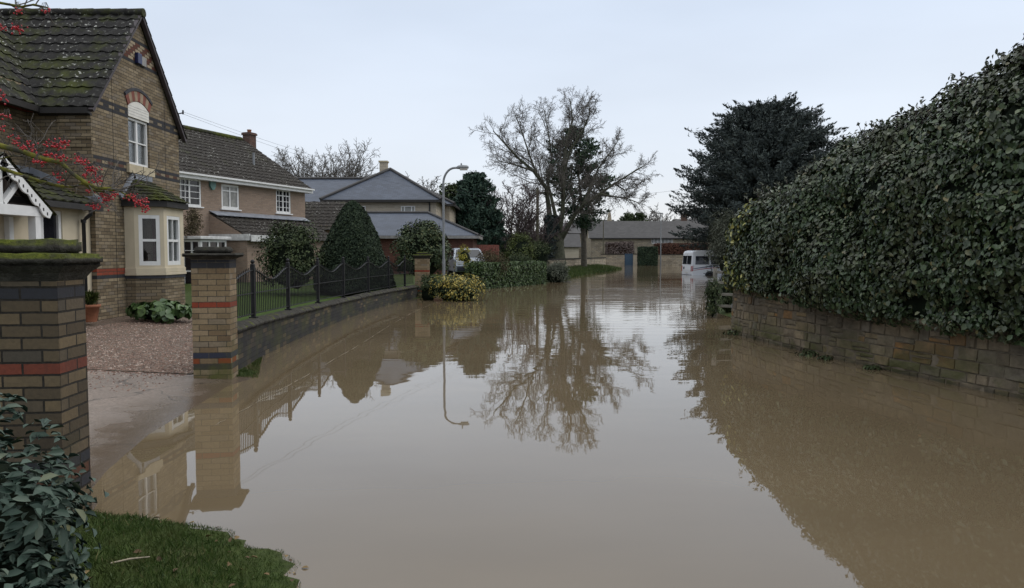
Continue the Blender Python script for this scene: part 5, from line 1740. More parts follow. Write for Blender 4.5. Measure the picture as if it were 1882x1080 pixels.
# topiary cone
e = empty("topiary_yew", (-5.6, 26, .5), "tall clipped dark green yew cone behind the railings", "topiary")
rng = np.random.default_rng(51)
tp = at(648, 369, 26.0)
TX = tp.x; TH = tp.z
def cone_r(f): return 1.48 * (1 - f) ** .62 * (1 - .10 * math.exp(-f * 12)) if f < 1 else 0
n = 21000
f = rng.uniform(0, 1, n) ** 1.25
th = rng.uniform(0, 2 * math.pi, n)
rad = np.array([cone_r(q) for q in f]) * (1 + .04 * np.sin(th * 3 + f * 9) + .035 * np.sin(th * 7 - f * 21)) + rng.uniform(-.06, .035, n)
Pn = np.stack([TX + rad * np.cos(th), 26.0 + rad * np.sin(th), .45 + f * (TH - .45)], 1)
Nn = np.stack([np.cos(th), np.sin(th), np.full(n, .5)], 1) + rng.normal(size=(n, 3)) * .6
leaf_mesh("foliage", Pn, Nn, .10, M['lv_topiary'], e, aspect=.35, seed=52, droop=-.5, hex_=False)
mb = MB(); mb.lathe((TX, 26.0, .4), [(max(.02, cone_r(q) - .05), q * (TH - .45)) for q in [i / 16 for i in range(16)]], 24); mb.build("shade_core", M['core'], e)  # added dark core stops light passing through the cone

shrub("evergreen_bush", "wide dark evergreen bush between the red-brown house and the clipped cone", "bush", (at(536, 450, 24.6).x, 24.6, 1.5), (1.05, 1.0, 1.32), M['lv_dark'], 80, .36, 75, .10, .45, seed=61, lump=.25)
shrub("evergreen_bush", "round glossy evergreen bush behind the far gate pillar", "bush", (at(776, 470, 31).x, 31, 1.72), (1.22, 1.1, 1.40), M['lv_camellia'], 90, .33, 75, .12, .5, seed=62, lump=.10)
shrub("variegated_shrub", "low golden variegated shrub standing in the flood beneath the lamp post", "shrub", (at(838, 530, 27.0).x, 27.2, .33), (1.02, .85, .66), M['lv_yellow'], 75, .25, 60, .085, .45, seed=63, zg=-.05, lump=.42, core=.8)
shrub("ground_shrub", "dark green shrub spilling over the flooded end of the low wall", "shrub", (at(787, 535, 27.3).x, 27.4, .3), (.42, .5, .62), M['lv_dark'], 30, .2, 55, .08, .5, seed=64, zg=-.05)
shrub("golden_bush", "small yellow conifer bush just left of the parked car", "bush", (at(853, 462, 38.5).x, 38.8, 1.3), (.50, .5, .75), M['lv_gold'], 26, .22, 60, .09, .4, seed=65)
shrub("dry_bush", "brown twiggy bush in front of the parked car", "bush", (at(900, 475, 37.6).x, 37.4, 1.0), (1.0, .8, .90), M['lv_brownbush'], 50, .28, 60, .10, .25, seed=66, core=.55, coremat=M['core_brown'], lump=.25)
shrub("grey_shrub", "grey feathery shrub at the right end of the clipped roadside hedge", "shrub", (at(1022, 503, 44).x, 44.3, .45), (.95, 1.2, .8), M['lv_grey'], 46, .3, 60, .11, .3, seed=67, zg=-.05)
shrub("olive_bush", "rounded yellow-green bush left of the ivy clad tree", "bush", (at(957, 450, 52).x, 52, 1.7), (1.12, 1.1, 1.45), M['lv_olive'], 60, .4, 60, .13, .4, seed=68)
shrub("dark_bush", "low dark grey bush in front of the yellow-green bush", "bush", (at(952, 470, 48).x, 48, 1.0), (1.0, .9, .75), M['lv_dark'], 40, .3, 60, .12, .35, seed=69)
shrub("dark_bush", "dark holly bush between the yellow-green bush and the ivy clad tree", "bush", (at(992, 462, 55).x, 56, 1.25), (1.0, .9, 1.35), M['lv_dark'], 50, .35, 55, .14, .35, seed=70)
shrub("grey_shrub", "pale grey-green shrub growing over the post and rail fence by the ivy hedge", "shrub", (at(1335, 450, 22.0).x, 22.0, 1.75), (.50, .9, 1.22), M['lv_grey'], 90, .27, 75, .085, .22, seed=71, zg=.0, core=.6, lump=.3)
shrub("bramble", "dark bramble clump left of the post and rail fence, standing in the flood", "bramble", (at(1310, 520, 20.0).x, 20.0, .42), (.13, .4, .60), M['lv_dark'], 30, .18, 60, .07, .4, seed=75, zg=-.05)
shrub("bramble", "dark tangle of bramble between the post and rail fence and the marker post", "bramble", (at(1338, 520, 21.2).x + .05, 21.2, .5), (.36, .5, .70), M['lv_dark'], 40, .2, 60, .07, .4, seed=72, zg=-.05)
shrub("leafy_plant", "leafy green border plant with broad leaves below the bay window", "plant", (-8.05, 16.9, .33), (.78, .5, .30), M['lv_berg'], 40, .14, 10, .19, .72, seed=73, zg=.22, core=.6, droop=-.1, lo=0.1)
shrub("wall_shrub", "purple-brown twiggy climber on the red-brown house wall", "climber", (at(352, 416, 29.0).x, 29.0, 2.75), (.42, .3, .75), M['lv_brownbush'], 26, .25, 45, .10, .25, seed=74, core=0, lump=.3)

# box hedge along the road
def hedge_box(name, label, cat, p0, p1, w, z0, z1, mat, n, size, seed, aspect=.5, coremat=None, bumpy=.07, group=None):
    p0, p1 = Vector((p0[0], p0[1], 0)), Vector((p1[0], p1[1], 0))
    u_ = (p1 - p0).normalized(); n_ = u_.cross(Z); L_ = (p1 - p0).length
    c = (p0 + p1) / 2
    e = empty(name, (c.x, c.y, z0), label, cat, group)
    rng = np.random.default_rng(seed)
    mb = MB(); mb.obox(c + Z * ((z0 + z1) / 2 - .04), u_ * (L_ / 2 - .09), n_ * (w / 2 - .09), Z * ((z1 - z0) / 2 - .05)); mb.build("shade_core", coremat or M['core'], e, bevel=.05)  # added dark box blocks light through the hedge
    areas = np.array([L_ * (z1 - z0), L_ * (z1 - z0), w * (z1 - z0), w * (z1 - z0), L_ * w])
    which = rng.choice(5, size=n, p=areas / areas.sum())
    a, b = rng.uniform(-1, 1, n), rng.uniform(-1, 1, n)
    X = np.where(which < 2, a * L_ / 2, np.where(which == 2, -L_ / 2, np.where(which == 3, L_ / 2, a * L_ / 2)))
    Yv = np.where(which == 0, w / 2, np.where(which == 1, -w / 2, np.where(which < 4, a * w / 2, b * w / 2)))
    Zv = np.where(which < 4, (b + 1) / 2, 1.0)
    Nl = np.stack([np.where(which == 2, -1, np.where(which == 3, 1, 0)), np.where(which == 0, 1, np.where(which == 1, -1, 0)), np.where(which == 4, 1.0, .25)], 1).astype(float)
    # round the shoulders a little
    rnd_ = np.clip((Zv - .8) / .2, 0, 1) * .07
    Yv = Yv * (1 - rnd_ * .6); X = X * (1 - rnd_ * .1)
    bz = np.array([mnoise.noise(Vector((x * .9, y * 2, z * 1.7 + seed))) + .5 * mnoise.noise(Vector((x * 2.7, y * 4, z * 4 + seed))) for x, y, z in zip(X, Yv, Zv)]) * bumpy
    off = bz + rng.uniform(-.07, .035, n)
    P_ = np.array(c)[None] + X[:, None] * np.array(u_) + Yv[:, None] * np.array(n_) + np.stack([np.zeros(n), np.zeros(n), z0 + Zv * (z1 - z0)], 1)
    Nw = Nl[:, :1] * np.array(u_) + Nl[:, 1:2] * np.array(n_) + np.stack([np.zeros(n), np.zeros(n), Nl[:, 2]], 1)
    P_ += Nw * off[:, None]
    leaf_mesh("foliage", P_, Nw + rng.normal(size=(n, 3)) * .5, size, mat, e, aspect=aspect, seed=seed + 1, droop=.2)
    return e
ha, hb = at(884, 530, 35.2), at(1005, 520, 41.5)
hedge_box("clipped_hedge", "clipped bright green roadside hedge standing in the flood", "hedge", (ha.x - .35, 35.6), (hb.x - .45, 42.0), 1.0, -.1, 1.24, M['lv_box'], 9500, .105, 81, .5)
hedge_box("garden_hedge", "tall dark garden hedge far behind the yellow-green bush and the garage", "hedge", (at(880, 460, 74).x, 73), (at(1012, 460, 76).x, 77), 1.6, .2, 3.4, M['lv_dark'], 5000, .24, 89, .5, None, .3)
hedge_box("clipped_hedge", "dark green clipped hedge beside the blue gate", "hedge", (at(1176, 470, 100).x, 101.0), (at(1209, 470, 100).x, 101.0), 1.8, -.1, 2.5, M['lv_topiary'], 4000, .2, 83, .5)
hedge_box("beech_hedge", "brown beech hedge above the wall left of the blue gate", "hedge", (at(1114, 460, 107).x, 107), (at(1163, 460, 107).x, 107), 1.6, .3, 3.2, M['lv_beech_brown'], 3500, .22, 85, .5, M['core_brown'], .2)
hedge_box("beech_hedge", "dark copper beech hedge above the wall behind the van", "hedge", (at(1204, 460, 106).x, 106.4), (at(1300, 460, 106).x, 106.4), 1.6, .3, 3.0, M['lv_beech'], 5000, .22, 87, .5, M['core_brown'], .2)

# conifers: trunk plus many sprays on drooping / rising limbs
def conifer(name, label, x, y, z0, H, prof, mat, nb, per, size, seed, aspect=.3, rise=.15, trunk_r=.3, group=None, barkmat=None, lo=.05, spread=.5, clr=.34, lean=0.0, cat="tree", tips=22, jag=(.72, 1.12), reach=.55):
    e = empty(name, (x, y, z0), label, cat, group)
    rng = np.random.default_rng(seed); rr = random.Random(seed)
    tr = MB()
    tr.tube([(x + lean * f * f, y, z0 - .3 + f * H * .97) for f in (0, .2, .45, .7, 1)], [trunk_r, trunk_r * .8, trunk_r * .55, trunk_r * .3, .03], 8)
    CP, CR, TP, TDV = [], [], [], []
    for k in range(nb):
        f = lo + (1 - lo) * (k + rr.random()) / nb
        f = min(.985, f)
        R_ = prof(f) * rr.uniform(*jag)
        th = k * 2.399 + rr.uniform(-.5, .5)
        d = Vector((math.cos(th), math.sin(th), rise + rr.uniform(-.12, .18)))
        b = Vector((x + lean * f * f, y, z0 + f * H))
        m = b + d * R_ * .55 + Z * (-.02 * R_)
        t_ = b + d * R_ + Z * rr.uniform(-.05, .12) * R_
        tr.tube([b, m, t_], [max(.02, trunk_r * .28 * (1 - f) + .02), .03, .012], 4, cap=False)
        nc = max(2, int(R_ / (clr * 1.0)))
        dd = (t_ - m).normalized()
        for c in range(tips):
            g = rr.uniform(-.15, reach) * clr * 1.5
            sp = (1 - max(0, g) / (clr * (reach * 1.5 + .08))) * clr * .42
            TP.append(tuple(t_ + dd * g + Vector((rr.gauss(0, sp), rr.gauss(0, sp), rr.gauss(0, sp) * .7)))); TDV.append(tuple(dd * 1.2 + Vector((0, 0, .5))))
        for c in range(nc):
            g = (c + rr.random()) / nc
            g = .25 + .75 * g
            q = b.lerp(m, g * 2) if g < .5 else m.lerp(t_, g * 2 - 1)
            CP.append(tuple(q + Vector((rr.gauss(0, .12), rr.gauss(0, .12), rr.gauss(0, .08))) * R_ * spread)); CR.append(clr * rr.uniform(.6, 1.25) * (1.15 - .45 * g))
    C = np.array(CP); Rr = np.array(CR)
    TIP = np.array(TP).reshape(-1, 3); TD = np.array(TDV).reshape(-1, 3)
    Pn, Nn = clumps(C, Rr, per, rng, np.array([x, y, z0 + H * .35]), .5, .2)
    out = unit(np.stack([Pn[:, 0] - x, Pn[:, 1] - y, (Pn[:, 2] - (z0 + H * .4)) * .5 + .3], 1))
    tr.build("trunk", barkmat or M['bark'], e)
    if tips:
        Pn = np.concatenate([Pn, TIP]); Nn = np.concatenate([Nn, rng.normal(size=TIP.shape)]); out = np.concatenate([out * .9, TD * 1.5])
    else:
        out = out * .9
    leaf_mesh("crown", Pn, Nn, size, mat, e, aspect=aspect, seed=seed + 1, hex_=False, droop=0, tdir=out, fold=.08)
    return e

# the great dark yew on the right
yc_ = at(1408, 320, 57)
YH = at(1408, 183, 57).z - 1.0
def yprof(f):
    return 6.05 * math.sin(math.pi * min(1, (f + .16) / 1.16) ** .92) ** .62 * (1 if f < .9 else .9)
conifer("yew_tree", "huge dark dome-shaped yew towering behind the ivy hedge", yc_.x, 57, .4, YH, lambda f: float(np.interp(f, [0, .1, .25, .42, .6, .75, .88, .96, 1], [4.4, 5.8, 6.1, 5.9, 5.4, 4.5, 3.1, 1.8, .5])), M['lv_yew'], 430, 42, .31, 101, aspect=.27, rise=.12, trunk_r=.6, lo=.13, clr=.62, spread=.3, tips=46, jag=(.68, 1.13), reach=1.15)
# dark cypress by house 3
c_ = at(872, 400, 58)
conifer("cypress_tree", "bushy dark green conifer behind the garage roof", c_.x, 58, .4, at(878, 322, 58).z - .4, lambda f: float(np.interp(f, [0, .1, .35, .6, .8, .92, 1], [1.9, 2.2, 2.15, 1.75, 1.15, .7, .2])), M['lv_conifer'], 210, 26, .36, 103, aspect=.35, rise=.25, trunk_r=.25, lo=.02, clr=.48, spread=.35)
c_ = at(836, 360, 66)
conifer("holm_oak", "round olive-dark evergreen tree just left of the bushy conifer", c_.x, 66, .4, at(836, 338, 66).z - .6, lambda f: float(np.interp(f, [0, .4, .7, .9, 1], [1.4, 1.9, 1.8, 1.3, .4])), M['lv_dark'], 80, 26, .34, 105, aspect=.5, rise=.1, trunk_r=.25, lo=.3, clr=.5)
# scots pine / cedar next to the big bare tree
c_ = at(1075, 400, 69)
def cprof(f): return float(np.interp(f, [.30, .36, .45, .55, .64, .70, .78, .86, .93, 1], [.8, 1.8, 2.1, 3.0, 2.9, 3.2, 2.4, 2.0, 1.0, .3]))
e = conifer("pine_tree", "dark layered pine with a bare trunk beside the big leafless tree", at(1074, 400, 69).x, 69, .5, at(1060, 236, 69).z - .5, cprof, leaf_mat("pine_sprays", [(0.0, (0.020, 0.042, 0.026)), (0.6, (0.042, 0.078, 0.046)), (1.0, (0.075, 0.115, 0.062))], 0.7, 0.2), 80, 26, .40, 107, aspect=.3, rise=.10, trunk_r=.30, lo=.28, clr=.62, spread=.25, lean=-1.1, barkmat=M['bark'])

# bare trees
def grow(P0, d0, L, r0, lev, tr, tw, rr, kids=(8, 6, 5, 4), up=.12, spread=(.5, .95), shrink=(.38, .62), nseg=5, wob=.16, rmin=.012, path=None, cut=.4, start=.25):
    if path is None:
        pts = [Vector(P0)]
        d = Vector(d0).normalized()
        for k in range(nseg):
            d = (d + Vector((rr.gauss(0, wob), rr.gauss(0, wob), rr.gauss(0, wob) + up))).normalized()
            pts.append(pts[-1] + d * L / nseg)
    else:
        pts = [Vector(p) for p in path]
        L = sum((pts[i + 1] - pts[i]).length for i in range(len(pts) - 1))
    n_ = len(pts)
    rad = [max(rmin * .8, lerp(r0, max(rmin, r0 * .14), (i / (n_ - 1)) ** .8)) for i in range(n_)]
    (tr if lev <= 0 else tw).tube(pts, rad, 7 if lev <= 0 else (5 if lev == 1 else 3), cap=False)
    if lev >= len(kids): return
    for k in range(kids[lev]):
        f = start + (1 - start) * (k + rr.random()) / kids[lev]
        i = min(n_ - 2, int(f * (n_ - 1))); g = f * (n_ - 1) - i
        p = pts[i].lerp(pts[i + 1], g)
        t_ = (pts[i + 1] - pts[i]).normalized()
        pr = Vector((rr.gauss(0, 1), rr.gauss(0, 1), rr.gauss(0, 1)))
        pr = (pr - t_ * pr.dot(t_)).normalized()
        an = rr.uniform(*spread)
        d = t_ * math.cos(an) + pr * math.sin(an)
        l = L * rr.uniform(*shrink) * (1.2 - .75 * f)
        if l < cut: continue
        rc_ = min(lerp(rad[i], rad[i + 1], g) * .6, .010 + l * .0095)
        grow(p, d, l, max(rmin, rc_), lev + 1, tr, tw, rr, kids, up * .6, (spread[0] + .12, spread[1] + .12) if lev < 2 else spread, shrink, 4, wob * 1.25, rmin, None, cut, .15)

def px_path(pts, Y, dep):
    return [at(px, py, Y + d) for (px, py), d in zip(pts, dep)]

BT = 66
e = empty("bare_tree", tuple(at(1020, 474, BT)), "largest leafless tree, many stemmed with ivy on its trunk, beside the pine", "tree", "bare winter trees")
tr, tw = MB(), MB(); rr = random.Random(202)
base = at(1021, 478, BT)
tr.tube([base - Z * .4, at(1020, 455, BT), at(1022, 428, BT)], [1.0, .82, .72], 12)
tr.tube([at(1012, 470, BT), at(1012, 430, BT), at(1011, 398, BT)], [.6, .55, .42], 9)
limbs = [
    ([(1011, 400), (1007, 360), (1003, 330), (980, 296), (950, 268), (925, 238), (905, 214)], [0, 0, -.6, -1.5, -2, -2.5, -3], .40),
    ([(1003, 330), (985, 300), (972, 262), (958, 215), (948, 185)], [-.6, .5, 1.5, 2.2, 2.6], .24),
    ([(1022, 428), (1020, 385), (1012, 345), (1005, 315), (1014, 270), (1008, 220), (1000, 172)], [0, .4, 1, 1.5, 2, 2.5, 3], .33),
    ([(1026, 425), (1034, 390), (1037, 340), (1036, 285), (1045, 230), (1055, 190), (1050, 148)], [0, -.4, -.7, -.7, -.5, 0, .5], .40),
    ([(1037, 300), (1050, 255), (1075, 215), (1090, 180), (1088, 155)], [-.7, -1.5, -2, -2.6, -3], .22),
    ([(1030, 440), (1045, 412), (1060, 385), (1078, 365), (1110, 343), (1140, 322), (1175, 300), (1200, 285)], [0, -.8, -1.2, -1.6, -2, -2, -2.2, -2.4], .38),
    ([(1110, 343), (1135, 348), (1165, 352), (1190, 362), (1205, 350)], [-2, -2.5, -3, -3.2, -3.4], .16),
    ([(1078, 365), (1092, 325), (1108, 290), (1132, 258), (1150, 230)], [-1.6, -.5, .6, 1.2, 1.8], .22),
    ([(1140, 322), (1160, 335), (1180, 330), (1195, 318)], [-2, -1.4, -1, -.6], .12),
    ([(1003, 340), (985, 342), (972, 355), (955, 368)], [-.6, -1.4, -2, -2.4], .15),
    ([(980, 296), (950, 285), (918, 276), (900, 262)], [-1.5, -.6, 0, .4], .15)]
for pts, dep, r0 in limbs:
    grow(None, None, 0, r0 * .68, 0, tr, tw, rr, kids=(18, 11, 9, 5), up=.11, path=px_path([(lerp(1022, a_, .99 if a_ < 1022 else .91), lerp(474, b_, .90)) for a_, b_ in pts], BT, dep), rmin=.011, spread=(.45, .95), shrink=(.27, .52), cut=.17, start=.2, wob=.12)
tr.build("trunk", M['bark_green'], e); tw.build("crown", M['twig'], e)
# ivy round its foot
rng = np.random.default_rng(9); n = 2600
f = rng.uniform(0, 1, n); th = rng.uniform(0, 6.28, n)
bx_ = at(1013, 470, BT)
rad = (.88 - .35 * f) + rng.uniform(-.1, .15, n)
Pn = np.stack([bx_.x + .1 + rad * np.cos(th), BT + rad * np.sin(th), .4 + f * 4.6], 1)
leaf_mesh("ivy", Pn, np.stack([np.cos(th), np.sin(th), np.zeros(n)], 1) + rng.normal(size=(n, 3)) * .4, .26, M['lv_yew'], e, aspect=.7, seed=10)

def bare_tree(label, px, ybase, Y, H, Wd, seed, nl=7, mat=None, kids=(9, 7, 5, 3), r=.3, trunkf=.22, rmin=.012, up=.06, cut=.25, name="bare_tree", group="bare winter trees"):
    b = at(px, ybase, Y)
    b.z = .3
    e = empty(name, tuple(b), label, "tree", group)
    tr, tw = MB(), MB(); rr = random.Random(seed)
    top_ = b + Z * H * trunkf
    tr.tube([b - Z * .4, b + Z * H * trunkf * .6, top_], [r * 1.25, r, r * .9], 8)
    for k in range(nl):
        th = 2 * math.pi * k / nl + rr.uniform(-.3, .3)
        sp = rr.uniform(.35, 1.0) if k else .1
        hd = Vector((math.cos(th) * sp * Wd / H * 1.0, math.sin(th) * sp * Wd / H * 1.0, 1)).normalized()
        grow(top_ - Z * H * trunkf * rr.uniform(0, .35), hd, H * (1 - trunkf) * rr.uniform(.85, 1.08), r * .55, 0, tr, tw, rr, kids=kids, up=up, rmin=rmin, spread=(.4, .9), shrink=(.3, .52), cut=cut, wob=.12)
    tr.build("trunk", M['bark'], e); tw.build("crown", mat or M['twig'], e)
    return e
bare_tree("broad leafless tree rising behind the slate roofs of the stone house", 608, 440, 76, at(608, 246, 76).z * .86, 9.2, 301, nl=18, kids=(14, 9, 6, 2), r=.34, rmin=.016, trunkf=.10, up=.10)
bare_tree("small leafless treetop behind the right end of the stone house roof", 780, 440, 80, at(780, 327, 80).z, 5.5, 302, nl=8, kids=(8, 6, 3), r=.25, rmin=.025, trunkf=.35)
bare_tree("purple-brown twiggy tree between the bushy conifer and the utility pole", 944, 455, 60, at(944, 352, 60).z, 5.0, 303, nl=11, mat=M['twig_purple'], kids=(10, 8, 5, 2), r=.16, rmin=.018, trunkf=.08, up=.08, cut=.25)
bare_tree("smaller purple-brown twiggy tree directly behind the utility pole", 985, 455, 64, at(985, 385, 64).z, 4.2, 304, nl=9, mat=M['twig_purple'], kids=(9, 7, 4), r=.12, rmin=.018, trunkf=.08, up=.05, cut=.25)
bare_tree("thin leafless tree poking above the left end of the barn roof", 1098, 440, 135, at(1098, 379, 135).z, 6.0, 305, nl=6, kids=(6, 4, 3), r=.2, rmin=.035, trunkf=.4)
bare_tree("leafless tree above the middle of the barn roof", 1186, 440, 150, at(1186, 386, 150).z, 9.0, 306, nl=8, kids=(8, 6, 3), r=.25, rmin=.04, trunkf=.3)
bare_tree("wide leafless tree above the right part of the barn roof", 1212, 440, 155, at(1212, 384, 155).z, 8.0, 307, nl=9, kids=(8, 6, 3), r=.25, rmin=.04, trunkf=.3)
bare_tree("grey leafless tree between the ivy clad trunk and the outbuilding", 1040, 455, 125, at(1040, 405, 125).z, 12.0, 308, nl=11, mat=M['twig_purple'], kids=(9, 7, 4), r=.2, rmin=.045, trunkf=.1)
bare_tree("leafless tree showing low behind the ivy clad trunk's left side", 1003, 455, 110, at(1003, 398, 110).z, 7.0, 309, nl=9, mat=M['twig_purple'], kids=(9, 7, 4), r=.2, rmin=.04, trunkf=.1)
for px, py, lab, sd_, w_ in ((1155, 394, "small dark conifer over the middle of the barn roof", 401, 2.3), (1176, 393, "narrow dark conifer over the barn roof beside the leafless trees", 402, 1.5)):
    p = at(px, py, 140)
    conifer("conifer_tree", lab, p.x, 140, .4, p.z - .4, lambda f, w_=w_: w_ * float(np.interp(f, [0, .3, .7, .9, 1], [1, 1, .85, .5, .1])), M['lv_dark'], 60, 22, .5, sd_, aspect=.45, rise=.2, trunk_r=.25, lo=.1, clr=.7)
p = at(1073, 398, 140)
shrub("evergreen_tree", "low dark evergreen at the left gable of the barn", "tree", (p.x, 140, 5.0), (3.0, 2, 3.6), M['lv_dark'], 50, .9, 40, .5, .5, seed=403, zg=.4)

# berry tree reaching in from the upper left
e = empty("berry_tree", (-6.9, 6.9, .25), "mossy bare branches hung with red berry clusters at the upper left", "tree")
tr, tw, rr = MB(), MB(), random.Random(500)
tr.tube([(-6.9, 6.9, 0), (-6.85, 6.95, 1.4), (-6.6, 7.0, 2.3), (-6.3, 7.0, 3.1), (-6.1, 7.0, 4.2), (-5.9, 7.0, 5.0)], [.13, .11, .09, .06, .04, .02], 8)
BY = 7.0
def bpath(pts, dep): return [at(px, py, BY + d) for (px, py), d in zip(pts, dep)]
main = [([(-260, 330), (-130, 265), (-20, 262), (40, 278), (80, 292), (112, 298), (132, 318), (157, 335), (178, 346), (205, 346)], [0, 0, 0, -.05, -.1, -.1, -.12, -.15, -.2, -.2], .030),
        ([(-180, 330), (-60, 305), (0, 308), (40, 322), (75, 333), (112, 342), (135, 343), (156, 336)], [.2, .2, .15, .1, .1, .1, .1, 0], .022),
        ([(150, 333), (172, 350), (195, 352), (214, 348), (240, 362)], [-.15, -.1, -.1, -.1, -.1], .014),
        ([(-120, 262), (0, 292), (30, 285), (60, 292)], [.2, .2, .2, .2], .010),
        ([(-260, 10), (-90, -12), (0, 5), (40, 12), (62, 8), (88, 14)], [0, 0, 0, 0, 0, 0], .016)]
for pts, dep, r0 in main:
    P_ = bpath(pts, dep)
    tr.tube(P_, [lerp(r0, r0 * .45, i / (len(P_) - 1)) for i in range(len(P_))], 7)
    for k in range(9):
        i = rr.randrange(len(P_) - 3, len(P_)) - 1 if rr.random() < .6 else rr.randrange(1, len(P_) - 1)
        p = P_[i].lerp(P_[min(i + 1, len(P_) - 1)], rr.random())
        d = Vector((rr.uniform(-.2, 1), rr.uniform(-.5, .5), rr.uniform(-.35, .5)))
        grow(p, d, rr.uniform(.18, .5), .006, 1, tr, tw, rr, kids=(0, 3, 2), up=.05, rmin=.0028, cut=.07, wob=.25)
tr.build("branch", M['moss_bark'], e)
bc = [(28, 256, 16), (40, 268, 14), (52, 262, 9), (98, 263, 26), (108, 270, 22), (118, 262, 16), (88, 282, 14), (70, 296, 14), (78, 300, 10), (100, 292, 22), (112, 290, 20), (145, 293, 26), (152, 298, 20), (166, 314, 22), (174, 310, 16), (160, 322, 14), (183, 328, 18), (172, 333, 8), (105, 318, 12), (110, 328, 12), (190, 358, 22), (197, 364, 20), (205, 356, 18), (170, 376, 14), (180, 381, 14), (194, 378, 8), (246, 364, 16), (255, 372, 24), (264, 370, 16), (266, 383, 16), (235, 362, 9), (163, 350, 7), (4, 182, 12), (0, 170, 10), (14, 214, 10), (36, 54, 20), (30, 50, 14), (5, 52, 10), (84, 18, 8), (33, 17, 9), (8, 235, 10), (60, 275, 12)]
for k, (px, py, nb_) in enumerate(bc):
    c = at(px, py, BY - .1 + rr.uniform(-.12, .12))
    mb = MB()
    for i in range(nb_):
        q = c + Vector((rr.gauss(0, .025), rr.gauss(0, .025), rr.gauss(0, .018)))
        mb.sphere(q, rr.uniform(.0075, .011), 6, 4)
        tw.tube([q + Z * .008, c + Z * .07 + Vector((rr.gauss(0, .01), 0, 0))], .0016, 3, cap=False)
    mb.build("berry_cluster", M['berry'], e)
tw.build("twigs", M['twig'], e)

# ------------------------------------------------------------------ street furniture
lp = at(815, 547, 28.7)
lamp = empty("street_lamp", (lp.x, 28.9, 0), "grey galvanised street lamp with curved arm standing behind the golden shrub", "street lamp", "street lamps")
LH = at(817, 302, 28.9).z
mb = MB()
mb.tube([(lp.x, 28.9, -.4), (lp.x, 28.9, 1.5)], .062, 10)
mb.tube([(lp.x, 28.9, 1.5), (lp.x, 28.9, LH - .75)] + [(lp.x + .45 * (1 - math.cos(a)), 28.9, LH - .75 + .62 * math.sin(a)) for a in [math.pi / 2 * i / 10 for i in range(1, 11)]] + [(lp.x + .62, 28.9, LH - .12)], [.046] * 2 + [.042] * 11, 10)
mb.build("post", M['galv'], lamp)
mb = MB()
rows = []
for i, (x, w, h0, h1) in enumerate(((.52, .05, -.05, .05), (.60, .085, -.06, .09), (.75, .10, -.06, .105), (.92, .10, -.05, .09), (.985, .06, -.03, .05))):
    rows.append([Vector((lp.x + x, 28.9 + w * math.cos(a), LH - .12 + (h1 if math.sin(a) > 0 else -h0) * math.sin(a))) for a in [2 * math.pi * j / 12 for j in range(13)]])
mb.grid(rows[::-1]); mb.face([rows[0][j] for j in range(12)]); mb.face([rows[-1][11 - j] for j in range(12)])
hd = mb.build("lamp_head", M['galv'], lamp)
mb = MB(); mb.obox((lp.x + .79, 28.9, LH - .185), (.15, 0, 0), (0, .075, 0), (0, 0, .035)); mb.build("lamp_bowl", M['lampglass'], hd, bevel=.02)
mb = MB(); mb.lathe((lp.x + .70, 28.9, LH - .02), [(.03, 0), (.03, .06), (.015, .075)], 8); mb.build("photocell", M['galv'], hd)

l2 = at(1214, 487, 102)
lamp2 = empty("street_lamp", (l2.x, 102, 0), "far slim street lamp in front of the stone wall beside the dark hedge", "street lamp", "street lamps")
H2_ = at(1214, 392, 102).z
mb = MB(); mb.tube([(l2.x, 102, -.4), (l2.x, 102, 1.3)], .10, 8); mb.tube([(l2.x, 102, 1.3), (l2.x, 102, H2_)], [.075, .055], 8); mb.build("post", M['galv'], lamp2)
mb = MB(); mb.obox((l2.x - .15, 101.95, H2_ + .02), (.38, 0, 0), (0, .14, 0), (0, 0, .07)); mb.build("lamp_head", M['galv'], lamp2, bevel=.04)

l3 = at(1111, 465, 104)
mb = MB(); mb.tube([(l3.x, 105.5, 0), (l3.x, 105.5, at(1111, 405, 105.5).z)], [.09, .06], 8)
tag(mb.build("post", M['pole_wood'], None, (l3.x, 105.5, 0)), "thin dark pole standing in front of the left part of the barn", "pole")

up_ = at(988, 345, 62)
mb = MB()
mb.tube([(up_.x, 62, 0), (up_.x, 62, up_.z)], [.15, .115], 10)
pole = empty("utility_pole", (up_.x, 62, .3), "wooden utility pole between the purple-brown tree and the big leafless tree", "utility pole")
mb.build("post", M['pole_wood'], pole)
mb = MB()
for s_ in (-1, 1): mb.tube([(up_.x + s_ * .16, 62, up_.z - .35), (up_.x + s_ * .16, 62, up_.z - .22)], .04, 6); mb.bar((up_.x, 62, up_.z - .36), (up_.x + s_ * .17, 62, up_.z - .36), .03)
mb.build("insulator", M['grey_box'], pole)
def cable(name, a, b, sag, r, label, n=28):
    a, b = Vector(a), Vector(b)
    mb = MB(); mb.tube([a.lerp(b, i / n) - Z * (4 * sag * (i / n) * (1 - i / n)) for i in range(n + 1)], r, 5)
    tag(mb.build(name, M['car_dark'], None, a), label, "cable", "overhead cables")
hk = Vector((-9.12, 20.75, 5.62))
mb = MB(); mb.bar((-9.29, 20.62, 5.55), hk, .03); mb.tube([hk - Z * .04, hk + Z * .07], .025, 6); tag(mb.build("cable_bracket", M['car_dark'], None, (-9.29, 20.62, 5.55)), "small cable bracket at the gable edge of the yellow brick house", "bracket")
cable("overhead_cable", hk + Z * .03, (up_.x - .16, 62, up_.z - .2), 1.0, .0035, "upper of two thin cables running from the gable to the utility pole")
cable("overhead_cable", hk - Z * .03, (up_.x + .16, 62, up_.z - .2), 1.22, .0035, "lower of two thin cables running from the gable to the utility pole")
cable("overhead_cable", (up_.x + .16, 62, up_.z - .2), at(1300, 338, 75), .7, .010, "thin cable running from the utility pole to the right towards the dark yew")

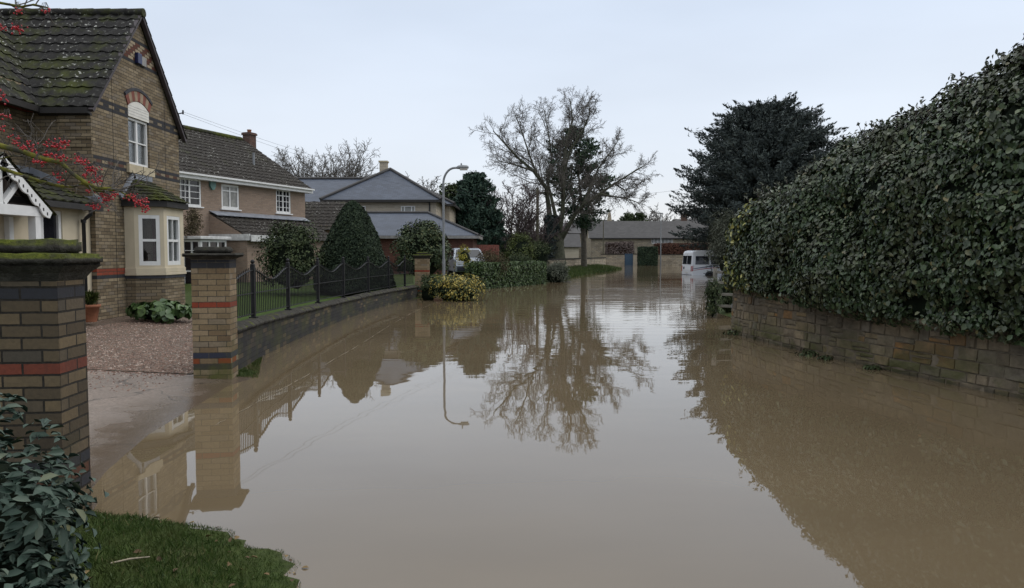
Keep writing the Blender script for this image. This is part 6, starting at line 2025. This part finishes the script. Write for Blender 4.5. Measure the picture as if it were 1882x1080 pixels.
# low marker post at the wall end
mp = at(1347, 590, 17.0)
mb = MB(); mb.obox((mp.x, 17.0, .15), (.032, 0, 0), (0, .02, 0), (0, 0, .42)); 
tag(mb.build("marker_post", M['galv'], None, (mp.x, 17, 0), bevel=.008), "short grey marker post standing in the flood at the end of the stone wall", "post")
# post and rail fence
pf = empty("rail_fence", (6.3, 20.4, 0), "old grey post and rail fence half hidden by the pale shrub", "fence")
fp = [Vector((5.55, 20.2, 0)), Vector((6.35, 20.35, 0)), Vector((7.6, 20.9, 0))]
for p in fp:
    mb = MB(); mb.obox(p + Z * .45, (.05, 0, 0), (0, .05, 0), (0, 0, .88)); mb.build("post", M['wood_grey'], pf, bevel=.008)
for a, b in zip(fp[:-1], fp[1:]):
    for z in (.30, .62, .94, 1.22):
        mb = MB(); mb.bar(a + Z * z + Vector((0, -.07, 0)), b + Z * (z - .03) + Vector((0, -.07, 0)), .035, .075); mb.build("rail", M['wood_grey'], pf, bevel=.005)

# flower pot by the house corner
pp = Vector((at(167, 595, 15.7).x, 15.7, .28))
pot = empty("flower_pot", tuple(pp), "terracotta pot with spiky green plant at the corner of the yellow brick house", "plant pot")
mb = MB(); mb.lathe(pp, [(.12, 0), (.175, .30), (.20, .31), (.205, .37), (.18, .37), (.17, .33)], 20); mb.build("pot", M['terra'], pot)
rng = np.random.default_rng(3); n = 420
td = np.stack([rng.normal(size=n) * .55, rng.normal(size=n) * .55, np.ones(n)], 1)
leaf_mesh("plant", np.array(pp) + np.array([0, 0, .47]) + unit(td) * .12 * rng.uniform(.3, 1.2, n)[:, None] - np.array([0, 0, .05]), rng.normal(size=(n, 3)), .27, M['lv_olive'], pot, aspect=.05, hex_=False, droop=0, tdir=td * 2, seed=5)

# floating plank near the tree reflections, twig on the grass
b = at(1050, 518, 55)
gb_ = gz_ = None
mb = MB(); mb.obox((3.0, 44.2, .015), (.55, .03, 0), (-.004, .07, 0), (0, 0, .02)); tag(mb.build("floating_plank", M['wood_grey'], None, (3.0, 44.2, 0), bevel=.006), "pale plank floating on the flood below the grass bank", "plank")
mb = MB(); mb.tube([(-2.14, 3.86, .095), (-2.05, 3.88, .11), (-1.96, 3.92, .105)], [.006, .006, .004], 5); tag(mb.build("twig", plain("pale_stick", (.35, .30, .22), .8), None, (-2.05, 3.88, .1)), "pale stick lying on the near grass verge", "twig")

# ------------------------------------------------------------------ white minibus standing in the flood
VX, VY, VR = 14.45, 58.6, 10.0
van = empty("minibus", (0, 0, 0), "white minibus with navy and maroon swoosh stripes standing in the flood", "minibus")
VL, VW, VH = 5.5, 1.0, 2.42
side = [(0.03, .32), (0.0, .9), (0.03, 1.25), (.10, 2.20), (.18, 2.36), (.45, VH), (3.9, VH), (4.25, 2.30), (4.75, 1.50), (5.35, 1.22), (5.48, .95), (5.48, .35)]
mb = MB()
def ring(x_in, zc):  # tumblehome
    return 1.0 - .10 * sstep(1.2, 2.4, zc)
L0 = [Vector((x, -VW * ring(x, z), z)) for x, z in side]; L1 = [Vector((x, VW * ring(x, z), z)) for x, z in side]
n = len(side)
mb.face(L0); mb.face(L1[::-1])
for k in range(n):
    k2 = (k + 1) % n
    mb.face([L0[k2], L0[k], L1[k], L1[k2]])
body = mb.build("body", M['van_white'], van, bevel=.07)
for p in body.data.polygons: p.use_smooth = False
def vside(name, pts, mat, s_, th=.012, par=None):
    """panel on a van side: pts (x,z); follows the tumblehome"""
    mb = MB()
    A = [Vector((x, s_ * (VW * ring(x, z) + .002), z)) for x, z in pts]
    mb.prism(A, Vector((0, s_ * th, 0)))
    return mb.build(name, mat, par or van)
for s_ in (-1, 1):
    vside("side_window", [(.30, 1.32), (1.45, 1.32), (1.45, 1.98), (.36, 1.98)], M['glass_car'], s_)
    vside("side_window", [(1.62, 1.32), (2.75, 1.32), (2.75, 1.98), (1.62, 1.98)], M['glass_car'], s_)
    vside("side_window", [(3.0, 1.32), (4.62, 1.32), (4.25, 1.98), (3.0, 1.98)], M['glass_car'], s_)
    # swoosh stripes
    for nm, m_, z0, amp, w in (("stripe", M['stripe_blue'], .98, .28, .05), ("stripe", M['stripe_red'], .86, .26, .035)):
        up2, dn2 = [], []
        for i in range(25):
            f = i / 24
            x = .12 + f * 4.6; z = z0 + amp * math.sin(min(1, f * 1.7) * math.pi * .5) - .06 * f
            w2 = w * (.4 + 1.2 * math.sin(math.pi * min(1, f * 1.2 + .1)) ** 1)
            up2.append((x, z + w2 / 2)); dn2.append((x, z - w2 / 2))
        mb = MB()
        for i in range(24):
            q = [up2[i], up2[i + 1], dn2[i + 1], dn2[i]]
            mb.prism([Vector((x, s_ * (VW * ring(x, z) + .002), z)) for x, z in q], Vector((0, s_ * .006, 0)))
        mb.build(nm, m_, van)
    vside("tail_lamp", [(.03, .80), (.10, .80), (.13, 1.22), (.07, 1.22)], M['red_lens'], s_, .02)
    vside("door_handle", [(2.05, 1.02), (2.25, 1.02), (2.25, 1.06), (2.05, 1.06)], M['car_dark'], s_, .03)
    vside("fuel_flap", [(.98, .60), (1.14, .60), (1.14, .64), (.98, .64)], M['car_dark'], s_, .008)
    for wx_ in (1.52, 4.5):
        mb = MB()
        arch = [(wx_ + .43 * math.cos(a), .38 + .43 * math.sin(a)) for a in [math.pi * i / 14 for i in range(15)]]
        mb.prism([Vector((x, s_ * 1.003, z)) for x, z in arch], Vector((0, s_ * .012, 0))); mb.build("wheel_arch", M['car_dark'], van)
        w_ = MB(); w_.tube([(wx_, s_ * .80, .34), (wx_, s_ * 1.03, .34)], .34, 22); wo = w_.build("wheel", M['tyre'], van)
        w_ = MB(); w_.tube([(wx_, s_ * 1.031, .34), (wx_, s_ * 1.04, .34)], .2, 16); w_.build("rim", M['car_dark'], wo)
# rear: windows, door seam, lamps, script, emblem, plate, bumper
def vrear(name, y0, y1, z0, z1, mat, th=.02, par=None):
    mb = MB()
    xf = lambda z: float(np.interp(z, [.32, .9, 1.25, 2.2], [.03, 0, .03, .10])) - .002
    A = [Vector((xf(z0), y0, z0)), Vector((xf(z0), y1, z0)), Vector((xf(z1), y1, z1)), Vector((xf(z1), y0, z1))]
    mb.prism(A, Vector((-th, 0, 0)))
    return mb.build(name, mat, par or van)
vrear("rear_window", -.80, -.06, 1.34, 2.0, M['glass_car']); vrear("rear_window", .06, .80, 1.34, 2.0, M['glass_car'])
vrear("door_seam", -.008, .008, .55, 2.15, M['car_dark'], .006)
for s_ in (-1, 1): vrear("tail_lamp", s_ * .84 if s_ > 0 else -.97, .97 if s_ > 0 else -.84, .78, 1.2, M['red_lens'])
vrear("number_plate", -.27, .27, .62, .74, M['plate'])
vrear("emblem", .42, .66, .93, 1.13, M['car_dark'], .008); vrear("bumper", -.96, .96, .34, .52, M['car_dark'], .06)
mb = MB()
for i in range(14):
    f0, f1 = i / 14, (i + 1) / 14
    mb.bar((.035, .30 - f0 * .75, 1.0 + .035 * math.sin(f0 * 21)), (.035, .30 - f1 * .75, 1.0 + .035 * math.sin(f1 * 21)), .012, .045)
mb.build("script", M['stripe_red'], van)
mb = MB(); mb.face([(4.30, -.82, 2.26), (4.78, -.86, 1.52), (4.78, .86, 1.52), (4.30, .82, 2.26)]); 
for i in range(len(mb.v)): mb.v[i] = (mb.v[i][0] + .012, mb.v[i][1], mb.v[i][2] + .012)
mb.build("windscreen", M['glass_car'], van)
for s_ in (-1, 1):
    mb = MB(); mb.obox((5.40, s_ * .74, 1.0), (.09, 0, 0), (0, .18, 0), (0, 0, .12)); mb.build("headlight", M['clear_lens'], van, bevel=.03)
    mb = MB(); mb.obox((4.35, s_ * 1.13, 1.45), (.06, 0, 0), (0, .09, 0), (0, 0, .16)); mb.build("mirror", M['car_dark'], van, bevel=.03)
cx_ = at(1271, 505, 58.0)
van.rotation_euler = (0, 0, R(VR))
van.location = (cx_.x - 1.0 * math.sin(R(VR)) - .0, 58.0 + 1.0 * math.cos(R(VR)), -.50)

# ------------------------------------------------------------------ parked car on the drive behind the hedge
car = empty("parked_car", (0, 0, 0), "silver car parked on the drive behind the brown twiggy bush", "car")
prof = [(-2.0, .30), (-2.08, .62), (-1.98, .92), (-.98, 1.02), (-.32, 1.50), (.15, 1.56), (1.1, 1.54), (1.75, 1.15), (2.0, 1.05), (2.06, .6), (2.0, .30)]
def cw(z): return .86 - .16 * sstep(.95, 1.55, z)
mb = MB()
L0 = [Vector((-cw(z), y, z)) for y, z in prof]; L1 = [Vector((cw(z), y, z)) for y, z in prof]
mb.face(L0[::-1]); mb.face(L1)
for k in range(len(prof)):
    k2 = (k + 1) % len(prof)
    mb.face([L0[k], L0[k2], L1[k2], L1[k]])
mb.build("body", M['car_paint'], car, bevel=.06)
def cface(name, ya, za, yb, zb, k, mat, off):
    mb = MB()
    d = Vector((0, yb - ya, zb - za)); n_ = Vector((0, -d.z, d.y)).normalized()
    if n_.z < 0: n_ = -n_
    A = [Vector((-cw(za) * k, ya, za)), Vector((cw(za) * k, ya, za)), Vector((cw(zb) * k, yb, zb)), Vector((-cw(zb) * k, yb, zb))]
    mb.prism([p + n_ * .003 for p in A], n_ * off)
    return mb.build(name, mat, car)
cface("windscreen", -.94, 1.05, -.36, 1.46, .88, M['glass_car'], .012); cface("rear_window", 1.18, 1.48, 1.68, 1.19, .86, M['glass_car'], .012)
for s_ in (-1, 1):
    for pts in ([(-.72, 1.03), (.35, 1.03), (.35, 1.44), (-.28, 1.43)], [(.42, 1.03), (1.45, 1.08), (1.05, 1.44), (.42, 1.44)]):
        mb = MB(); mb.prism([Vector((s_ * (cw(z) + .004), y, z)) for y, z in pts], Vector((s_ * .01, 0, 0))); mb.build("side_window", M['glass_car'], car)
    mb = MB(); mb.obox((s_ * .62, -2.02, .78), (.18, 0, 0), (0, .06, 0), (0, 0, .09)); mb.build("headlight", M['clear_lens'], car, bevel=.03)
    mb = MB(); mb.obox((s_ * .70, 2.0, .88), (.10, 0, 0), (0, .07, 0), (0, 0, .13)); mb.build("tail_lamp", M['red_lens'], car, bevel=.03)
    mb = MB(); mb.obox((s_ * .95, -.72, 1.05), (.09, 0, 0), (0, .05, 0), (0, 0, .06)); mb.build("mirror", M['car_dark'], car, bevel=.02)
    for wy_ in (-1.3, 1.3):
        w_ = MB(); w_.tube([(s_ * .66, wy_, .31), (s_ * .875, wy_, .31)], .31, 20); wo = w_.build("wheel", M['tyre'], car)
        w_ = MB(); w_.tube([(s_ * .876, wy_, .31), (s_ * .885, wy_, .31)], .19, 14); w_.build("rim", M['galv'], wo)
mb = MB(); mb.obox((0, -2.06, .47), (.80, 0, 0), (0, .05, 0), (0, 0, .11)); mb.build("bumper", M['car_dark'], car, bevel=.03)
mb = MB(); mb.obox((0, -2.12, .47), (.26, 0, 0), (0, .008, 0), (0, 0, .055)); mb.build("number_plate", M['plate'], car)
mb = MB(); mb.obox((0, -2.06, .70), (.40, 0, 0), (0, .03, 0), (0, 0, .06)); mb.build("grille", M['car_dark'], car, bevel=.01)
cp = at(853, 480, 38.5)
car.location = (cp.x, 40.6, hz(cp.x, 40.6) + .02); car.rotation_euler = (0, 0, R(12))

# boundary fence boards by the garage
fe = empty("board_fence", (-1, 47, .4), "red-brown board fence running on from the garage", "fence")
a, b = at(868, 450, 46.0), at(917, 455, 47.5)
mb = MB()
nb_ = 14
for k in range(nb_):
    p = Vector((lerp(a.x, b.x, k / nb_), lerp(46.3, 48, k / nb_), 0)); q = Vector((lerp(a.x, b.x, (k + .94) / nb_), lerp(46.3, 48, (k + .94) / nb_), 0))
    mb.bar(p + Z * 1.35, q + Z * 1.35, .025, 1.8)
mb.build("boards", M['red_fence'], fe)
mb = MB()
for z in (.8, 1.9): mb.bar((a.x, 46.36, z), (b.x, 48.06, z), .05, .09)
mb.build("rail", M['red_fence'], fe)

# ------------------------------------------------------------------ far side: garden walls, gate, barn and cottages
def plain_wall(name, label, p, q, w, z0, z1, mat, cope=None, cat="wall"):
    c = (Vector(p) + Vector(q)) / 2
    e = empty(name, (c.x, c.y, 0), label, cat)
    p, q = Vector((p[0], p[1], 0)), Vector((q[0], q[1], 0))
    u_ = (q - p).normalized(); L_ = (q - p).length; n_ = u_.cross(Z)
    mb = MB(); mb.obox((p + q) / 2 + Z * (z0 + z1) / 2, u_ * L_ / 2, n_ * w / 2, Z * (z1 - z0) / 2); mb.build("masonry", mat, e)
    mb = MB()
    k = 0
    rr = random.Random(L_)
    while k < L_:
        d_ = min(L_ - k, rr.uniform(.4, .7))
        mb.obox(p + u_ * (k + d_ / 2) + Z * (z1 + .055 + rr.uniform(-.01, .015)), u_ * (d_ / 2 - .01), n_ * (w / 2 + .05), Z * .053)
        k += d_
    mb.build("coping", M['coping'] if not cope else cope, e)
    return e
plain_wall("stone_wall", "low mossy stone wall along the top of the grass bank", (at(1008, 485, 62).x, 61), (at(1112, 485, 84).x, 85), .4, -.2, 1.12, M['barn_stone'])
plain_wall("stone_wall", "stone garden wall at the water's edge left of the blue gate", (at(1104, 480, 103.8).x, 103.8), (at(1147.5, 480, 103.8).x, 103.8), .4, -.4, 1.45, M['barn_stone'])
plain_wall("stone_wall", "stone garden wall behind the far street lamp and the minibus", (at(1199, 480, 103.2).x, 103.2), (at(1330, 480, 103.2).x, 103.2), .4, -.4, 1.42, M['barn_stone'])
g_ = empty("garden_gate", (at(1155.5, 480, 103.8).x, 103.8, 0), "tall blue boarded garden gate in the far stone wall", "gate")
ga_, gb2 = at(1148, 480, 103.8).x, at(1163, 480, 103.8).x
mb = MB()
for k in range(8):
    x0_, x1_ = lerp(ga_ + .03, gb2 - .03, k / 8), lerp(ga_ + .03, gb2 - .03, (k + .93) / 8)
    mb.box((x0_, 103.78, -.1), (x1_, 103.83, 1.52))
mb.build("boards", M['gate_blue'], g_)
mb = MB(); mb.box((ga_ + .002, 103.73, -.2), (ga_ + .1, 103.88, 1.6)); mb.box((gb2 - .1, 103.73, -.2), (gb2 - .002, 103.88, 1.6)); mb.box((ga_ + .101, 103.75, 1.521), (gb2 - .101, 103.85, 1.6)); mb.build("frame", M['gate_blue'], g_)
plain_wall("stone_wall", "short pale stone pier between the blue gate and the dark hedge", (at(1163.5, 480, 103.8).x, 103.8), (at(1171, 480, 103.8).x, 103.8), .5, -.4, 1.5, M['pale_stone'])

def gable_house(name, label, x0, x1, y0, y1, ez, rz, wallm, roofm, ov=.3, axis_x=True, cat="building"):
    e = empty(name, ((x0 + x1) / 2, (y0 + y1) / 2, .3), label, cat)
    mb = MB()
    if axis_x:
        ym_ = (y0 + y1) / 2
        mb.prism([(x0, y0, 0), (x0, y1, 0), (x0, y1, ez), (x0, ym_, rz), (x0, y0, ez)], (x1 - x0, 0, 0))
        s_ = (rz - ez) / (ym_ - y0)
        F = [[(x0 - ov, y0 - ov, ez - ov * s_ + .1), (x1 + ov, y0 - ov, ez - ov * s_ + .1), (x1 + ov, ym_, rz + .1), (x0 - ov, ym_, rz + .1)],
             [(x1 + ov, y1 + ov, ez - ov * s_ + .1), (x0 - ov, y1 + ov, ez - ov * s_ + .1), (x0 - ov, ym_, rz + .1), (x1 + ov, ym_, rz + .1)]]
    else:
        xm_ = (x0 + x1) / 2
        mb.prism([(x0, y0, 0), (x1, y0, 0), (x1, y0, ez), (xm_, y0, rz), (x0, y0, ez)], (0, y1 - y0, 0))
        s_ = (rz - ez) / (xm_ - x0)
        F = [[(x0 - ov, y1, ez - ov * s_ + .1), (x0 - ov, y0 - ov, ez - ov * s_ + .1), (xm_, y0 - ov, rz + .1), (xm_, y1, rz + .1)],
             [(x1 + ov, y0 - ov, ez - ov * s_ + .1), (x1 + ov, y1, ez - ov * s_ + .1), (xm_, y1, rz + .1), (xm_, y0 - ov, rz + .1)]]
    mb.build("wall", wallm, e)
    r_ = MB()
    for f in F: r_.prism(f, (0, 0, -.09))
    r_.build("roof", roofm, e)
    return e
bx0, bx1 = at(1086, 440, 112).x, at(1330, 440, 112).x
be, br = at(1150, 435.5, 112).z, at(1150, 407, 115.5).z
barn = gable_house("stone_barn", "long low stone barn with grey slate roof at the end of the flooded road", bx0, bx1, 112, 119, be, br, M['barn_stone'], M['slate_old'])
mb = MB(); mb.box((bx0 - .2, 111.6, be - .28), (bx1, 111.72, be - .12)); mb.build("gutter", M['fascia'], barn)
wa, wb = at(1198, 442, 112).x, at(1236, 442, 112).x
wz0, wz1 = at(1198, 448, 112).z, at(1198, 437.5, 112).z
mb = MB(); mb.box((wa, 111.93, wz0), (wb, 111.99, wz1)); wo = mb.build("window", M['dark_in'], barn)
mb = MB()
nn_ = 15
for k in range(nn_ + 1): 
    x = lerp(wa, wb, k / nn_); mb.box((x - .035, 111.88, wz0 + .1), (x + .035, 111.925, wz1))
mb.box((wa, 111.86, wz0), (wb, 111.929, wz0 + .09)); mb.build("window_bars", M['white'], wo)
yy0 = 114.3
mb = MB(); mb.box((bx0 - .04, yy0, 4.0), (bx0 - .002, yy0 + 1.0, 5.1)); wo = mb.build("window", M['white'], barn)
ob0, ob1 = at(1032, 460, 100).x, at(1064, 460, 100).x
gable_house("outbuilding", "small stone outbuilding with dark roof between the ivy clad trunk and the pine", ob0 - 1.5, ob1, 100, 105, at(1050, 452, 100).z, at(1050, 431, 102.5).z, M['pale_stone'], M['slate_old'])
gable_house("stone_cottage", "stone cottage gable showing behind the outbuilding roof", at(1040, 420, 120).x, at(1086, 420, 120).x, 119.5, 128, 4.9, at(1065, 408, 120).z, M['barn_stone'], M['slate_old'], axis_x=True)
# chimneys beyond the barn
c1 = gable_house("brick_cottage", "distant house with twin chimney pots beyond the barn's right end", at(1247, 400, 160).x, at(1300, 400, 160).x, 160, 168, 7.0, at(1255, 403, 164).z, M['red_brick'], M['slate_old'])
mb = MB(); a = at(1252, 400, 163); b = at(1262, 400, 163); mb.box((a.x, 162.5, 7.5), (b.x, 163.5, at(1257, 393, 163).z)); ch = mb.build("chimney", M['chimney_brick'], c1)
for px in (1253.5, 1258, 1261):
    mb = MB(); p = at(px, 393, 163); mb.lathe((p.x, 163, p.z - .1), [(.16, 0), (.12, .9 if px != 1258 else .6)], 8); mb.build("chimney_pot", M['chimney_brick'], ch)
c2 = gable_house("brick_cottage", "distant house with a tall tapering chimney beyond the barn's left part", at(1106, 402, 165).x, at(1130, 402, 165).x, 165, 172, 6.5, at(1118, 404, 168).z, M['barn_stone'], M['slate_old'])
mb = MB(); p = at(1120, 404, 168); q = at(1120, 390, 168); mb.lathe((p.x, 168, p.z - .8), [(.7, 0), (.5, .9), (.35, q.z - p.z + .5), (.05, q.z - p.z + 1.0)], 8); mb.build("chimney", M['barn_stone'], c2)
